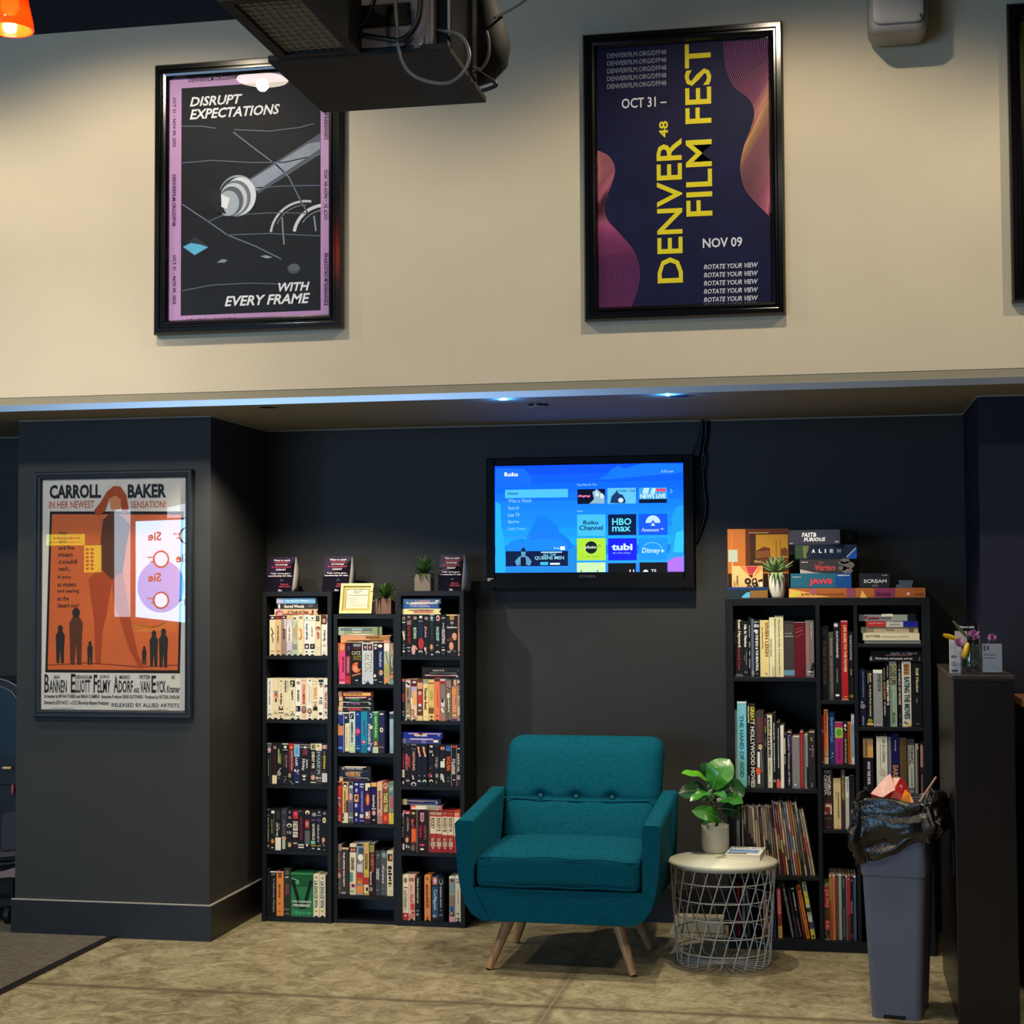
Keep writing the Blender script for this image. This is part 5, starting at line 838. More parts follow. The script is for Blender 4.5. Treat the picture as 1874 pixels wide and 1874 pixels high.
1170 1320 #8a7468|b 0 .06 I;b .04 .12 #a03848;o .5 .09 .15 .02 M;r .1 .9 .12 .45 #7c706a;o .5 .58 .35 .1 I;o .45 .52 .2 .05 K;d .3 .7 .6 .8 .3 W;b .88 1 #9a6a64|mauve grey|pale seated figure
1325 1475 #6a6254|r .1 .9 .04 .25 #8a7878;d .2 .18 .8 .24 .2 M;o .4 .4 .2 .06 C;T .4 .7 .33 .78 C Rain;r .1 .4 .55 .9 #5a5648|olive grey|cream looping script
1480 1625 #b07a54|b 0 .16 D;o .6 .08 .3 .08 F;o .4 .3 .4 .1 O;r .1 .9 .4 .8 #c88468;x .6 .8 .45 .62 Z;r .2 .8 .86 .88 W;b .94 1 U|tan|bare shouldered couple
1630 1770 #cfc4ac|r .4 .9 0 .15 D;z .4 .9 .02 .08 W;x .1 .9 .1 .4 #4a463c;x .2 .9 .42 .66 #8a8678;r .6 1 .85 .92 K;d .1 .88 .6 .97 .2 K|cream|scribbled dark drawings
= 685 1770 240 380 #14141a|o .05 .5 .02 .2 I;r .28 .58 .08 .92 #3a1420;z .15 .85 .3 .56 M;r .59 .8 .08 .92 #d0b0ac;o .75 .5 .06 .3 M;z .3 .7 .88 .96 I|black|maroon panel with white edge
= 690 1775 70 235 #191c18|r .04 .13 .2 .9 G;r .07 .1 .35 .75 #3a4a3a;T .25 .7 .28 .58 #b4aca4 mourning for the;z .35 .55 .6 .7 M;z .4 .7 .92 .96 G|black|grey title and square stamp
@ R 2 722 1330 14.415 right rack's third shelf
115 265 K|r .1 .9 .02 .05 #3a4858;T .25 .8 .24 .58 R CARRIE;r .05 .98 .62 .8 C;r .2 .8 .65 .77 #a8a888;o .5 .93 .3 .04 I|black|red title and cream label
265 425 #19121a|r .3 .7 .01 .02 G;T .1 .5 .24 .64 #d06a70 FRIGHT;T .5 .95 .3 .56 #d8484e NIGHT;o .5 .88 .35 .03 V|black|two line red title
425 585 #16131a|r .05 .95 .0 .02 G;d .1 .1 .9 .13 .08 G;T .3 .75 .18 .63 #c89a8a HOWLING;d .3 .75 .5 .85 .2 I;o .5 .96 .45 .05 I;o .5 .97 .3 .03 K|black|tan slanted title and white claw
590 715 #131624|d .2 .06 .7 .3 .3 F;d .5 .08 .3 .2 .2 H;o .6 .28 .15 .03 p;o .5 .76 .1 .012 I;c .91 W K|navy black|gold streak
720 865 #131624|d .2 .06 .7 .3 .3 F;d .5 .08 .3 .2 .2 H;o .6 .28 .15 .03 p;o .5 .76 .1 .012 I;c .91 W K|navy black|gold streak
890 1040 #17141a|r .3 .8 .02 .07 I;r .2 .8 .14 .2 G;r .75 .9 .22 .28 C;d .1 .6 .7 .55 .2 #6a3a30;o .3 .74 .4 .06 #7a2a30;o .55 .76 .1 .015 W;c .9 C K|black|grey hourglass mark
1045 1190 #141416|r .1 .9 .03 .04 g;T .2 .7 .3 .45 #8a8a90 XTRO;o .4 .5 .3 .04 G;o .4 .5 .12 .015 K;r .3 .6 .55 .57 G;o .5 .75 .3 .05 G;z .3 .6 .87 .94 G|black|grey stacked letters
1195 1340 #171518|o .5 .09 .4 .04 F;o .5 .1 .2 .02 R;x .5 .95 .34 .4 W;r .1 .9 .4 .55 #d8d4cc;o .4 .78 .4 .08 G;d .2 .7 .8 .9 .25 C|black|white torn block
1345 1490 #151319|r .05 .98 .03 .15 B;z .3 .8 .12 .14 L;T .15 .9 .28 .62 X WOLFEN;r .2 .9 .79 .8 V;z .3 .7 .86 .89 G|black|blue square and orange scrawl
1495 1645 #15151e|r .1 .9 .02 .07 R;r .0 .06 0 1 #b8a89c;r .94 1 0 1 #b8a89c;T .25 .7 .34 .72 #c8beb0 EYE OPENER;r .15 .3 .42 .7 #c8b8ac;z .3 .7 .83 .86 W|black|pale outline borders
1650 1795 #16131a|r .1 .9 .08 .1 W;T .15 .65 .21 .64 W DRAG ME;x .7 .9 .32 .52 G;r .1 .85 .73 .83 I;o .5 .77 .15 .025 K;r .1 .9 .86 .98 M|black|bold white title
= 135 1215 290 435 #3c3c78|b 0 .1 #6a6a8a;r .1 .75 .5 .62 #6a6aa4;r .73 .98 .2 .8 l;z .3 .7 .74 .97 W|slate blue|white scribble at right
= 190 1265 115 275 #162c90|o .05 .5 .05 .3 #5a2050;T .3 .8 .28 .61 W Vibrant!;r .68 .84 .15 .95 p;d .7 .5 .82 .4 .3 M;z .35 .6 .86 .94 L|royal blue|white title
@ R 1 722 1450 14.415 right rack's fourth shelf
115 265 #24121a|o .7 .05 .3 .05 p;o .3 .12 .3 .05 I;T .1 .5 .38 .66 I Torn;x .4 .9 .14 .34 #6a5a54;x .1 .5 .2 .36 V;r .1 .9 .81 .96 I|dark maroon|white curved title
270 420 #22131a|b .02 .09 R;o .5 .07 .35 .025 p;x .4 .6 .18 .52 #b8a8b0;x .6 .75 .2 .48 V;d .2 .6 .9 .7 .3 Z;o .4 .72 .3 .06 F;z .2 .8 .83 .93 I|dark plum|thin grey title
425 575 #2c1812|o .5 .07 .35 .03 #b0a878;d .3 .22 .6 .45 .5 #d8584e;r .15 .95 .44 .78 X;T .3 .85 .24 .45 J PUMPKIN;r .5 .8 .74 .88 Z;o .4 .9 .4 .08 #6a5a50|black|orange flame figure
585 920 #2a1216|r .0 .03 0 1 #c0a890;r .97 1 0 1 #b09078;r .3 .58 .06 .26 p;T .36 .54 .08 .24 K VHF;o .44 .28 .06 .012 p;T .1 .45 .38 .66 #b02038 Night;x .55 .8 .36 .7 #7a4a4c;o .42 .83 .22 .025 #d0486c;o .42 .93 .15 .025 W|wide dark maroon|white box and red script
935 1095 R|b 0 .03 Z;b .03 .1 #b09080;b .14 .55 #ddc8ac;T .15 .8 .17 .43 K ROCKY;o .5 .68 .35 .06 #a8685c;r .1 .9 .74 .86 #b09a88;f .4 .68 .5 F J;b .86 1 #98282c;o .5 .89 .2 .02 p|red and cream|boxer portrait
1100 1250 R|b 0 .03 Z;b .03 .1 #b89080;b .14 .55 #ddc8ac;T .15 .8 .17 .48 K ROCKY II;o .5 .68 .35 .06 #a8685c;r .1 .9 .74 .86 #c0aa98;f .4 .68 .5 F J;b .86 1 #98282c;o .5 .89 .2 .02 p|red and cream|boxer portrait
1255 1405 R|b 0 .03 Z;b .03 .1 #b05040;b .14 .58 #ddc8ac;T .15 .8 .17 .5 K ROCKY III;o .5 .68 .35 .06 #a8685c;r .1 .9 .74 .86 #b09a88;f .4 .68 .5 F J;b .86 1 #98282c;o .5 .89 .2 .02 p|red and cream|boxer portrait
1410 1560 R|b 0 .03 Z;b .03 .1 #a84438;b .14 .58 #ddc8ac;T .15 .8 .17 .5 K ROCKY IV;o .5 .68 .35 .06 #a8685c;r .1 .9 .74 .86 #b8a290;f .4 .68 .5 F J;b .86 1 #98282c;o .5 .89 .2 .02 p|red and cream|boxer portrait
1570 1735 X|b 0 .03 R;o .5 .08 .4 .05 F;b .14 .6 #e4d8c0;b .6 1 R|red and cream|orange top, behind armchair
= 415 1250 270 395 #d8d0bc|b 0 .16 #dc6a58;b .88 1 #c05068;r .04 .13 .3 .8 R;r .3 .9 .5 .95 #9a948c;r .16 .5 .05 .5 W|white and coral|grey wedge
= 130 1215 115 270 #1f2350|b 0 .12 #b49a62;r .04 .08 .2 .7 Z;r .15 .19 .1 .9 Q;T .4 .9 .24 .56 #9a6ab0 Loving Jane;r .64 .8 .1 .9 G;z .3 .7 .84 .94 L|navy|purple title and grey photo
@ R 0 718 1590 14.415 right rack's bottom shelf
130 268 #e0d4c0 165 |r .15 .9 .05 .22 #a04850;r .2 .9 .24 .68 #843040;T .2 .8 .25 .66 W IPCRESS;c .92 g W|cream|maroon title blocks
270 425 #e4dab8 160 |o .5 .12 .25 .06 #6a6a48;r .2 .85 .27 .285 K;T .2 .75 .34 .72 #8a8672 LUTHERAN;b .84 1 R;r .25 .7 .88 .92 p;d .3 .77 .7 .75 .1 G|cream|red foot with white mark
430 595 #e4b8a4 170 |r .15 .8 .06 .13 Z;r .35 .6 .08 .12 p;x .3 .6 .2 .36 #b88878;T .25 .7 .4 .6 #c05050 TRUE;r .3 .95 .62 .76 #c84848;d .2 .95 .8 .8 .4 R;o .5 .9 .4 .06 #d07468|salmon pink|red smeared picture
610 740 K 215 |T .2 .65 .02 .6 C Children of a lesser god;z .2 .7 .75 .8 G;o .4 .86 .3 .03 G|black|cream handwritten title
845 1010 O 175 |o .45 .07 .14 .02 M;T .25 .6 .2 .72 M BREAKER MORANT;x .65 .8 .5 .7 #a84a20;r .2 .75 .77 .85 #e8b890;h .3 .7 .78 .84 M EC;z .3 .7 .9 .95 R|orange|dark red typed title
1045 1210 #2c4a6c 220 |r .1 .85 .0 .17 #c8624a;o .5 .08 .25 .06 I;b .18 .2 K;T .15 .8 .28 .75 #a8b4c4 Conquest;d .2 .6 .8 .45 .15 Q;o .4 .88 .3 .04 G;b .93 1 K|blue|white brush lettering
1215 1350 K 225 |o .5 .1 .4 .08 G;o .5 .08 .25 .06 K;T .3 .6 .21 .7 I KISSING AWAY;o .45 .75 .15 .015 G;c .88 G K|black|grey looped emblem
1500 1655 #9a948c 200 |b 0 .04 W;r .2 .8 .06 .12 #6a3038;r .05 .9 .14 .34 #7a9494;r .05 .9 .42 .66 #8a7468;o .45 .71 .4 .05 B;o .5 .82 .35 .06 J;f .45 .81 .45 p J;b .88 1 p|grey|blue ball and small figure
1660 1810 #d6cdb4 190 |b 0 .05 W;r .1 .9 .07 .09 G;z .1 .9 .12 .15 K;x .4 .6 .3 .6 #8a8672;r .2 .7 .8 .83 y;r .2 .75 .91 .94 Z|ivory|faint olive title
'''
RN = {'L': 'left rack', 'M': 'middle rack', 'R': 'right rack'}
def tapes():
    rnd = random.Random(3); cur = None; rows = []
    for ln in TAPES.strip().split('\n'):
        if ln[0] == '@':
            a = ln[1:].split(None, 5); cur = dict(r=a[0], i=int(a[1]), x0=float(a[2]), y0=float(a[3]), s=float(a[4]), n=a[5], up=[], lie=[]); rows.append(cur)
        else: (cur['lie'] if ln[0] == '=' else cur['up']).append(ln.lstrip('= '))
    for c in rows:
        r = c['r']; z0 = {'L': LZ, 'M': MZ, 'R': RZ}[r][c['i']] + .0005; yf = RY[r] + .010; q = Q(c['x0'], c['y0'], c['s'], yf); grp = 'video tapes in the ' + RN[r]
        lo, hi = {'L': LXs, 'M': MXs, 'R': RXs}[r]; lo += .0195; hi -= .0195
        ybot = 720 if c['i'] == 0 else 700; prev = lo; tops = []
        for n, ln in enumerate(c['up']):
            head, dec, adj, what = ln.split('|'); a = head.split(); yb = (a and 1200)
            x0 = q(float(a[0]), 1200)[0]; x1 = q(float(a[1]), 1200)[0]
            x0 = max(x0, prev + .0002); x1 = min(x1, hi); w = x1 - x0 - .0006; prev = x1
            h = TH + rnd.uniform(-.0012, .0012); clam = len(a) > 4
            if len(a) > 3: h = (q(float(a[0]), float(a[3]))[1] - z0) if c['i'] < 2 else h
            lab = f"{adj} tape with {what}, {ORD[n]} on {c['n']}"
            if c['i'] == 0 and r == 'L' and n < 4 or clam:
                make_book('video_case', w, h, .118, a[2], dec, ((x0 + x1) / 2, yf + rnd.uniform(0, .004), z0), 0, lab.replace(' tape with', ' video case with'), 'video case', grp, rnd, 'clam_white' if (clam and a[4] == 'C') else 'tape_shell', 'tray', .001)
            else: make_tape(w, h, a[2], dec, ((x0 + x1) / 2, yf + rnd.uniform(0, .003), z0), 0, lab, grp, rnd, rnd.random() < .86)
            tops.append((x0, x1, h))
        zt = z0 + max([t[2] for t in tops]) + .0006
        for n, ln in enumerate(c['lie']):
            head, dec, adj, what = ln.split('|'); a = head.split(); x0, x1, z1, z2 = q.r(float(a[0]), float(a[1]), float(a[2]), float(a[3]))
            th = z2 - z1 - .0004; L = x1 - x0; x1 = min(x1, hi)
            x0 = max(x0, lo + .0005)
            pos = 'lying topmost of stack' if n == len(c['lie']) - 1 else ('lying lowest of stack' if n == 0 else ('lying second from bottom' if n == 1 else 'lying third from bottom'))
            make_tape(th, x1 - x0, a[4], dec, (x1, yf + .004 + rnd.uniform(0, .004), zt + th / 2), -math.pi / 2, f"{adj} tape with {what}, {pos}, {RN[r]}", grp, rnd, False if th > .034 else True)
            zt += th + .0006
tapes()
# ---------------------------------------------------------------- things on top of the racks
mat('tent_card', '#0e0a1c', .8, spec=.1, var=.3, scale=14); mat('card_white', '#9c9a90', .7); mat('gold_frame', '#d8c987', .35, .35, var=.08, scale=40); mat('paper_cream', '#dcdcc4', .6); mat('frame_inner', '#9a8d54', .4, .3)
def tent(label, x0, y0, sc, fx0, fx1, fy0, fy1, sx1, zt, Y, tilt):
    """folded table card: printed front, bowed side"""
    q = Q(x0, y0, sc, Y); a0, a1, b0, b1 = q.r(fx0, fx1, fy0, fy1); h = b1 - zt; w = a1 - a0
    t = thing('tent_card', label, 'sign', ((a0 + a1) / 2, Y, zt), math.radians(-tilt), 'membership cards on the video racks'); d = .085
    fr = Fr((0, .012, 0), (1, 0, 0), (0, .28, 1)); b = MB(); hh = h / fr.V.z
    b.prism(fr, [(-w / 2, 0), (w / 2, 0), (w / 2, hh), (-w / 2, hh)], .001, 'tent_card')
    b.poly(fr, [(-w / 2, hh * .45), (w * .1, hh * .62), (w / 2, hh * .9), (w / 2, hh), (-w / 2, hh)], '#241338', .0003)
    def T(s, v, k, wd, c=0, rot='h', it=0): b.text(fr, s, c - wd * w / 2, c + wd * w / 2, hh * (1 - v - .055), hh * (1 - v), k, 'h', .0012, 1, it)
    T('Want to catch', .07, '#e8dde0', .62); T('unlimited free', .13, '#b03848', .55, 0, 'h', 1); T('screenings', .2, '#e8dcd8', .46); T('& discounted', .26, '#b03848', .74, 0, 'h', 1); T('tickets?', .335, '#e0d4d4', .36)
    T("Yeah, we've got a", .455, '#e6e4ea', .74); T('membership for that.', .525, '#e6e4ea', .88)
    T('Scan to', .76, '#a83850', .3, .2 * w); T('learn more', .82, '#a83850', .4, .22 * w); T('Sie', .935, '#cfcbd4', .14, .06 * w); b.line(fr, [(.02 * w, hh * .31), (.07 * w, hh * .34), (.14 * w, hh * .315)], .002, '#8a8894', .001)
    b.build('printed_card', t)
    b = MB(); P = []
    for i in range(9):
        f = i / 8; y = .012 + fr.V.y / fr.V.z * h * f * 1.0; bow = math.sin(math.pi * f) * .012
        P.append([(w / 2, y, h * f), (w / 2 + .002 + bow, y + d * (1 - f) * .8 + .001, h * f)])
    b.grid(P, 'card_white'); b.build('side_flap', t, solid=.0008)
    MB().prism(Fr((0, .012 + d, 0), (1, 0, 0), (0, -(d - .28 * h) / h, 1)), [(-w / 2, .001), (w / 2, .001), (w / 2, h * .98), (-w / 2, h * .98)], .0008, 'tent_card').build('rear_card', t)
tent('dark purple membership tent card on left video rack, farthest left', 470, 1010, 9.863, 120, 620, 90, 710, 680, 1.508, RY['L'] + .05, 5)
tent('dark purple membership tent card standing above the gold framed notice', 470, 1010, 9.863, 1140, 1640, 75, 690, 1690, 1.508, RY['L'] + .07, 5)
tent('dark purple membership tent card beside the upper small plant, right rack', 680, 1010, 9.863, 1175, 1610, 45, 690, 1740, 1.508, RY['R'] + .05, 3)
# gold notice
q = Q(600, 1060, 18.74, RY['M'] + .02); fx0, fx1, fz0, fz1 = q.r(410, 1520, 165, 1190); w = fx1 - fx0; h = fz1 - 1.404
t = thing('picture_frame', 'small gold framed notice leaning on the middle video rack', 'frame', ((fx0 + fx1) / 2, RY['M'] + .022, 1.4046)); fr = Fr((0, 0, 0), (1, 0, 0), (0.03, .17, 1)); hh = h / fr.V.z
b = MB(); rings = []
for ins, d in ((0, 0), (0, .016), (.011, .016), (.015, .004), (.024, .008), (.027, .002)): rings.append([fr.p(-w / 2 + ins, ins, d), fr.p(w / 2 - ins, ins, d), fr.p(w / 2 - ins, hh - ins, d), fr.p(-w / 2 + ins, hh - ins, d)])
b.grid(rings, 'gold_frame', False, True); b.prism(fr, [(-w / 2, 0), (w / 2, 0), (w / 2, hh), (-w / 2, hh)], .004, 'frame_inner'); b.build('frame', t)
b = MB(); b.rect(fr, -w / 2 + .025, w / 2 - .025, .025, hh - .025, 'paper_cream', .0025); K = '#77795f'; i0, i1 = -w / 2 + .032, w / 2 - .03
b.text(fr, 'DENVER', -.018, .022, hh * .74, hh * .77, K, d=.0035); b.text(fr, 'FILM', -.018, .008, hh * .69, hh * .72, K, d=.0035); b.scrib(fr, i0, i1, hh * .60, hh * .63, K, 'h', .0035)
for i in range(5): b.scrib(fr, i0, i0 + (i1 - i0) * .52, hh * (.54 - i * .04), hh * (.555 - i * .04), '#9a9b84', 'h', .0035)
for i in range(3): b.scrib(fr, i0, i1, hh * (.31 - i * .035), hh * (.322 - i * .035), '#9a9b84', 'h', .0035)
b.build('notice', t)
# small potted grasses
mat('pot_clay', '#7a5848', .7, var=.12, scale=25); mat('pot_taupe', '#7c7164', .7, var=.12, scale=25); mat('grass_green', '#5c8232', .5, var=.25, scale=20); mat('grass_dark', '#3f6432', .5, var=.25, scale=20); mat('soil', '#1d1713', .9, var=.3, scale=60)
def grass_pot(label, x, y, z, w, h, potm, seed, gm):
    rnd = random.Random(seed); t = thing('potted_plant', label, 'plant', (x, y, z), group='small potted plants on the video racks')
    b = MB(); b.box(-w / 2, w / 2, 0, w, 0, h, potm); b.box(-w / 2 + .006, w / 2 - .006, .006, w - .006, h, h + .001, 'soil'); b.build('pot', t, bevel=.003)
    b = MB()
    for i in range(130):
        a = rnd.uniform(0, 2 * math.pi); el = rnd.uniform(-.3, 1.15); L = w * rnd.uniform(.85, 1.35); dx, dy = math.cos(a), math.sin(a); P = []
        for k in range(5):
            f = k / 4; rr = L * f * math.cos(el) ; zz = h + .004 + L * f * (math.sin(el) + .28) - L * .32 * f * f; wd = .0055 * (1 - f) ** .6 + .0003
            c = Vector((dx * rr, w / 2 + dy * rr, zz)); sd = Vector((-dy, dx, 0)) * wd; P.append([c - sd, c + sd])
        b.grid(P, gm if rnd.random() < .7 else ('grass_dark' if gm == 'grass_green' else 'grass_green'), True)
    b.build('leaves', t)
p0 = onY(704, 1124, RY['M'] + .05); grass_pot('small spiky plant in brown square pot beside the gold frame', p0.x + .002, RY['M'] + .02, 1.4046, onY(720, 1110, 7.2).x - onY(692, 1110, 7.2).x, onY(706, 1095, 7.2).z - 1.404, 'pot_clay', 4, 'grass_green')
p0 = onY(775, 1080, RY['R'] + .06); grass_pot('small spiky plant in taupe square pot on right video rack', p0.x, RY['R'] + .04, 1.5086, onY(789, 1065, 7.2).x - onY(760, 1065, 7.2).x, onY(774, 1051, 7.2).z - 1.508, 'pot_taupe', 9, 'grass_dark')
# ---------------------------------------------------------------- the big bookcase on the right
KY = 6.945; KD = .40; KZ = {}
def kz(u, v): return onY(u, v, KY).z
kx0, kx1 = onY(1330, 1400, KY).x, onY(1707, 1400, KY).x
ktop = kz(1515, 1094.5); u1a, u1b = onY(1496, 1400, KY).x, onY(1504, 1400, KY).x; u2a, u2b = onY(1566, 1400, KY).x, onY(1573, 1400, KY).x
bk = thing('bookcase', 'wide black bookcase with three columns of books and games on top', 'bookcase', ((kx0 + kx1) / 2, KY, 0)); ox = bk.location.x
def kpart(n, x0, x1, z0, z1, y0=0, y1=KD): return MB().box(x0 - ox, x1 - ox, y0, y1, z0, z1, 'black_board').build(n, bk, bevel=.0015)
pt = .034; kpart('side_panel', kx0, kx0 + pt, 0, ktop); kpart('side_panel', kx1 - pt, kx1, 0, ktop); kpart('top_panel', kx0 + pt, kx1 - pt, ktop - .032, ktop)
kb = kz(1500, 1722); kpart('plinth', kx0 + pt, kx1 - pt, 0, kb, .004, KD - .01); kpart('divider', u1a, u1b, kb, ktop - .032); kpart('divider', u2a, u2b, kb, ktop - .032)
MB().box(kx0 - ox + .002, kx1 - ox - .002, KD, KD + .006, 0, ktop - .002, 'black_board').build('back_panel', bk)
KA = [kb, kz(1420, 1602.5), kz(1420, 1443.5), kz(1420, 1239.5)]; KB = [kb, kz(1530, 1518.5), kz(1530, 1399.5), kz(1530, 1282)]; KC = [kb, kz(1630, 1590), kz(1630, 1468), kz(1630, 1331), kz(1630, 1178)]
for z in KA[1:]: kpart('shelf', kx0 + pt, u1a, z - .018, z, .002, KD - .002)
for z in KB[1:]: kpart('shelf', u1b, u2a, z - .016, z, .002, KD - .002)
for z in KC[1:]: kpart('shelf', u2b, kx1 - pt, z - .016, z, .002, KD - .002)
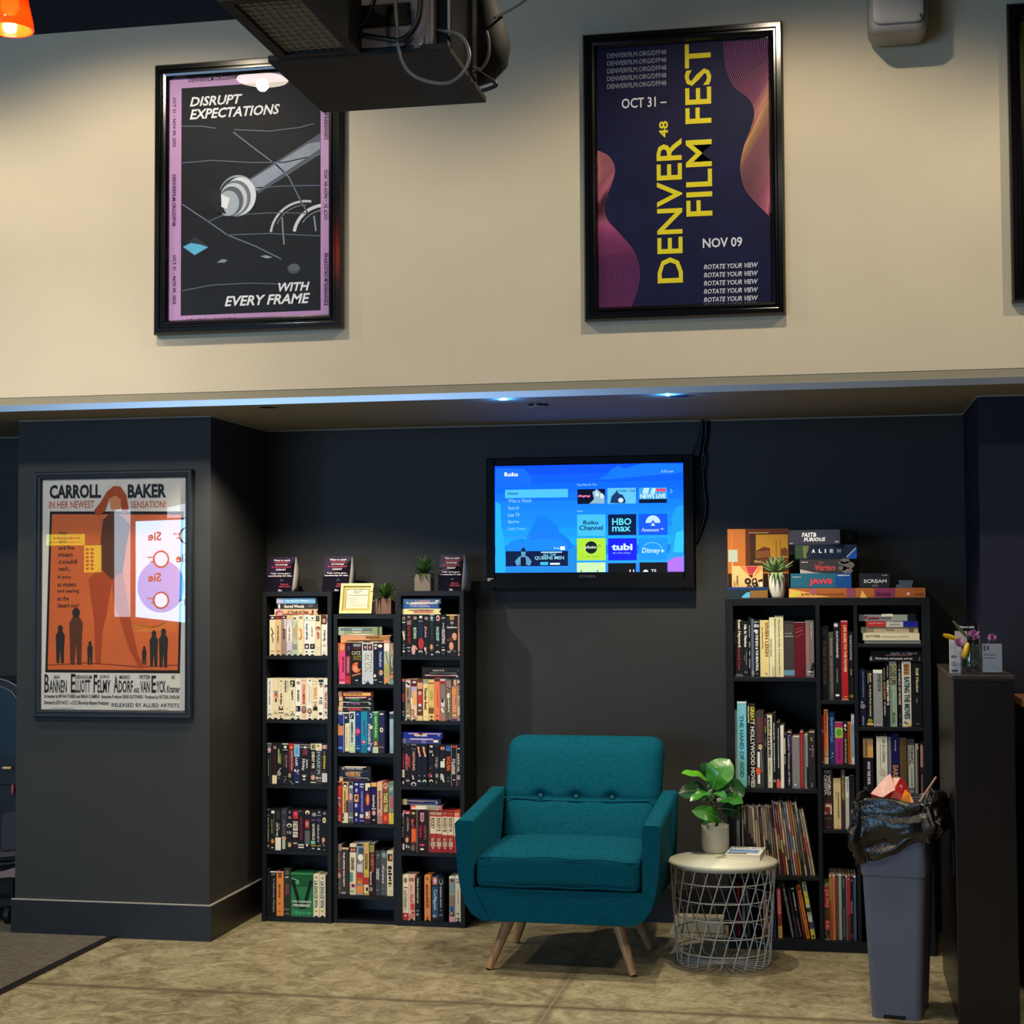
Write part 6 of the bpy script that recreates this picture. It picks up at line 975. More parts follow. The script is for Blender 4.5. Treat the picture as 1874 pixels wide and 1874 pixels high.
BOOKS = r'''
@ A 3 1340 1120 11.71 top left cell
45 240 165 K|T .35 .75 .0 .48 C Susan Hayward;o .5 .5 .07 .01 #b08070;T .32 .68 .53 .88 #a02c38 Beverly Linet;z .15 .85 .955 .965 I;z .05 .95 .98 .99 I;x .03 .1 .2 .4 G|black|cream name above red name
245 350 190 #17171a|T .15 .7 .07 .47 W Ida in Venice;x .45 .65 .55 .8 G;x .1 .25 .62 .72 G;z .2 .7 .9 .94 G|black|white handwritten title
355 410 100 K|x .1 .5 .15 .35 I;x .1 .5 .42 .52 I;x .1 .5 .57 .65 I;x .1 .5 .7 .86 I|narrow black|small white title
412 465 150 #55657c|b .9 .97 G|thin steel blue|plain spine
467 590 160 K|z .1 .9 .03 .06 I;z .1 .9 .08 .14 I;o .4 .2 .4 .025 I;T .3 .75 .22 .9 W & THE BAD & THE BEAUTIFUL;z .3 .7 .93 .96 G|black|long white sans title
597 790 175 #dccb8c|T .55 .95 .03 .64 #8a6024 VIVIEN LEIGH;T .2 .35 .12 .5 #7a6440 AN APPRECIATION;z .55 .8 .92 .96 #a89050|wide pale yellow|brown serif title
800 915 115 #ddd9b4|T .2 .45 .36 .66 #5a5a48 The Book of Success;r .4 .9 .83 .99 #c4b89c|cream|small black title
917 1100 80 #d8d0a4|T .35 .62 .05 .98 #8a8456 The Kennedy Family: A Personal History|wide cream|long olive title
1107 1338 190 #3a3534|z .1 .9 .07 .09 #6a5654;r .1 .9 .1 .2 #453e3c;h .12 .8 .215 .235 #a8a09c DAVID;h .1 .9 .265 .29 #a8a09c HARRISON;b .88 .975 #5c8ea4;b .985 1 #7a3a40|wide charcoal|light blue band at foot
1342 1562 215 #5c0e1c|d .1 .14 .7 .1 .04 #b06068;d .1 .2 .85 .14 .05 #b06068;d .1 .28 .85 .21 .04 #b06068;o .5 .93 .08 .008 #8a3a3a;b 0 .012 #c88a8c|wide maroon|slanted pink signature
1568 1755 180 #6c6866|r .0 .45 .02 .98 #84706c;T .6 .85 .05 .33 #b0aeb0 Beau Sport;T .15 .45 .13 .75 #b06460 Cinema Of Russia;d .6 .95 .95 .75 .3 K;r .2 .8 .9 .92 I;z .25 .7 .94 .96 I|grey|faded red vertical title
@ A 2 1340 1270 9.8625 second cell of left column
45 92 300 #aeb4b4|b 0 .3 #8ea0a8;b .6 1 #c9c4ae|pale grey|torn light edge
95 260 140 #79c6d2|T .25 .7 .16 .88 #2c6c84 THE HAND OF GOD;b 0 .02 #d8eef0;b .98 1 #54a0b0|tall aqua|dark blue title
268 420 195 K|T .42 .92 .02 1 #d8d4c4 GREAT HOLLYWOOD MOVIES;x .1 .3 .02 .22 C;x .1 .25 .86 .98 I;r .42 .92 0 .2 K;T .42 .92 .02 .2 #d8c84a GREAT|tall black|giant white serif title
425 570 320 #3c3a38|T .3 .65 .08 .42 #a03436 THE ODYSSEY OF HOLLYWOOD;f .55 .46 .6 T K;o .4 .55 .3 .05 K;r .2 .5 .53 .95 W;o .3 .78 .3 .05 X;d .6 .5 .8 .8 .1 G|dark grey|red title above pale figure
575 628 390 K|x .2 .7 .04 .14 R;x .3 .7 .15 .24 Y;x .3 .6 .3 .44 G|narrow black|short red and yellow title
632 722 385 #dcd6b8|x .15 .75 .04 .58 K;x .35 .55 .63 .82 y;z .3 .6 .93 .95 y|cream|black bars of title
726 790 350 K|x .3 .65 .13 .37 W;x .3 .65 .4 .78 W;o .5 .91 .35 .02 G|black|white sans title and round logo
794 868 515 K|x .4 .7 .08 .7 I;b .9 1 #d8584c;o .4 .9 .4 .04 #d8584c|black|red picture at foot
872 930 580 W|x .1 .2 .1 .9 #c8c8bc|thin white|blank spine
934 975 740 K|r .1 .6 .06 .36 C;x .2 .6 .4 .55 C|narrow black|cream strip at top
980 1075 700 #1a1620|r .6 .98 0 .4 #3a2c50;T .2 .6 .05 .95 #b8b4bc Leading Women of Film|black and purple|grey script title
1080 1215 775 #7e7d7f|x .2 .75 .26 .54 #a07a7a;o .4 .93 .12 .02 W|medium grey|faded pink lettering
1218 1285 690 #8c2226|x .35 .65 .06 .95 #c06a66|narrow red|pale vertical print
1288 1362 740 #96948f|x .35 .6 .1 .85 #7c7a78;r .7 1 .6 .98 K|light grey|dark lower edge
1366 1495 700 #2a2826|r .4 .6 .08 .15 #9a9444;r .4 .75 .135 .15 #9a9444;x .5 .8 .23 .44 #a86a86;r .4 .55 .9 .98 G;o .3 .3 .07 .01 W|dark brown|pink title and yellow mark
@ B 3 1490 1120 8.924 top centre cell
115 240 225 #111114|x .2 .7 .04 .13 D;T .25 .65 .2 .8 #6a4a4a 70 YEARS OF THE OSCAR|tall black|dull red title
245 318 325 #4a4842|x .3 .8 .1 .35 #8a8576;r .5 .7 .38 .9 #7c786c|grey|worn light streak
325 440 165 #17171a|o .35 .04 .3 .025 I;T .35 .65 .12 .46 #c0c0c4 KATHARINE;x .35 .55 .6 .78 G;o .45 .94 .3 .015 W|black|white name and small emblem
446 555 140 #a81c24|T .4 .8 .06 .65 #d8cc9c LIFE GOES TO THE MOVIES;b 0 .02 #d8868a;b .985 1 #d8868a;z .4 .8 .95 .97 Y|bright red|cream title
562 640 320 #15161a|T .3 .75 .05 .42 #a8a8ac THE YEARS OF HOLLYWOOD;x .35 .7 .55 .64 G;z .1 .9 .92 .97 y|black|grey capitals
@ B 2 1490 1280 8.924 second centre cell
85 165 255 #a82430|o .4 .34 .24 .04 p;x .3 .6 .1 .2 M;x .3 .6 .45 .8 M;o .5 .97 .25 .02 p|red|pink oval
167 235 160 #dc7848|b .0 .03 T;x .3 .65 .03 .4 M;b .76 .86 #b89a68;b .88 1 T|orange|tan lower bands
248 340 205 #173566|x .3 .75 .1 .6 #5a8ac8;b .13 .14 #5a8ac8;o .6 .8 .14 .012 I;d .1 .9 .8 .85 .08 #8ab0d8|dark blue|light blue vertical title
345 475 370 #9c2468|b 0 .13 #a0285c;b .13 .38 #a8b45a;o .5 .25 .35 .09 #5a9a2a;x .4 .6 .45 .88 U;b 0 .012 p|wide magenta|green square picture
480 550 375 #17110f|o .5 .08 .3 .04 I;d .3 .14 .7 .2 .3 I;b .24 .38 #5a1c14;x .3 .8 .4 .98 #a89c78|black|red band and cream specks
553 612 375 #d0782c|x .3 .65 .03 .98 #7a3414;b 0 .015 #e8b070|narrow orange|brown vertical print
614 662 240 #7c9ab4|b 0 .2 I;x .3 .7 .1 .4 #6a86a0;b .86 1 I|narrow light blue|white ends
@ B 1 1490 1390 12.49 third centre cell
130 425 215 #33201f|z .2 .85 .03 .05 I;z .2 .85 .06 .08 #a08078;T .5 .82 .1 .44 #d8ccc4 WORLD;T .17 .47 .1 .44 #d8ccc4 CINEMA;r .18 .9 .57 .76 #8a4038;o .5 .62 .22 .03 #d8c8b4;r .2 .35 .72 .76 #d8c8c0;r .75 .9 .6 .76 #c8b8a0;o .5 .68 .2 .05 #7a2a24;z .2 .9 .82 .84 #8a6a66;z .3 .8 .97 .98 #a08078|wide dark brown|CINEMA title and square picture
440 612 430 #d3bb84|T .55 .75 .27 .8 #3c3c1e THE HAWTHORN REVIEW;x .3 .42 .26 .42 #6a7040;o .55 .95 .08 .008 O|cream|thin dark green title
620 710 230 #4a3420|r .1 .9 0 .13 #7a5a60;x .2 .8 .1 .5 #b09a60;b .55 1 #3a2a2c|brown|speckled pattern
716 800 390 #d8d4c8|x .3 .8 .05 .3 G;b .4 1 #b8b4a8|white|grey letters
806 930 360 #1a1a1c|r .1 .8 0 .01 G|black|plain spine above the bin bag
@ B 0 1390 1600 9.863 bottom centre cell
1100 1265 215 #3a3428|b 0 .04 #b0483a;r .08 .98 .05 .41 #cc3e34;x .2 .95 .06 .2 #e08a72;x .2 .95 .22 .4 #e08a72;r .05 1 .43 .62 #54482a;r .08 .98 .63 .82 #c23e34;x .2 .9 .64 .8 #e08a72;d .2 .84 .8 .98 .2 #8a7a5a;b .97 1 #a09060|thick red and brown|stacked red lettering blocks
1268 1300 20 #b89046|b .4 1 #b0522a;b 0 .02 W|mustard to rust|thin spine
1302 1330 15 #9c4a26|x .3 .7 .05 .6 H|rust|thin spine
1332 1375 15 #cd7b4a|b 0 .02 W;x .2 .5 .1 .9 #b05a34|orange|thin spine
1378 1428 20 #6a3a30|r .3 .6 .05 .95 #8a4a3a|brown|thin spine
1431 1490 15 #9aa890|b 0 .02 W;r .4 .6 .1 .9 #b0baa4|sage|thin spine
1493 1560 30 #2a2a2a|x .3 .7 .05 .2 G;x .4 .7 .5 .95 G|black|grey broken print
1563 1590 30 #b07068|b 0 .03 W;b .4 1 #8a6a64|dusty rose|thin spine
1592 1648 35 #a82c34|o .5 .05 .25 .01 p;b .6 1 #6a2a24|deep red|dark lower half
1651 1698 40 #14131a|x .3 .7 .05 .08 I;T .25 .7 .38 .58 #c0bcc0 Tim Burton;x .3 .7 .9 .96 G|black|white name at middle
1700 1752 40 #4c5274|b 0 .02 W;r .3 .5 .05 .95 #5c6284|slate blue|pale top edge
@ C 3 1560 1200 13.386 second cell of right column
170 330 335 #1c2444|x .45 .75 .04 .5 #8a92b8;o .4 .58 .2 .02 I;o .5 .65 .42 .045 #a8a4a8;x .4 .7 .82 .98 I;b .72 .78 #262c50|navy|grey picture below pale title
345 505 380 #14130f|T .45 .8 .03 .2 #d8cc8c Just;T .2 .4 .05 .22 #d8cc8c Heavy;T .4 .75 .25 .82 #d8c8a0 to Audrey from Augustus;o .5 .9 .4 .04 y;b .94 .98 H|black|cream handwriting and yellow emblem
515 738 345 #8a8c8a|b 0 .06 W;T .35 .85 .08 .37 #5a5c5e BONJOUR M;r .1 .9 .95 .99 #9a9a9c|wide silver|embossed title and white top
746 830 300 #17110f|x .3 .6 .0 .2 #9a9268;T .2 .85 .24 .54 #c09050 KING KONG;x .3 .8 .58 .82 #b8b4b0|narrow black|orange and pink capitals
836 908 200 #121214|x .2 .7 .04 .22 G;T .1 .9 .25 .66 #e0dcd8 WEBSTER'S|narrow black|tall white letters
915 1090 150 #8ca08c|b 0 .04 #6a6670;b .04 .36 #9a9c7c;T .12 .9 .05 .35 #1c2018 CLOSE UPS;x .45 .58 .38 .68 #b8ccb4;T .35 .75 .78 .95 #5a6a30 Movie Star;r .1 .25 .4 .95 #7e9480|wide pale green|large black title
1112 1212 165 #121213|x .4 .55 .02 .08 G;T .2 .75 .1 .66 #c0b8b0 A WORLD OF MOVIES;x .4 .6 .8 .86 G;r .3 .8 .95 .97 g|black|spaced grey capitals
1218 1440 150 #cfc7b4|b 0 .03 #a8a0a4;r .2 .85 .03 .2 #a07a50;x .25 .8 .04 .19 #6a4a2c;T .22 .85 .23 .88 #1d4a5c RATING THE MOVIES;d .2 .92 .9 .99 .15 #4a4030;o .7 .97 .25 .02 Y|wide cream|dark teal block title
1450 1700 180 #0f0f10|T .35 .72 .08 .46 #c8b890 Still Moving;x .45 .58 .55 .62 G;z .4 .75 .945 .955 I|wide black|tan title
@ C 2 1490 1280 8.924 third cell of right column
800 965 620 #17121a|r .0 1 .02 .32 #b8905c;r .45 1 .15 .32 #d0a050;x .25 .42 .05 .3 #5a3a20;T .4 .7 .38 .75 #e0dcd8 WHO THE DEVIL|black|tan upper label
1020 1195 605 #d6d4c0|T .55 .85 .03 .4 #8a8868 Life in a Cinema;x .3 .4 .1 .5 #a8a488;o .5 .55 .3 .06 #c4b4a0|wide ivory|handwritten olive title
1200 1258 615 #86848a|x .3 .7 .05 .7 #aaa8ae|narrow grey|pale vertical print
1265 1395 560 #14104a|x .4 .6 .1 .26 #a8a4c0;T .15 .8 .47 .66 #c88a58 EARS|indigo|orange stacked title
1400 1512 630 #5a4526|b 0 .03 #7a684a;r .3 .45 .05 .98 #6c5432|brown|plain cloth spine
1525 1640 650 #5c5a5a|b 0 .1 #3c3c3e;r .15 .9 .1 .78 #b8b8a8;T .5 .8 .11 .4 #1a1a1c PRIMARY;T .2 .45 .11 .42 #1a1a1c COLOURS;x .4 .7 .45 .75 #7a7a6c;o .5 .88 .4 .07 #8a8880|grey|black lettering on white label
1650 1705 725 #a8a294|r .5 1 .1 1 #4a443c|narrow beige|dark right half
1725 1795 700 #2a1214|r .2 .8 .04 .42 #b08078;x .3 .7 .55 .98 #b8888a|maroon|pink patch
'''
KLIE = r'''
@ 5 1490 1120 8.924 top right cell
820 1740 465 515 #cfc4b0|x .3 .55 .1 .95 #a09078|thin cream|faint brown line|lowest of the pile
790 1720 340 460 #d0c8ac|T .4 .75 .05 .31 #7a7458 SATYRES;x .4 .6 .33 .62 #9a9478;x .45 .65 .65 .8 #9a9478|thick cream|olive title|second from bottom
765 1700 237 335 #a89a80|r .15 .85 .05 .22 #84765c;x .3 .7 .44 .58 #6a5a40;r .15 .85 .84 .92 #6a5040|beige|brown patches|third from bottom
850 1700 137 233 #c8c8bc|b 0 .38 R;x .55 .8 .05 .35 #e09a90;b .71 1 #1c2090;o .93 .5 .02 .15 I;x .3 .6 .45 .66 G|red, white and blue|three colour spine|second from top
725 1665 22 130 #8f8a8c|b 0 .08 G;T .25 .8 .1 .36 #7a1c28 Kazan;x .3 .7 .38 .55 #6a6a6c;b .57 .85 #9aa298;b .85 1 K;d .88 .4 .92 .6 .4 W|grey|dark red name and black end|topmost
@ 4 1490 1120 8.924 second right cell
895 1760 695 790 #131316|r .15 .85 .02 .06 G;T .25 .75 .12 .82 #b8b4b8 Movie mad, mad people, and me;r .1 .9 .95 .96 G|black|white handwritten title|lower one
915 1770 605 685 #17131a|d .1 .3 .16 .8 .3 #8a5a5a;x .2 .8 .4 .58 #b8b4b8;x .3 .7 .61 .7 #8a8690;x .2 .8 .72 .9 #b0acb0|dark plum|grey capitals|upper one
'''
GB = 'books and magazines in the bookcase'
def books():
    rnd = random.Random(11); zs = {'A': KA, 'B': KB, 'C': KC}; lim = {'A': (kx0 + pt, u1a), 'B': (u1b, u2a), 'C': (u2b, kx1 - pt)}; tops = {}; cur = None; cnt = 0; prev = 0
    for ln in BOOKS.strip().split('\n'):
        if ln[0] == '@':
            a = ln[1:].split(None, 5); cur = (a[0], int(a[1]), a[5]); q = Q(float(a[2]), float(a[3]), float(a[4]), KY + .02); cnt = 0; prev = lim[a[0]][0] + .0005; continue
        head, dec, adj, what = ln.split('|'); a = head.split(); z0 = zs[cur[0]][cur[1]] + .0006
        x0, x1 = q(float(a[0]), 1000)[0], q(float(a[1]), 1000)[0]; x0 = max(x0, prev + .0003); x1 = min(x1, lim[cur[0]][1] - .0005); prev = x1; w = x1 - x0; h = q((float(a[0]) + float(a[1])) / 2, float(a[2]))[1] - z0
        ceil_ = (zs[cur[0]][cur[1] + 1] - .018 if cur[1] + 1 < len(zs[cur[0]]) else ktop - .032) - .002; h = min(h, ceil_ - z0)
        lab = f"{adj} book with {what}, {ORD[cnt]} in {cur[2]}"; cnt += 1
        make_book('book', w, h, min(.24, .12 + h * .35), a[3], dec, ((x0 + x1) / 2, KY + .020 + rnd.uniform(0, .012), z0), 0, lab, 'book', GB, rnd, inset=.004)
        k = cur[0] + str(cur[1]); tops[k] = max(tops.get(k, 0), z0 + h)
    cur = None
    for ln in KLIE.strip().split('\n'):
        if ln[0] == '@':
            a = ln[1:].split(None, 4); lv = int(a[0]); q = Q(float(a[1]), float(a[2]), float(a[3]), KY + .02); nm = a[4]; zt = KC[4] + .0006 if lv == 5 else tops['C3'] + .0008; continue
        head, dec, adj, what, pos = ln.split('|'); a = head.split(); x0, x1, z1, z2 = q.r(*[float(v) for v in a[:4]]); th = z2 - z1 - .0006; x1 = min(x1, kx1 - pt - .001)
        make_book('book', th, x1 - x0, .15, a[4], dec, (x1, KY + .018 + rnd.uniform(0, .01), zt + th / 2), -math.pi / 2, f"{adj} lying book with {what}, {pos}, {nm}", 'book', GB, rnd, inset=.003); zt += th + .0006
books()
# leaning magazines in the lower left cell and slanted books below them
def leaning(lst, q, z0, ymul, name, cat, what, cell, page):
    rnd = random.Random(5); prevb = None
    for n, (xt, yt, xb, wz, base, dec, adj) in enumerate(lst):
        X0 = q(xb, 1600)[0]; sc = q(xb + 10, 1600)[0] - X0; w = wz * sc / 10; dx = (xt - xb) * sc / 10; zt = q(xt, yt)[1]; hv = zt - z0; ang = math.atan2(dx, hv); L = hv / math.cos(ang)
        if ang < 0: z = z0 + .0006 + w / 2 * math.sin(-ang)
        else: z = z0 + .0006
        make_book(name, w * math.cos(ang) * .76, L * .985, .21, base, dec, (X0, KY + .018 + rnd.uniform(0, .012), z), ang, f"{adj} {what}, {ORD[n]} from left in {cell}", cat, GB, rnd, page, 'pages', .001)
q = Q(1340, 1450, 11.025, KY + .02)
mg = []
cols = [('#4a4c44', 'dark grey'), ('#7c7a6c', 'grey'), ('#2a2a26', 'black'), ('#8a806c', 'taupe'), ('#75655a', 'brown grey'), ('#c0ab8a', 'tan'), ('#54444a', 'plum grey'), ('#8a8478', 'stone'), ('#2a2024', 'near black'), ('#b08a74', 'peach'), ('#a89878', 'sand'), ('#6a665a', 'olive grey'), ('#7c5a48', 'brown'), ('#33282c', 'dark brown'), ('#6a5a6a', 'mauve'),
        ('#5c2a30', 'dark red'), ('#84403c', 'rust red'), ('#c8ac8c', 'cream'), ('#2a2c34', 'black blue'), ('#6c747c', 'steel'), ('#b8b4a4', 'white'), ('#c0502e', 'red orange'), ('#8a8444', 'olive'), ('#26282c', 'black'), ('#a8a498', 'silver'), ('#34342c', 'dark olive'), ('#a08880', 'pinkish'), ('#b4aa80', 'pale yellow')]
n = len(cols)
for i, (c, nm) in enumerate(cols):
    f = i / (n - 1); xb = 225 + f * 1430; lean = 8 + 230 * max(0, f - .02) ** .8; xt = xb - lean; yt = (245 + 12 * math.sin(i * 2.1)) if i < 14 else (165 + 18 * math.sin(i * 1.7) + 30 * (f - .5) if i < 25 else 340 - 10 * i % 7)
    d = f"b .{20 + i * 7 % 40} .{65 + i * 5 % 25} {cols[(i * 5 + 3) % n][0]};x .25 .7 .{10 + i * 3 % 9} .{30 + i * 4 % 20} {cols[(i * 3 + 7) % n][0]};b 0 .03 {cols[(i * 7 + 5) % n][0]}"
    mg.append((xt, yt, xb, 47, c, d, nm))
mat('mag_edge', '#9a948a', .6, var=.1, scale=300)
leaning(mg, q, KA[1], 1, 'magazine', 'magazine', 'magazine with worn spine', 'the leaning row', 'mag_edge')
z0 = KA[1] + .0006; x0, x1 = q(65, 800)[0], q(155, 800)[0]
make_book('book', x1 - x0, q(110, 305)[1] - z0, .22, '#66747c', 'T .3 .75 .22 .4 #a0aab0 CARS;x .3 .6 .5 .7 #4a565e;b 0 .1 #8a9498', ((x0 + x1) / 2, KY + .02, z0), 0, 'slate blue book with grey capitals, beside the leaning magazines', 'book', GB, random.Random(1))
q = Q(1390, 1600, 9.863, KY + .02); z0 = kb + .0006
SL = [(-395, 150, -385, 100, '#8a1c2c', 'x .3 .7 .2 .8 #5a1018;b .8 .86 M', 'crimson book with dark print'), (-290, 190, -275, 60, '#8a8a8c', 'b 0 .2 I;d .2 .3 .8 .5 .2 K', 'grey book with torn spine'), (-215, 230, -200, 70, '#3a3a34', 'x .3 .6 .2 .7 G', 'dark olive book with grey print'),
      (98, 290, 105, 80, '#a07868', 'x .3 .7 .1 .5 #805848;b .8 1 #6a4a44', 'dusty salmon book with faded print'), (150, 420, 185, 62, '#241a18', 'r .1 .9 .62 .98 #8a7868', 'dark brown book with beige block at foot'),
      (235, 315, 270, 96, '#1c2438', 'x .4 .7 .1 .28 #7a84a0;x .4 .6 .32 .42 #7a84a0;o .5 .96 .1 .01 G', 'navy book with small pale print'), (350, 245, 378, 92, '#b83038', 'T .25 .8 .03 .52 #e8a8a0 FRENCH AUTEUR;b .55 .75 #7a3a28;b .76 1 #c0a050;o .5 .88 .4 .08 #a8903c', 'red book with yellow foot'),
      (425, 165, 605, 68, '#2c2c30', 'x .3 .95 .08 .98 #8f8f92', 'dark book with grey spiral pattern'), (530, 250, 680, 62, '#1d1418', 'x .3 .6 .2 .5 #5a2a38;b .55 1 #2a2a2e', 'black plum book with faint print'),
      (600, 245, 745, 72, '#17161a', 'b 0 .02 W;x .3 .7 .08 .38 W;r .3 .7 .4 .45 G;d .3 .6 .7 .95 .2 #a86a68', 'black book with bold white title'), (665, 215, 810, 40, '#4a1c1c', 'x .3 .7 .3 .9 #b07068', 'narrow dark red book with pink print'),
      (706, 195, 880, 84, '#dc7a2c', 'r .15 .8 .02 .1 #8a2418;T .25 .7 .13 .95 #7a3814 Encyclopaedia of Film', 'orange book with brown title'), (802, 135, 975, 92, '#c8c8b0', 'T .2 .8 .02 .17 K ITALY;b .27 .38 Y;b .45 .53 #2c3020;x .3 .8 .55 .6 R;b .7 .82 #3c4668;b .83 1 Y;r .3 .7 .93 .98 K;b .17 .26 #d8c850', 'grey and yellow book with banded spine')]
def slanted():
    rnd = random.Random(8)
    for n, (xt, yt, xb, wz, base, dec, lab) in enumerate(SL):
        X0 = q(xb, 1000)[0]; sc = (q(xb + 10, 1000)[0] - X0) / 10; w = wz * sc; zt = q(xt, yt)[1]; hv = zt - z0; dx = (xt - xb) * sc; ang = math.atan2(dx, hv)
        make_book('book', w * math.cos(ang) * .80, hv / math.cos(ang) * .985, .2, base, dec, (X0, KY + .02 + rnd.uniform(0, .01), z0 + w / 2 * math.sin(-ang)), ang, f"{lab}, {ORD[n]} in bottom left cell of bookcase", 'book', GB, rnd)
slanted()
# ---------------------------------------------------------------- games and plant on the bookcase
def gbox(label, x0, x1, y0, y1, Yf, depth, base, zbase, prt, rz=0, side=None, q=Q(1330, 940, 6.94, 6.97)):
    qq = Q(q.a[0], q.a[1], q.a[2], Yf); a = qq.r(x0, x1, y0, y1); w = a[1] - a[0]; h = a[3] - a[2]
    t = thing('board_game', label, 'board game', ((a[0] + a[1]) / 2, Yf, zbase), rz, 'games on the bookcase')
    b = MB(); b.box(-w / 2, w / 2, 0, depth, 0, h * .72, base); b.build('box_base', t)
    b = MB(); b.box(-w / 2 - .001, w / 2 + .001, -.001, depth + .001, h * .05, h, base); prt(b, FRONT(0, -.001, 0), w, h, lambda x, y: ((x - (x0 + x1) / 2) / (x1 - x0) * w, (y1 - y) / (y1 - y0) * h))
    if side: side(b, Fr((w / 2 + .001, 0, 0), (0, 1, 0), (0, 0, 1)), depth, h)
    b.build('lid', t); return zbase + h + .0006
KT = ktop + .0006
def tx(b, fr, m, s, x0, x1, y0, y1, k, **a): p, r = m(x0, y1), m(x1, y0); b.text(fr, s, p[0], r[0], p[1], r[1], k, **a)
def p_barbie(b, fr, w, h, m):
    b.poly(fr, [m(795, 955), m(830, 955), m(1320, 1060), m(790, 1060)], '#e8b060', .0006)
    for i in range(5): b.line(fr, [m(800 + i * 22, 1060), m(850 + i * 22, 985)], .004, '#dcd84a', .0009)
    b.poly(fr, [m(1700, 1068), m(1722, 968), m(1790, 1068)], '#e8b870', .0006); b.rect(fr, m(1060, 0)[0], m(1150, 0)[0], 0, h, '#a85a70', .0005); b.rect(fr, m(1530, 0)[0], m(1640, 0)[0], 0, h, '#8a4a5c', .0005)
    p, r = m(950, 1040), m(1500, 1005); b.scrib(fr, p[0], r[0], p[1], r[1], '#8a4a24'); p, r = m(1880, 1060), m(2140, 995); b.rect(fr, p[0], r[0], 0, h, '#8a3a5c', .0005); tx(b, fr, m, 'Barbie', 1900, 2090, 990, 1050, '#5a1c48', ital=.6, bold=.8)
    p, r = m(2280, 1050), m(2335, 990); b.rect(fr, p[0], r[0], p[1], r[1], '#c83a3a', .0009); c = m(2308, 1020); b.ell(fr, c[0], c[1], .008, .008, '#e0b0a0', .0012); p, r = m(2380, 1040), m(2500, 1010); b.scrib(fr, p[0], r[0], p[1], r[1], '#7a4a20')
zb1 = gbox('long orange board game box lying under the game stack', 790, 2520, 945, 1068, 6.97, .26, '#b0642e', KT, p_barbie)
def p_jaws(b, fr, w, h, m):
    b.rect(fr, m(1380, 0)[0], w / 2, 0, h, '#154a94', .0004); tx(b, fr, m, 'JAWS', 1050, 1345, 828, 912, '#e83c4a', bold=1.6, d=.0012)
    p, r = m(1405, 795), m(1565, 775); b.scrib(fr, p[0], r[0], p[1], r[1], '#d8dde4'); p, r = m(835, 812), m(945, 795); b.scrib(fr, p[0], r[0], p[1], r[1], '#bcd0d8')
zb2 = gbox('blue board game box with red capitals, lowest of the stack', 812, 1580, 758, 945, 6.98, .26, '#24627c', zb1, p_jaws)
def p_war(b, fr, w, h, m):
    tx(b, fr, m, 'Warriors', 1120, 1380, 640, 720, '#b8484c', bold=1.5, ital=.5); tx(b, fr, m, 'The', 1170, 1235, 605, 632, '#b8484c', bold=1); p, r = m(950, 620), m(1030, 600); b.scrib(fr, p[0], r[0], p[1], r[1], '#b8b8b8')
    b.poly(fr, [m(932, 700), m(1100, 740), m(1220, 752), m(932, 752)], '#b0a8a4', .0005)
    for x, y, s in ((1500, 600, 30), (1540, 650, 40), (1470, 690, 26), (1530, 720, 34), (1450, 620, 18)): c = m(x, y); b.ell(fr, c[0], c[1], .0007 * s, .0004 * s, '#6a6664', .0006, 8)
zb3 = gbox('charcoal board game box with red slanted lettering, second of the stack', 930, 1562, 575, 752, 6.985, .26, '#37353a', zb2, p_war)
def p_alien(b, fr, w, h, m):
    b.poly(fr, [m(870, 560), m(870, 390), m(1060, 390), m(1000, 480), m(1000, 560)], '#2f4430', .0004); b.poly(fr, [m(975, 555), m(965, 400), m(1045, 395), m(1030, 470), m(1010, 500), m(1020, 555)], '#6a6a46', .0006); b.poly(fr, [m(1525, 565), m(1650, 420), m(1650, 565)], '#1a50b0', .0006); b.line(fr, [m(1522, 545), m(1640, 430)], .006, '#8aa4cc', .0009); b.rect(fr, m(1080, 0)[0], m(1520, 0)[0], 0, h, '#131f34', .0004)
    for i, c in enumerate('ALIEN'): x = [1080, 1170, 1245, 1310, 1402][i]; wd = [45, 38, 18, 44, 46][i]; tx(b, fr, m, c, x, x + wd, 440, 488, ['#e8ecf0', '#dce2e8', '#d0d8e0', '#b0bcc8', '#7a8a98'][i], bold=2)
zb4 = gbox('dark green blue board game box with spaced white letters, third of the stack', 868, 1648, 385, 568, 6.985, .26, '#16263a', zb3, p_alien)
def p_fast(b, fr, w, h, m):
    tx(b, fr, m, 'FAST&', 948, 1145, 212, 268, '#f0f0f4', bold=1, ital=.8); tx(b, fr, m, 'FURIOUS', 975, 1262, 276, 325, '#f0f0f4', bold=1, ital=.8); p, r = m(1385, 345), m(1440, 325); b.scrib(fr, p[0], r[0], p[1], r[1], '#b8b8c0'); p, r = m(782, 355), m(830, 338); b.scrib(fr, p[0], r[0], p[1], r[1], '#9a9aa0'); p, r = m(1140, 308), m(1230, 296); b.scrib(fr, p[0], r[0], p[1], r[1], '#a0a0a8')
def s_fast(b, fr, d, h):
    b.text(fr, 'FAST&', d * .3, d * .6, h * .52, h * .76, '#6a6a70', bold=1, ital=.8); b.text(fr, 'FURIOUS', d * .33, d * .78, h * .24, h * .5, '#6a6a70', bold=1, ital=.8)
zb5 = gbox('dark grey board game box turned askew on top of the stack', 775, 1450, 178, 368, 7.0, .26, '#2b2d3c', zb4, p_fast, math.radians(-17), s_fast)
def p_scream(b, fr, w, h, m): tx(b, fr, m, 'SCREAM', 1740, 2030, 838, 882, '#d4d6da', bold=.8); tx(b, fr, m, 'GAME', 1845, 1920, 905, 930, '#8a8c92', bold=.6); p, r = m(1970, 795), m(2040, 775); b.scrib(fr, p[0], r[0], p[1], r[1], '#a0a2a8')
gbox('small charcoal board game box right of the stack on the long orange box', 1688, 2065, 760, 945, 6.985, .2, '#23262f', zb1, p_scream)
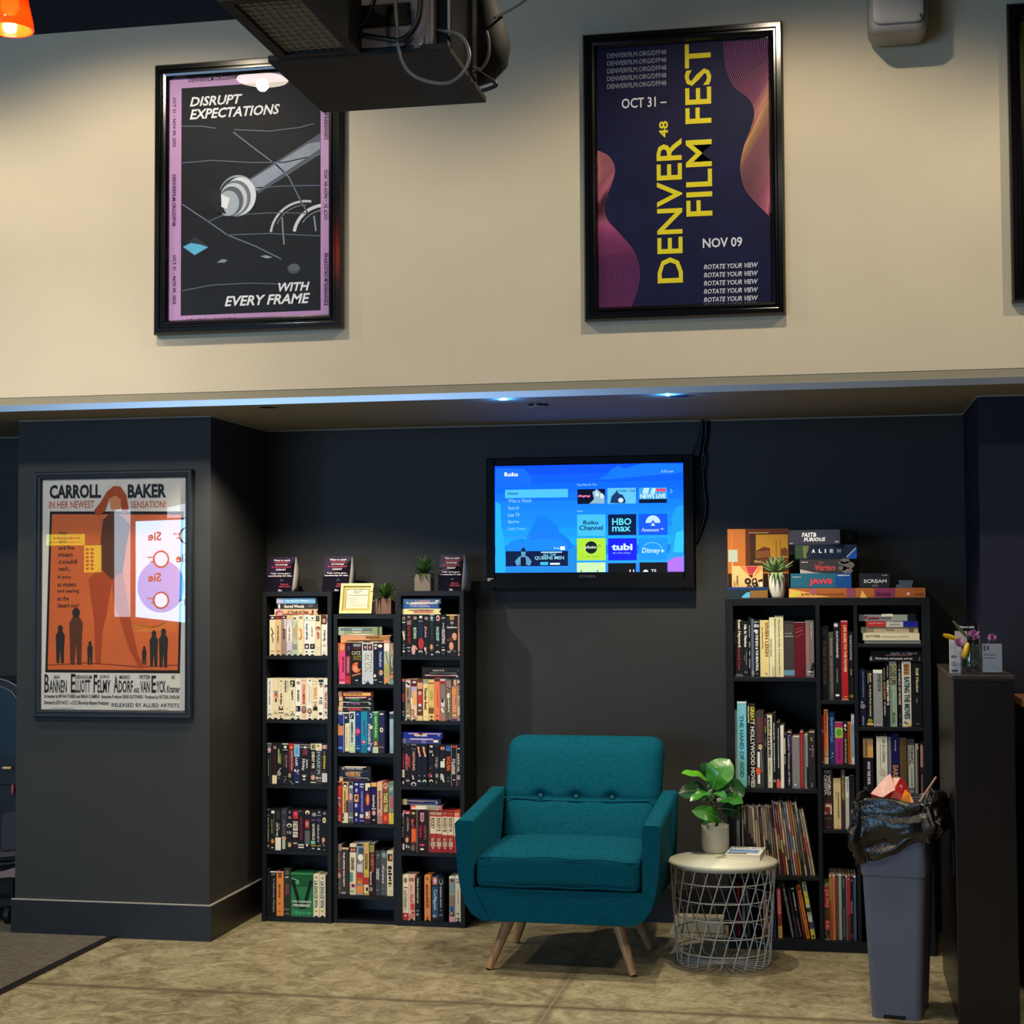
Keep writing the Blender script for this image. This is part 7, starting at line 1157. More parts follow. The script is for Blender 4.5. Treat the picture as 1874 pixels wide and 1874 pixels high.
gp = Q(1330, 940, 6.94, 7.0).r(2150, 2370, 850, 945); b = MB(); wv = gp[1] - gp[0]; hv = gp[3] - gp[2]
t = thing('game_piece', 'grey blue wedge shaped piece at right end of the long orange box', 'game piece', ((gp[0] + gp[1]) / 2, 7.0, zb1)); b.prism(FRONT(), [(-wv / 2, 0), (wv * .42, 0), (wv * .42, hv * .55), (wv / 2, hv * .62), (wv / 2, hv), (-wv * .34, hv), (-wv * .3, hv * .45), (-wv / 2, hv * .4)], .06, '#4c5a6c'); b.build('body', t)
# left group
def p_low(b, fr, w, h, m): b.poly(fr, [m(190, 1040), m(250, 985), m(295, 975), m(295, 1052), m(200, 1052)], '#5cb4e0', .0006); b.poly(fr, [m(300, 960), m(520, 955), m(520, 1052), m(300, 1052)], '#8a6430', .0008); b.rect(fr, -w / 2, w / 2, h * .78, h, '#1c3a78', .0009)
zl = gbox('flat blue and brown game box under the small orange camera box', 10, 520, 918, 1056, 6.975, .2, '#20303c', KT, p_low)
def p_fin(b, fr, w, h, m):
    b.rect(fr, -w / 2, w / 2, 0, h, '#c07030', .0003); b.rect(fr, m(240, 0)[0], m(780, 0)[0], m(0, 600)[1], h, '#5a2c18', .0005); b.rect(fr, m(300, 0)[0], m(780, 0)[0], m(0, 570)[1], m(0, 110)[1], '#3c2014', .0006); b.rect(fr, m(372, 0)[0], m(780, 0)[0], m(0, 420)[1], m(0, 125)[1], '#b08024', .0008); b.rect(fr, m(372, 0)[0], m(780, 0)[0], m(0, 500)[1], m(0, 420)[1], '#5a3018', .0008)
    b.poly(fr, [m(375, 330), m(470, 280), m(550, 300), m(555, 430), m(380, 430)], '#5c3018', .001); b.poly(fr, [m(385, 340), m(540, 330), m(540, 410), m(385, 420)], '#8a5428', .0012)
    for i in range(6): b.rect(fr, m(395 + i * 25, 0)[0], m(402 + i * 25, 0)[0], m(0, 410)[1], m(0, 345)[1], '#4a2814', .0014)
    for x in (625, 680): b.rect(fr, m(x, 0)[0], m(x + 8, 0)[0], m(0, 420)[1], m(0, 200)[1], '#6a4420', .001)
    b.poly(fr, [m(690, 310), m(740, 290), m(775, 320), m(775, 400), m(690, 400)], '#6a3a1c', .001)
    b.rect(fr, m(20, 0)[0], m(138, 0)[0], m(0, 470)[1], m(0, 315)[1], '#b8c4b4', .0008); b.rect(fr, m(66, 0)[0], m(78, 0)[0], m(0, 560)[1], m(0, 470)[1], '#d8c8a8', .0008); b.ell(fr, *m(70, 590), .010, .008, '#c08850', .0009); b.rect(fr, m(108, 0)[0], m(128, 0)[0], m(0, 580)[1], m(0, 540)[1], '#3a1c10', .0008); b.rect(fr, m(66, 0)[0], m(74, 0)[0], m(0, 315)[1], m(0, 80)[1], '#d88a48', .0006)
    tx(b, fr, m, 'the', 345, 440, 445, 485, '#c8a878', bold=.6); p, r = m(235, 560), m(640, 500); b.scrib(fr, p[0], r[0], p[1], r[1], '#3c2418'); b.rect(fr, -w / 2, w / 2, 0, m(0, 620)[1], '#2a140c', .0008); p, r = m(280, 108), m(535, 96); b.rect(fr, p[0], r[0], p[1], r[1], '#b08858', .0008)
gbox('large upright orange game box with framed city picture, standing against the wall', 14, 780, 52, 925, 7.19, .055, '#a86430', KT, p_fin)
def p_cam(b, fr, w, h, m):
    b.poly(fr, [m(165, 652), m(245, 652), m(310, 760), m(290, 780)], '#dc7848', .0005); b.poly(fr, [m(245, 652), m(400, 652), m(330, 752), m(285, 752)], '#b03444', .0006); b.poly(fr, [m(400, 652), m(452, 652), m(452, 690), m(340, 790)], '#e08a4c', .0005); b.poly(fr, [m(275, 770), m(330, 755), m(325, 800)], '#3a1c1c', .0008)
    for x, y, r in ((268, 842, 42), (285, 915, 30)): c = m(x, y); s = m(x + r, y)[0] - c[0]; b.ell(fr, c[0], c[1], s, s, '#241c1c', .001, 20); b.ell(fr, c[0], c[1], s * .36, s * .36, '#e0b888', .0013, 14); b.ell(fr, c[0], c[1], s * .14, s * .14, '#241c1c', .0015, 10)
    b.poly(fr, [m(322, 812), m(375, 800), m(402, 905), m(340, 912), m(318, 880)], '#241c1c', .0011); b.poly(fr, [m(335, 830), m(365, 820), m(368, 855), m(340, 862)], '#e0b888', .0014); c = m(355, 888); b.ell(fr, c[0], c[1], .003, .003, '#e0c8a0', .0015, 8); b.poly(fr, [m(395, 830), m(455, 810), m(455, 850), m(405, 850)], '#241c1c', .001); b.poly(fr, [m(420, 850), m(455, 845), m(455, 912), m(412, 912)], '#d8d4c0', .001)
    tx(b, fr, m, 'OFFICE', 122, 148, 770, 892, '#3a2c24', rot='u', bold=.8); tx(b, fr, m, 'BOX', 88, 108, 835, 895, '#8a4a34', rot='u', bold=.4)
gbox('small cream and orange box with film camera picture, on the flat blue box', 68, 455, 648, 916, 6.985, .055, '#e0b878', zl, p_cam)
mat('pot_white', '#c6c4b8', .45, var=.03); mat('succulent', '#5f7f4c', .45, var=.2, scale=25); mat('succulent_tip', '#7f9a68', .45, var=.2, scale=25)
pp = Q(1330, 940, 6.94, 7.02).r(525, 745, 760, 1056); r = (pp[1] - pp[0]) / 2; ph = pp[3] - KT
t = thing('potted_succulent', 'green succulent in white pot between the game boxes on the bookcase', 'plant', ((pp[0] + pp[1]) / 2, 7.03, KT))
MB().lathe([(.001, .0), (r * .82, 0), (r * .84, ph * .07), (r * .87, ph * .10), (r * .98, ph), (r * .9, ph), (r * .88, ph * .9), (.001, ph * .9)], 'pot_white', n=40, cap=False).build('pot', t)
MB().lathe([(.001, ph * .905), (r * .88, ph * .905)], 'soil', n=30, cap=False).build('soil', t)
b = MB(); rnd = random.Random(2)
for ring, (nn, el, L) in enumerate(((11, .18, .085), (10, .55, .085), (8, .95, .075), (5, 1.3, .06))):
    for i in range(nn):
        a = 2 * math.pi * (i + ring * .5) / nn + rnd.uniform(-.15, .15); e = el + rnd.uniform(-.12, .12); l = L * rnd.uniform(.85, 1.1); P = []; d = Vector((math.cos(a) * math.cos(e), math.sin(a) * math.cos(e), math.sin(e))); sd = Vector((-math.sin(a), math.cos(a), 0)); up = d.cross(sd) * -1
        for k in range(6):
            f = k / 5; w = .013 * (math.sin(math.pi * min(1, f * .75 + .22)) if f < 1 else 0) * (1 - f ** 4); c = Vector((0, 0, ph + .005)) + d * l * f + Vector((0, 0, .012 * f * f)); ring_ = []
            for j in range(6): g = 2 * math.pi * j / 6; ring_.append(c + sd * math.cos(g) * w + up * math.sin(g) * w * .35)
            P.append(ring_)
        b.grid(P, 'succulent' if rnd.random() < .6 else 'succulent_tip', True, True)
for i in range(4):
    d = Vector((rnd.uniform(-.3, .3), -1, -.9)); P = []
    sd = Vector((1, 0, 0))
    for k in range(6):
        f = k / 5; c = Vector((.012 * (i - 1), -r * .9, ph)) + Vector((d.x * .03 * f, -.02 * math.sin(f * 2), .012 * math.sin(f * 3) - .05 * f * f)); w = .007 * (1 - f ** 3); P.append([c - sd * w, c + Vector((0, -.003, 0)), c + sd * w])
    b.grid(P, 'succulent_tip', True)
b.build('leaves', t)
# ---------------------------------------------------------------- teal armchair
def teal():
    m = mat('teal_fabric', '#0c6a78', .9, spec=.1); nt = m.node_tree; b = nt.nodes['Principled BSDF']; N = nt.nodes.new; L = nt.links.new
    tc = N('ShaderNodeTexCoord'); mp = N('ShaderNodeMapping'); mp.inputs['Scale'].default_value = (60, 60, 420); n = N('ShaderNodeTexNoise'); n.inputs['Scale'].default_value = 1; n.inputs['Detail'].default_value = 4
    L(tc.outputs['Object'], mp.inputs[0]); L(mp.outputs[0], n.inputs['Vector']); r = N('ShaderNodeValToRGB'); r.color_ramp.elements[0].position = .3; r.color_ramp.elements[1].position = .7; r.color_ramp.elements[0].color = lin('#013f50'); r.color_ramp.elements[1].color = lin('#025568')
    L(n.outputs['Fac'], r.inputs[0]); L(r.outputs[0], b.inputs['Base Color']); bp = N('ShaderNodeBump'); bp.inputs['Strength'].default_value = .25; bp.inputs['Distance'].default_value = .002; L(n.outputs['Fac'], bp.inputs['Height']); L(bp.outputs[0], b.inputs['Normal'])
teal(); mat('teal_button', '#0a5563', .8); mat('walnut', '#a67e56', .4, var=.3, scale=6, stretch=(8, 8, 1), coat=.2); mat('black_dust_cover', '#0c0c0d', .9)
ch = thing('armchair', 'teal upholstered armchair with tufted back on splayed wooden legs', 'armchair', (-1.072, 6.345, 0), math.radians(-1.5))
for s in (-1, 1):
    pts = [(.338, .335), (.338, .585), (.345, .598), (.402, .598), (.413, .585), (.402, .40), (.390, .33), (.372, .272), (.345, .232), (.305, .208), (.27, .206)]
    if s < 0: pts = [(-x, z) for x, z in pts][::-1]
    b = MB(); N = 10; P = []
    for i in range(N):
        f = i / (N - 1); y = -.012 + .60 * f; P.append([(x * (1 - .0 * f), y, z + (.062 * f * max(0, (z - .335)) / .26)) for x, z in pts[::-1]])
    b.grid(P, 'teal_fabric', True, True); b.add(P[0], [tuple(range(len(pts) - 1, -1, -1))], 'teal_fabric'); b.add(P[-1], [tuple(range(len(pts)))], 'teal_fabric')
    for f in b.f: pass
    b.build('armrest', ch, bevel=.014, bseg=4)
b = MB(); b.prism(FRONT(0, -.006, 0), [(-.338, .335), (-.275, .207), (.275, .207), (.338, .335)], .58, 'teal_fabric'); b.box(-.26, .26, .03, .55, .197, .207, 'black_dust_cover'); b.build('base', ch, bevel=.010, bseg=3)
def puff(x, y, z):
    f = max(0, 1 - (x / .335) ** 4) * max(0, 1 - (y / .29) ** 4); k = .018 * f if z > 0 else -.0 * f
    front = 1 if y < -.2 else 0
    return (x, y + (-.008 * math.cos(x * 4.5) if y < -.2 else 0), z + k + .004 * math.sin(x * 9 + 1) * front)
b = MB(); b.rbox(.664, .60, .135, .034, 'teal_fabric', 14, (0, .292, .400), puff); b.build('seat_cushion', ch)
b = MB()      # welts round the cushion's front edge
for z in (.452, .349): b.tube([(-.315 + .63 * i / 20, -.0105 - .006 * math.cos((i / 20 - .5) * 2.8) + (.012 if i in (0, 20) else 0), z + .010 * (math.cos((i / 20 - .5) * 3.0) if z > .4 else 0) + .003 * math.sin(i * .9)) for i in range(21)], .0034, 'teal_fabric')
b.build('piping', ch)
BW, BH = .685, .455
def backwarp(x, y, z):
    zz = z + BH / 2; s = .205; crease = math.exp(-((zz - s) / .013) ** 2); bul = max(0, 1 - (x / .345) ** 4)
    k = 0
    if y < 0:
        k -= .014 * bul * max(0, math.sin(math.pi * min(1, max(0, (zz - s) / (BH - s))))) ** .9 if zz > s else .014 * bul * max(0, math.sin(math.pi * max(0, zz) / s)) ** .9
        k += .006 * crease
        for bx in (-.175, -.02, .135): k += .022 * math.exp(-(((x - bx) / .03) ** 2 + ((zz - s - .006) / .022) ** 2))
    nar = 1 - .025 * (1 - zz / BH)
    return (x * nar, y + k + .20 * (zz / BH) , z)
b = MB(); b.rbox(BW, .15, BH, .06, 'teal_fabric', 44, (0, .50, .42 + BH / 2), backwarp); b.build('backrest', ch)
for bx in (-.175, -.02, .135): b = MB(); b.rbox(.02, .012, .02, .006, 'teal_button', 3, (bx, .537, .42 + .211)); b.build('button', ch)
MB().tube([(-.335 + .67 * i / 24, .512 + .0 * i, .42 + .205 - .010 * math.sin(math.pi * i / 24)) for i in range(25)], .003, 'teal_fabric').build('back_seam', ch)
for sx, sy in ((-1, 0), (1, 0), (-1, 1), (1, 1)):
    top = Vector((.215 * sx, .13 if sy == 0 else .47, .207)); ft = Vector((.29 * sx, .055 if sy == 0 else .55, .004)); b = MB()
    b.tube([top.lerp(ft, i / 6) for i in range(7)], [.026 - .0115 * i / 6 for i in range(7)], 'walnut', 16); b.tube([ft, ft + (ft - top).normalized() * .004], .0125, 'black_satin', 14); b.build('leg', ch)
# ---------------------------------------------------------------- wire side table
mat('wire_white', '#b4b0ac', .4, .2); mat('table_white', '#d6d8c2', .42, var=.02); mat('table_rim', '#a9a89c', .4)
TC = (-.446, 6.665); TZ = .42
tb = thing('side_table', 'round white topped wire basket table beside the armchair', 'table', (TC[0], TC[1], 0))
MB().lathe([(.0001, TZ - .008), (.208, TZ - .008), (.214, TZ - .004), (.214, TZ), (.0001, TZ)], 'table_white', n=64, cap=False).build('tabletop', tb)
MB().lathe([(.217, TZ - .018), (.220, TZ - .014), (.220, TZ - .003), (.216, TZ - .002), (.2145, TZ - .004), (.2145, TZ - .018)], 'table_rim', n=64, cap=False).build('rim', tb)
def brad(z): return .187 + (.212 - .187) * z / TZ
NW = 24; TWIST = .58; wr = .0026
for i in range(NW):
    a0 = 2 * math.pi * i / NW; P = []
    for k in range(3): P.append((.03 + (.172 - .03) * k / 2, a0, .006))
    P += [(.183, a0, .010), (.1875, a0 + .005, .022)]
    for k in range(1, 15): f = k / 14; z = .022 + (TZ - .018 - .022) * f; P.append((brad(z), a0 + TWIST * f, z))
    MB().tube([(r * math.cos(a), r * math.sin(a), z) for r, a, z in P], wr, 'wire_white', 6).build('wire', tb)
for z in (.065, .135, .205, .275, .345, TZ - .02): MB().tube([((brad(z) - .003) * math.cos(2 * math.pi * j / 48), (brad(z) - .003) * math.sin(2 * math.pi * j / 48), z) for j in range(48)], wr, 'wire_white', 6, True).build('hoop', tb)
MB().tube([(.032 * math.cos(2 * math.pi * j / 24), .032 * math.sin(2 * math.pi * j / 24), .0075) for j in range(24)], wr, 'wire_white', 6, True).build('hub_ring', tb)
b = MB(); b.prism(Fr((TC[0] - .01, TC[1] - .01, .0105), (1, 0, 0), (0, 1, 0)), [(-.03, -.01), (.0, -.016), (.03, -.008), (.045, .02), (.02, .006), (.005, .018), (-.01, .008), (-.025, .016)], .001, '#e0dcc8'); tag(b.build('paper_scrap'), 'torn white paper scrap lying inside the wire basket table', 'paper')
# pot plant on the table
mat('pot_cream', '#b9b6a8', .5, var=.05, scale=12); mat('leaf_green', '#2f7a1e', .3, var=.18, scale=9, spec=.6, coat=.3); mat('leaf_dark', '#1c4a22', .3, var=.2, scale=9, spec=.6, coat=.3); mat('leaf_lime', '#58a81c', .35, var=.12, scale=9, coat=.2); mat('leaf_vein', '#8ab070', .4); mat('stem_brown', '#3a2c1c', .7)
pzc = onZ(1230 + 645 / 8.15, 1370 + 1545 / 8.15, TZ); px, py = pzc.x, pzc.y + .01
fp = thing('potted_fiddle_leaf', 'broad leaved green plant in pale grey pot on the round table', 'plant', (px, py, TZ + .0006))
PR, PH = .057, .112
MB().lathe([(.001, 0), (PR * .94, 0), (PR * .97, .006), (PR, .02), (PR, PH - .012), (PR * 1.01, PH - .010), (PR * 1.01, PH), (PR * .9, PH), (PR * .88, PH - .015), (.001, PH - .015)], 'pot_cream', n=48, cap=False).build('pot', fp)
MB().lathe([(.001, PH - .014), (PR * .88, PH - .014)], 'soil', n=30, cap=False).build('soil', fp)
def lp(x, y, dy=0): p = onY(1230 + x / 8.15, 1370 + y / 8.15, py); return Vector((p.x - px, dy, p.z - TZ))
MB().tube([(0, 0, PH - .015), lp(690, 1090), lp(670, 900, -.005), lp(640, 700, 0), lp(610, 560, .005)], [.006, .005, .0045, .004, .003], 'stem_brown', 8).build('stem', fp)
def leaf(base, tip, width, face, k, curl=.02, fold=.25, droop=0.0):
    """obovate leaf; face: the way its upper side looks"""
    b0, t0 = Vector(base), Vector(tip); ax = t0 - b0; L = ax.length; d = ax.normalized(); n = Vector(face); n = (n - n.dot(d) * d).normalized(); s = d.cross(n); NU, NV = 10, 8; P = []
    for i in range(NU + 1):
        f = i / NU; wd = width / 2 * (math.sin(math.pi * f ** .82) ** .62) * (.55 + .75 * f) / 1.05 if 0 < f < 1 else 0.0006; row = []
        c = b0 + d * L * f + n * (curl * math.sin(math.pi * f) - droop * f * f)
        for j in range(NV + 1):
            g = -1 + 2 * j / NV; row.append(c + s * wd * g + n * (abs(g) ** 1.3 * wd * fold + .006 * math.sin(f * 14 + (2 if g > 0 else 0)) * abs(g) * (wd / .05)))
        P.append(row)
    m = MB(); m.grid(P, k, True); vein = [b0 + d * L * i / 10 + n * (curl * math.sin(math.pi * i / 10) - droop * (i / 10) ** 2 + .0016) for i in range(10)]
    m.tube(vein, [.0018 * (1 - i / 12) for i in range(10)], 'leaf_vein', 5); m.tube([b0 - d * .012, b0 + d * .004], .002, 'leaf_vein', 6)
    return m.build('leaf', fp)
leaf(lp(600, 615, -.01), lp(860, 160, .0), .135, (-.1, -1, .45), 'leaf_green', .03, .12)
leaf(lp(590, 525, 0), lp(155, 345, -.06), .075, (.05, -.35, 1), 'leaf_lime', .015, .15)
leaf(lp(560, 540, .02), lp(480, 235, .07), .10, (.5, -.8, .3), 'leaf_dark', .02, .15)
leaf(lp(560, 690, -.01), lp(125, 610, -.05), .10, (-.25, -.8, .7), 'leaf_dark', .02, .2, .02)
leaf(lp(650, 690, .0), lp(1075, 600, .05), .12, (.1, -.9, .4), 'leaf_dark', .02, .1)
leaf(lp(720, 770, -.02), lp(1070, 800, -.03), .085, (.1, -.6, .9), 'leaf_green', .015, .2)
leaf(lp(620, 665, -.03), lp(300, 745, -.10), .06, (-.1, -.5, 1), 'leaf_green', .012, .3)
leaf(lp(600, 670, -.04), lp(820, 690, -.13), .055, (.1, -.4, 1), 'leaf_green', .012, .3)
leaf(lp(740, 1075, -.02), lp(320, 880, -.10), .075, (.35, -1, .5), 'leaf_green', .03, .1)
leaf(lp(720, 900, .0), lp(1010, 1010, .06), .10, (.1, -.8, .6), 'leaf_dark', .015, .1)
leaf(lp(600, 800, .02), lp(420, 640, .08), .10, (-.2, -.8, .5), 'leaf_dark', .015, .1)
leaf(lp(650, 1090, -.01), lp(470, 1125, -.06), .03, (0, -.3, 1), 'leaf_green', .012, .2)
leaf(lp(620, 860, .03), lp(560, 760, .10), .10, (.2, -.8, .5), 'leaf_dark', .015, .1)
# paperback on the table
mat('cover_blue', '#6d8fc0', .4, var=.15, scale=30)
bc = onZ(1230 + 1100 / 8.15, 1370 + 1640 / 8.15, TZ); pb = thing('paperback', 'blue and white paperback lying on the round table', 'book', (bc.x - .004, bc.y + .055, TZ + .0006), math.radians(-4)); bw, bd, bt = .140, .20, .022
MB().box(-bw / 2 + .003, bw / 2 - .001, -bd / 2 + .002, bd / 2 - .002, .0015, bt - .0015, 'page_edge').build('pages', pb)
b = MB(); b.box(-bw / 2, bw / 2, -bd / 2, bd / 2, 0, .0012, '#e4e2d4'); b.box(bw / 2 - .001, bw / 2, -bd / 2, bd / 2, .0012, bt - .001, '#c8c0ac'); fr = Fr((0, 0, bt), (1, 0, 0), (0, 1, 0))
b.box(-bw / 2, bw / 2, -bd / 2, bd / 2, bt - .0012, bt, '#dcdccc'); b.rect(fr, -bw * .46, bw * .40, -bd * .28, bd * .2, 'cover_blue', .0004); b.text(fr, 'MAKING', -bw * .44, bw * .44, bd * .24, bd * .36, '#eef4f6', bold=3, d=.0012); b.text(fr, 'MOVIES', -bw * .42, bw * .42, bd * .08, bd * .2, '#e8f0f4', bold=3, d=.0012); b.rect(fr, -bw * .46, bw * .46, bd * .22, bd * .42, '#2c3444', .0004); b.scrib(fr, -bw * .38, bw * .3, -bd * .2, -bd * .15, '#d8e4ee'); b.rect(fr, -bw * .48, bw * .1, -bd * .42, -bd * .32, '#2a2c30', .0004); b.build('cover', pb)
cz = onZ(1230 + 720 / 8.15, 1370 + 1640 / 8.15, TZ); b = MB(); P = []
for i in range(8): f = i / 7; P.append([(cz.x - .02 + .07 * f, cz.y + .0 + .05 * f - .006 * (1 - f), TZ + .002 + .004 * math.sin(3 * f)), (cz.x - .018 + .07 * f, cz.y + .014 * math.sin(math.pi * f) + .05 * f, TZ + .003 + .004 * math.sin(3 * f))])
b.grid(P, '#7c7a66'); tag(b.build('bookmark', solid=.0008), 'grey curled strip of paper beside the paperback on the table', 'paper')
# white surge block on the floor behind the table
wb = onZ(1285, 1716, 0); t = thing('floor_socket_box', 'low white box on the floor seen through the wire basket table', 'box', (wb.x + .0, 7.22, 0)); b = MB(); b.box(-.13, .09, 0, .06, 0, .075, '#b4ae94'); b.build('case', t, bevel=.006)
MB().prism(Fr((-.10, -.02, .0), (1, 0, 0), (0, .2, 1)), [(-.05, .0), (.0, .0), (.02, .07), (-.02, .07)], .006, '#a8a48e').build('loose_flap', t)
# ---------------------------------------------------------------- grey waste bin with black liner
mat('bin_grey', '#5c6070', .55, var=.05, scale=6, bump=.05, bscale=300); mat('liner', '#060607', .3, var=.2, scale=8, bump=.9, bscale=45, spec=.7)
bn = thing('waste_bin', 'tall grey plastic waste bin in front of the bookcase', 'bin', (.2215, 6.035, 0), math.radians(-9.7)); BHt = .745
def brect(w, d, z, r=.02, y0=0): 
    out = []
    for cx_, cy_, a0 in ((1, 1, 0), (-1, 1, 90), (-1, -1, 180), (1, -1, 270)):
        for k in range(5): a = math.radians(a0 + 22.5 * k); out.append((cx_ * (w / 2 - r) + r * math.cos(a), cy_ * (d / 2 - r) + r * math.sin(a) + y0, z))
    return out
b = MB(); rows = []
for z, w, d in ((0, .170, .250), (.004, .172, .252), (.50, .214, .312), (.505, .224, .322), (.62, .232, .332), (BHt, .244, .344), (BHt, .236, .336), (.02, .16, .24)): rows.append(brect(w, d, z, .022, .02))
b.grid(rows, 'bin_grey', False, True); b.add(rows[0], [tuple(range(len(rows[0]) - 1, -1, -1))], 'bin_grey'); b.add(rows[-1], [tuple(range(len(rows[0])))], 'bin_grey'); b.build('body', bn, bevel=.003)
b = MB()
for i in range(2):
    sx = (-.040, .036)[i]; y0 = -.106; b.add([(sx - .0025, y0 - .0015, .02), (sx + .0025, y0 - .0015, .02), (sx * 1.18 + .0025, y0 - .0285, .49), (sx * 1.18 - .0025, y0 - .0285, .49), (sx - .0025, y0 + .002, .02), (sx + .0025, y0 + .002, .02), (sx * 1.18 + .0025, y0 - .024, .49), (sx * 1.18 - .0025, y0 - .024, .49)], [(0, 1, 2, 3), (0, 4, 5, 1), (1, 5, 6, 2), (3, 2, 6, 7), (0, 3, 7, 4)], 'bin_grey')
b.build('rib', bn); MB().box(-.042, .034, -.1075, -.10, 0, .014, 'black_dust_cover').build('foot_recess', bn)
rnd = random.Random(21); b = MB(); NA = 96; rows = []
def bagring(w, d, z, amp, zamp, seed, hem=None):
    base = brect(w, d, 0, .05, .02); n = len(base); out = []; r2 = random.Random(seed)
    ph = [r2.uniform(0, 6.28) for _ in range(6)]
    for j in range(NA):
        f = j / NA * n; i = int(f); g = f - i; p = Vector(base[i]).lerp(Vector(base[(i + 1) % n]), g); a = 2 * math.pi * j / NA
        rr = amp * (math.sin(5 * a + 1.0) * .5 + math.sin(11 * a + ph[1] * .3) * .35 + math.sin(23 * a + ph[2]) * .25); o = Vector((p.x, p.y - .02, 0)).normalized()
        zz = z + zamp * (math.sin(3 * a + .6) * .5 + math.sin(7 * a + ph[3] * .4) * .35 + math.sin(17 * a + ph[4]) * .2)
        if hem: zz += hem(p.x, p.y)
        out.append((p.x + o.x * rr, p.y + o.y * rr, zz))
    return out
tilt = lambda x, y: .075 * x / .12 if x > 0 else .03 * x / .12
for k, (w, d, z, am, za, hm) in enumerate([(.15, .24, .50, .004, .01, None), (.19, .29, .62, .008, .01, None), (.225, .325, .73, .006, .012, None), (.248, .348, .768, .005, .014, None), (.268, .368, .765, .007, .012, None), (.286, .385, .735, .012, .01, None), (.286, .398, .70, .016, .01, lambda x, y: .2 * tilt(x, y)), (.290, .405, .66, .018, .01, lambda x, y: .5 * tilt(x, y)), (.286, .398, .62, .020, .012, lambda x, y: .85 * tilt(x, y)), (.280, .380, .588, .016, .014, tilt), (.262, .362, .570, .010, .012, tilt)]):
    rows.append(bagring(w, d, z, am, za, 30 + k // 3, hm))
# the loose side pulled out to the right
for i, r in enumerate(rows):
    if i >= 3:
        rows[i] = [(x + max(0, (i - 3) / 7) * .035 * max(0, x / .14) ** 2, y, z) for x, y, z in r]
from mathutils import noise
fine = []
for i in range(len(rows) - 1):
    for k in range(5):
        f = k / 5; fine.append([Vector(p).lerp(Vector(c), f) for p, c in zip(rows[i], rows[i + 1])])
fine.append([Vector(p) for p in rows[-1]])
for i, r in enumerate(fine):
    g = min(1, max(0, (i - 8) / 8))
    for j, p in enumerate(r):
        o = Vector((p.x, p.y - .02, 0)).normalized(); q1 = p * 13; q2 = p * 30 + Vector((3, 1, 7)); q3 = p * 62
        n = (abs(noise.noise(q1 + Vector((0, 0, 5)))) * -.040 + abs(noise.noise(q2)) * -.018 + abs(noise.noise(q3)) * -.007 + .018) * g
        r[j] = p + o * n + Vector((0, 0, noise.noise(q2 * .7) * .012 * g))
b.grid(fine, 'liner', True, True); b.build('liner', bn, solid=.0012)
# rubbish
mat('popcorn_red', '#a81c1c', .4, var=.12, scale=30); mat('box_inside', '#d8a9a2', .6, var=.05); mat('popcorn_gold', '#c8781c', .4, var=.3, scale=30)
b = MB(); O = Vector((.215, 6.02, .70)); t = thing('popcorn_box', 'crumpled red popcorn box sticking out of the waste bin', 'rubbish', O)
def wpx(x, y, Y): p = onY(1520 + x / 7.81, 1380 + y / 7.81, Y); return p - O
A = [wpx(575, 565, 5.93), wpx(700, 420, 6.02), wpx(850, 280, 6.08), wpx(890, 345, 6.08), wpx(1000, 335, 6.06), wpx(920, 470, 5.98), wpx(920, 520, 5.95), wpx(860, 545, 5.93), wpx(740, 625, 5.90)]
b.add(A, [tuple(range(len(A)))], 'box_inside'); b.build('inner_panel', t, solid=.0012)
b = MB(); B = [wpx(745, 625, 5.90), wpx(860, 545, 5.93), wpx(920, 520, 5.95), wpx(920, 470, 5.98), wpx(1000, 335, 6.06), wpx(1060, 385, 6.05), wpx(1190, 680, 5.95), wpx(1150, 760, 5.93), wpx(760, 760, 5.90)]
b.add(B, [tuple(range(len(B)))], 'popcorn_red'); c = [wpx(575, 568, 5.93), wpx(745, 628, 5.90), wpx(760, 760, 5.90), wpx(640, 740, 5.92)]; b.add(c, [(0, 1, 2, 3)], 'popcorn_red')
g = [wpx(1065, 500, 5.99), wpx(1130, 560, 5.965), wpx(1185, 678, 5.94), wpx(1150, 755, 5.925), wpx(960, 750, 5.915), wpx(1010, 640, 5.93)]; b.add([v + Vector((0, -.004, 0)) for v in g], [tuple(range(6))], 'popcorn_gold')
for x, y, s in ((1000, 440, 22), (1010, 465, 14), (860, 640, 30), (900, 660, 22), (840, 665, 26)):
    p = wpx(x, y, 5.93); b.ell(Fr(p + Vector((0, -.03, 0)) if y < 500 else p + Vector((0, -.02, 0)), (1, 0, 0), (0, .3, 1)), 0, 0, s / 7.81 * .002, s / 7.81 * .0017, '#d88a7a', 0, 10)
b.build('printed_panel', t, solid=.0012)
st0, st1 = onY(1520 + 1510 / 7.81, 1380 + 330 / 7.81, 6.0), onY(1520 + 1270 / 7.81, 1380 + 690 / 7.81, 5.95); tag(MB().tube([st1, st1.lerp(st0, .5), st0], .0042, '#a8826c', 12).build('straw'), 'brown paper straw poking out of the waste bin at right', 'straw')
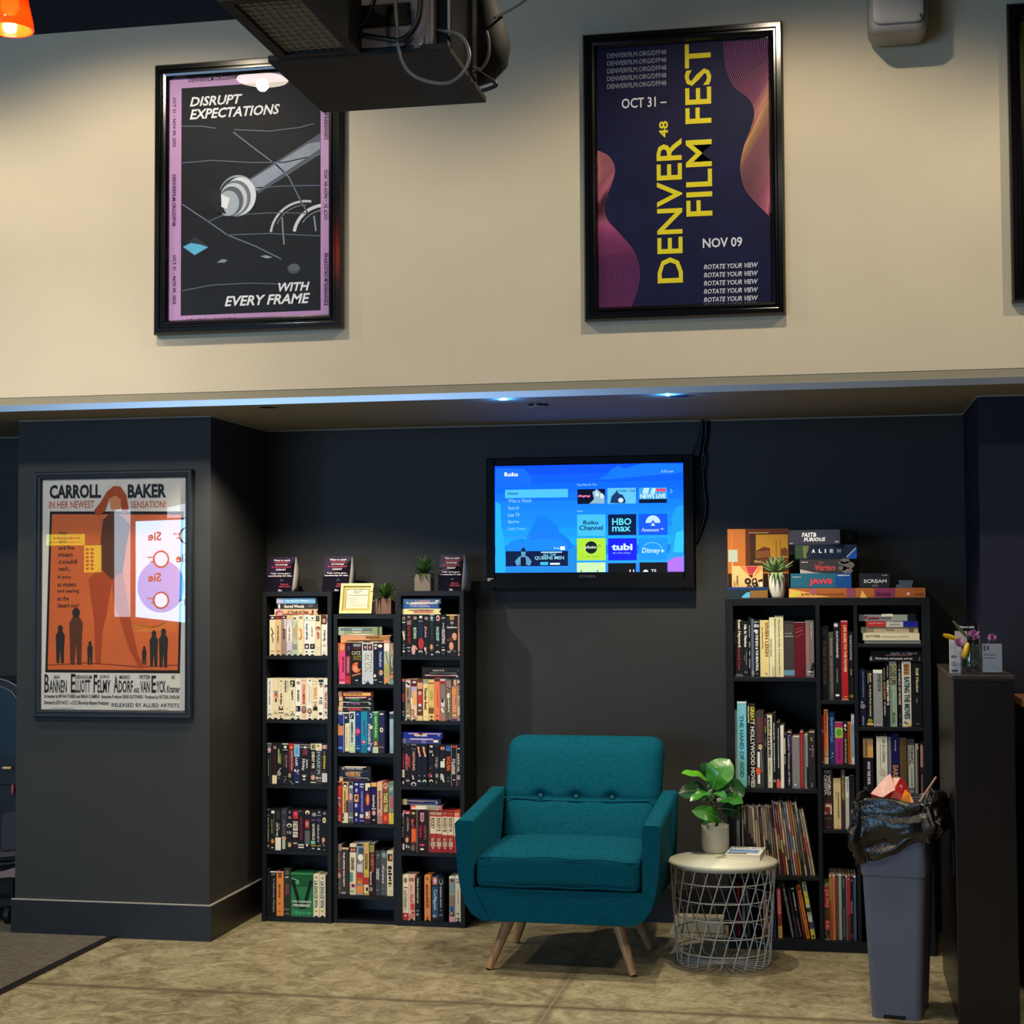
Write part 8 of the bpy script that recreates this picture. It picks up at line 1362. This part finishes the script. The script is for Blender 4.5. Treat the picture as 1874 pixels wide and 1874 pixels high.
# ---------------------------------------------------------------- dark podium and flowers
mat('podium_brown', '#150e0d', .35, var=.25, scale=4, stretch=(6, 6, .7), spec=.45); mat('podium_top', '#3a3634', .25, var=.1, scale=8)
cX0, cX1, cY0, cY1, cZ = .414, .620, 5.885, 6.690, 1.212
pd = thing('podium', 'tall narrow dark brown podium at the right edge', 'podium', ((cX0 + cX1) / 2, cY0, 0)); w = (cX1 - cX0) / 2; D = cY1 - cY0
MB().box(-w, w, 0, D, 0, cZ - .014, 'podium_brown').build('cabinet', pd, bevel=.003); MB().box(-w - .003, w + .003, -.003, D + .003, cZ - .014, cZ, 'podium_top').build('top_panel', pd, bevel=.002); MB().box(-w - .004, -w, .10, .14, .50, .62, 'black_satin').build('latch', pd)
glass('vase_glass', .045); glass('acrylic', .04); mat('water', '#9aa79a', .05, trans=1.0); mat('tulip', '#e2b60e', .5, var=.1, scale=40); mat('mum_pink', '#b874ac', .6, var=.12, scale=50); mat('stem_green', '#3f5c2c', .5, var=.1)
q = Q(1680, 1120, 9.37, cY0 + .10); vz = cZ + .0008
vx0, vx1 = q(730, 850)[0], q(1100, 850)[0]; vr_ = (vx1 - vx0) / 2; vcx = (vx0 + vx1) / 2; vh = q(900, 545)[1] - cZ; VY = cY0 + .10
vs = thing('flower_vase', 'clear glass vase standing on the podium', 'vase', (vcx, VY, vz))
MB().lathe([(.001, .004), (vr_ * .88, .004), (vr_ * .98, vh * .25), (vr_ * .95, vh * .7), (vr_ * .8, vh), (vr_ * .86, vh), (vr_ * 1.0, vh * .7), (vr_ * 1.03, vh * .25), (vr_ * .94, 0), (.001, 0)], 'vase_glass', n=40, cap=False).build('glass', vs)
MB().lathe([(.001, .006), (vr_ * .86, .006), (vr_ * .95, vh * .25), (vr_ * .94, vh * .5), (.001, vh * .5)], 'vase_glass', n=32, cap=False).build('water', vs)
def fpt(x, y, dy=0): p = onY(1680 + x / 9.37, 1120 + y / 9.37, VY + dy); return p
def stem(P, r=.0022): return [Vector(p) for p in P]
def tulip(label, foot, neck, tip, w):
    t = thing('tulip', label, 'flower', neck, group='flowers in the glass vase'); ax = (tip - neck); L = ax.length; d = ax.normalized(); u = d.orthogonal().normalized(); v = d.cross(u)
    MB().tube([foot - neck, (foot - neck) * .5 + Vector((0, 0, .012)), Vector((0, 0, 0))], .0024, 'stem_green', 8).build('stem', t)
    for k in range(6):
        a = 2 * math.pi * k / 6; P = []
        for i in range(7):
            f = i / 6; rr = w / 2 * (math.sin(math.pi * (f * .82 + .06)) ** .7) * (1.0 if k % 2 else .9); row = []
            for j in range(5): g = a + (j - 2) * .32 * (1 - f ** 3 * .9); row.append(d * L * f * (1 if k % 2 else .96) + (u * math.cos(g) + v * math.sin(g)) * rr)
            P.append(row)
        b = MB(); b.grid(P, 'tulip', True); b.build('petal', t, solid=.0006)
tulip('yellow tulip leaning left out of the vase', fpt(880, 900, .0), fpt(690, 470, -.01), fpt(425, 385, -.03), .017)
tulip('yellow tulip drooping over the front of the vase', fpt(940, 900, -.01), fpt(860, 530, -.045), fpt(775, 805, -.055), .020)
def mum(label, foot, c, r):
    t = thing('pink_mum', label, 'flower', c, group='flowers in the glass vase'); MB().tube([foot - c, (foot - c) * .5 + Vector((0, .004, .01)), Vector((0, 0, 0))], .0016, 'stem_green', 7).build('stem', t); b = MB(); rr = random.Random(int(r * 1e5))
    for i in range(70):
        d = Vector((rr.gauss(0, 1), rr.gauss(0, 1) - .3, rr.gauss(0, 1) + .3)).normalized(); s = d.orthogonal().normalized() * r * .13; l = r * rr.uniform(.75, 1.05); b.grid([[d * r * .1 - s * .4, d * r * .1 + s * .4], [d * l * .6 - s, d * l * .6 + s], [d * l * .95 - s * .6, d * l * .95 + s * .6]], 'mum_pink', True)
    b.build('petals', t)
mum('large pink chrysanthemum at the centre of the vase', fpt(960, 900, .01), fpt(950, 400, -.01), .024)
mum('small mauve chrysanthemum left of the vase rim', fpt(900, 920, .01), fpt(700, 525, -.02), .020)
mum('pink chrysanthemum on a long stem right of the vase', fpt(980, 920, .015), fpt(1270, 440, .02), .0175)
b = MB(); P = []
for i in range(9): f = i / 8; a = fpt(595 + 290 * f, 150 + 330 * f, -.02); wd = .0052 * math.sin(math.pi * (f * .8 + .1)) ; P.append([a + Vector((-wd, 0, -wd * .6)), a + Vector((0, .002, 0)), a + Vector((wd, 0, wd * .6))])
b.grid(P, 'stem_green', True); tag(b.build('leaf', solid=.0006), 'long pointed green leaf rising left from the vase', 'leaf', 'flowers in the glass vase')
b = MB()
for i in range(7): b.tube([fpt(850 + i * 34, 930, -.012 + .006 * (i % 3)), fpt(840 + i * 40, 740, -.006), fpt(870 + i * 26, 560, 0)], .0013, 'stem_green', 6)
tag(b.build('cut_stems'), 'bundle of green stems standing in the vase water', 'stems', 'flowers in the glass vase')
# sign holder, small card, tent card
x0, x1, z0, z1 = q.r(1080, 1440, 530, 1080); YH = cY0 + .055
t = thing('sign_holder', 'clear acrylic sign holder with white card right of the vase', 'sign', ((x0 + x1) / 2, YH, vz)); wd = (x1 - x0) / 2; hh = z1 - cZ
b = MB(); b.box(-wd, wd, -.001, .0, .0, hh, 'acrylic'); b.box(-wd, wd, .002, .003, 0, hh, 'acrylic'); b.box(-wd, wd, -.004, .05, 0, .0015, 'acrylic'); b.build('acrylic_holder', t)
b = MB(); b.box(-wd + .001, wd - .004, .0002, .0016, .007, hh - .002, '#a6a8b2'); fr = FRONT(0, .0001, 0); b.text(fr, 'Film Series', -wd * .8, wd * .35, hh * .60, hh * .66, '#4a4c54', d=.0003, bold=.4); b.text(fr, 'welcomed', -wd * .8, wd * .2, hh * .50, hh * .555, '#4a4c54', d=.0003, bold=.4); b.scrib(fr, -wd * .85, -wd * .3, hh * .74, hh * .95, '#4a4c54', 'h', .0003); b.line(fr, [(-wd * .5, hh * .42), (wd * .1, hh * .25), (wd * .6, hh * .16)], .0015, '#83858e', .0003); b.build('card', t)
x0, x1, z0, z1 = q.r(550, 735, 480, 985); t = thing('white_leaflet', 'small white printed leaflet standing left of the vase', 'sign', ((x0 + x1) / 2, cY0 + .12, vz)); wd = (x1 - x0) / 2; hh = z1 - cZ
b = MB(); b.prism(FRONT(), [(-wd, 0), (wd, 0), (wd, hh), (-wd, hh)], .02, '#c4c6c6'); fr = FRONT(); b.rect(fr, -wd * .05, wd * .0, hh * .15, hh * .9, '#7c7e80', .0004); b.scrib(fr, -wd * .7, wd * .4, hh * .44, hh * .54, '#55575a'); b.rect(fr, -wd * .7, wd * .45, hh * .04, hh * .1, '#4c4e50', .0004); b.scrib(fr, -wd * .7, wd * .4, hh * .2, hh * .38, '#94969a'); b.build('card', t)
x0, x1, z0, z1 = q.r(540, 1160, 185, 985); YT = cY0 + .19; a = Q(1680, 1120, 9.37, YT).r(540, 1150, 185, 985); wd = (a[1] - a[0]) / 2 * .82; hh = a[3] - cZ; t = thing('tent_card', 'dark purple tent card standing behind the vase on the podium', 'sign', ((a[0] + a[1]) / 2 - .006, YT, vz), math.radians(-6)); fr = Fr((0, 0, 0), (1, 0, 0), (0, .25, 1)); H2 = hh / fr.V.z
b = MB(); b.prism(fr, [(-wd, 0), (wd, 0), (wd * .86, H2), (-wd * .7, H2)], .001, 'tent_card'); b.text(fr, 'Want to catch', -wd * .5, wd * .6, H2 * .88, H2 * .93, '#d8d4dc', d=.001); b.rect(fr, -wd * .75, wd * .1, H2 * .3, H2 * .82, '#a89aa4', .0006); b.build('printed_card', t)
b = MB(); b.add([(wd, 0, 0), (wd * .86, .25 * hh, hh), (wd * 1.0, .25 * hh + .02, hh * .6), (wd * 1.05, .35 * hh, 0)], [(0, 3, 2, 1)], '#8a8a94'); b.build('side_flap', t, solid=.0008)
# things beyond the podium on the right
mat('oak_edge', '#8a5c34', .5, var=.2, scale=5, stretch=(1, 8, 8)); ozY = 6.4; oz = onY(1865, 1279, ozY).z; ozb = onY(1865, 1294, ozY).z
t = thing('side_counter', 'black side counter with oak edged top at the right edge', 'counter', (.70, ozY, 0)); MB().box(0, .9, 0, .30, ozb, oz, 'oak_edge').build('top_panel', t, bevel=.003); MB().box(.01, .9, .02, .30, 0, ozb, 'black_satin').build('cabinet', t)
for z in (.42, .25): MB().box(.01, .88, .012, .02, z, z + .006, '#5a5a5c').build('rail', t)
# ---------------------------------------------------------------- dark equipment beyond the pillar on the left
mat('cab_black', '#0c0d12', .35, var=.15, scale=10); mat('cab_blue', '#0f2230', .3, var=.15, scale=4); mat('cab_edge', '#4c4e58', .35, .3)
EY = 7.0
def eq(x, y, Y=EY): return onY(x / 6.69, 1200 + y / 6.69, Y)
c0 = onZ(20, 1700, 0); t = thing('arcade_cabinet', 'dark cabinet with blue curved side panel behind the pillar, left edge', 'cabinet', (-3.62, EY, 0)); O = Vector((-3.62, 0, 0))
def ez(x, y): p = eq(x, y); return (p.x + 3.62, p.z)
zt = ez(0, 290)[1]; b = MB(); b.prism(FRONT(), [(-.80, .05), (-.005, .05), (-.005, ez(295, 400)[1]), ez(200, 350), ez(100, 310), (ez(0, 270)[0], zt), (-.80, zt - .02)], .38, 'cab_black'); b.build('body', t, bevel=.006)
b = MB(); fr = FRONT(0, -.003, 0); b.prism(fr, [(-.76, ez(0, 1210)[1]), ez(240, 1210), ez(240, 590), ez(215, 520), ez(150, 440), ez(60, 395), ez(0, 375), (-.76, ez(0, 350)[1])], .003, 'cab_blue'); b.build('side_panel', t)
b = MB(); b.tube([Vector((x, -.006, z)) for x, z in [ez(240, 590), ez(215, 520), ez(150, 440), ez(60, 395), ez(0, 375)]], .004, 'cab_edge', 8); b.tube([Vector((x, -.008, z)) for x, z in [ez(290, 405), ez(200, 365), ez(100, 310), ez(0, 285)]], .006, 'cab_edge', 8); b.build('trim', t)
b = MB(); b.box(-.80, -.04, -.05, -.005, ez(0, 2200)[1], ez(0, 1565)[1], 'cab_black'); b.build('drawer_box', t, bevel=.004)
tg = eq(155, 1640, EY - .06); t = thing('pink_tassel', 'small pink tassel hanging on the dark cabinet at left edge', 'tassel', tg); MB().lathe([(.001, .025), (.004, .02), (.007, -.005), (.005, -.02), (.001, -.026)], '#b04a60', n=12, cap=False).build('tassel', t); MB().tube([(0, 0, .025), (0, 0, .05)], .001, '#5a5a5c', 6).build('string', t)
tg = eq(85, 1375, EY - .02); b = MB(); b.rbox(.045, .012, .012, .005, '#c8b070', 3); tag(b.build('brass_handle', loc=tg), 'small brass handle glinting on the dark cabinet at left edge', 'handle')
FY = 6.86
def fz(x, y): p = onY(x / 6.25, 1460 + y / 6.25, FY); return (p.x + 3.66, p.z)
t = thing('folding_cart', 'folded grey cart with slatted shelf behind the pillar at left edge', 'cart', (-3.66, FY, 0))
b = MB(); b.prism(FRONT(), [fz(5, 600), fz(160, 600), fz(215, 540), fz(240, 150), fz(210, 140), fz(30, 185)], .02, '#33343a'); b.build('back_board', t, bevel=.004)
b = MB(); b.prism(FRONT(0, -.05, 0), [fz(-300, 930), fz(-300, 850), fz(60, 830), fz(240, 775), fz(240, 890), fz(170, 885)], .14, '#7a6f70'); b.build('seat_slat', t, bevel=.004)
b = MB(); b.prism(FRONT(0, -.03, 0), [fz(-300, 700), fz(-300, 650), fz(240, 600), fz(240, 650)], .10, '#4a464c'); b.prism(FRONT(0, -.04, 0), [fz(-300, 800), fz(-300, 755), fz(150, 735), fz(240, 700), fz(240, 730)], .10, '#3c383e'); b.build('slat', t, bevel=.003)
b = MB()
for x in (-.30, -.02): b.tube([(x, .02, .10), (x, .02, fz(0, 900)[1])], .012, 'cab_black', 10)
b.box(-.34, .0, -.01, .05, .09, .12, 'cab_black'); b.build('frame', t)
for x in (-.30, -.03): b = MB(); b.tube([(x - .012, .02, .045), (x + .012, .02, .045)], .045, 'cab_black', 20); b.build('wheel', t)
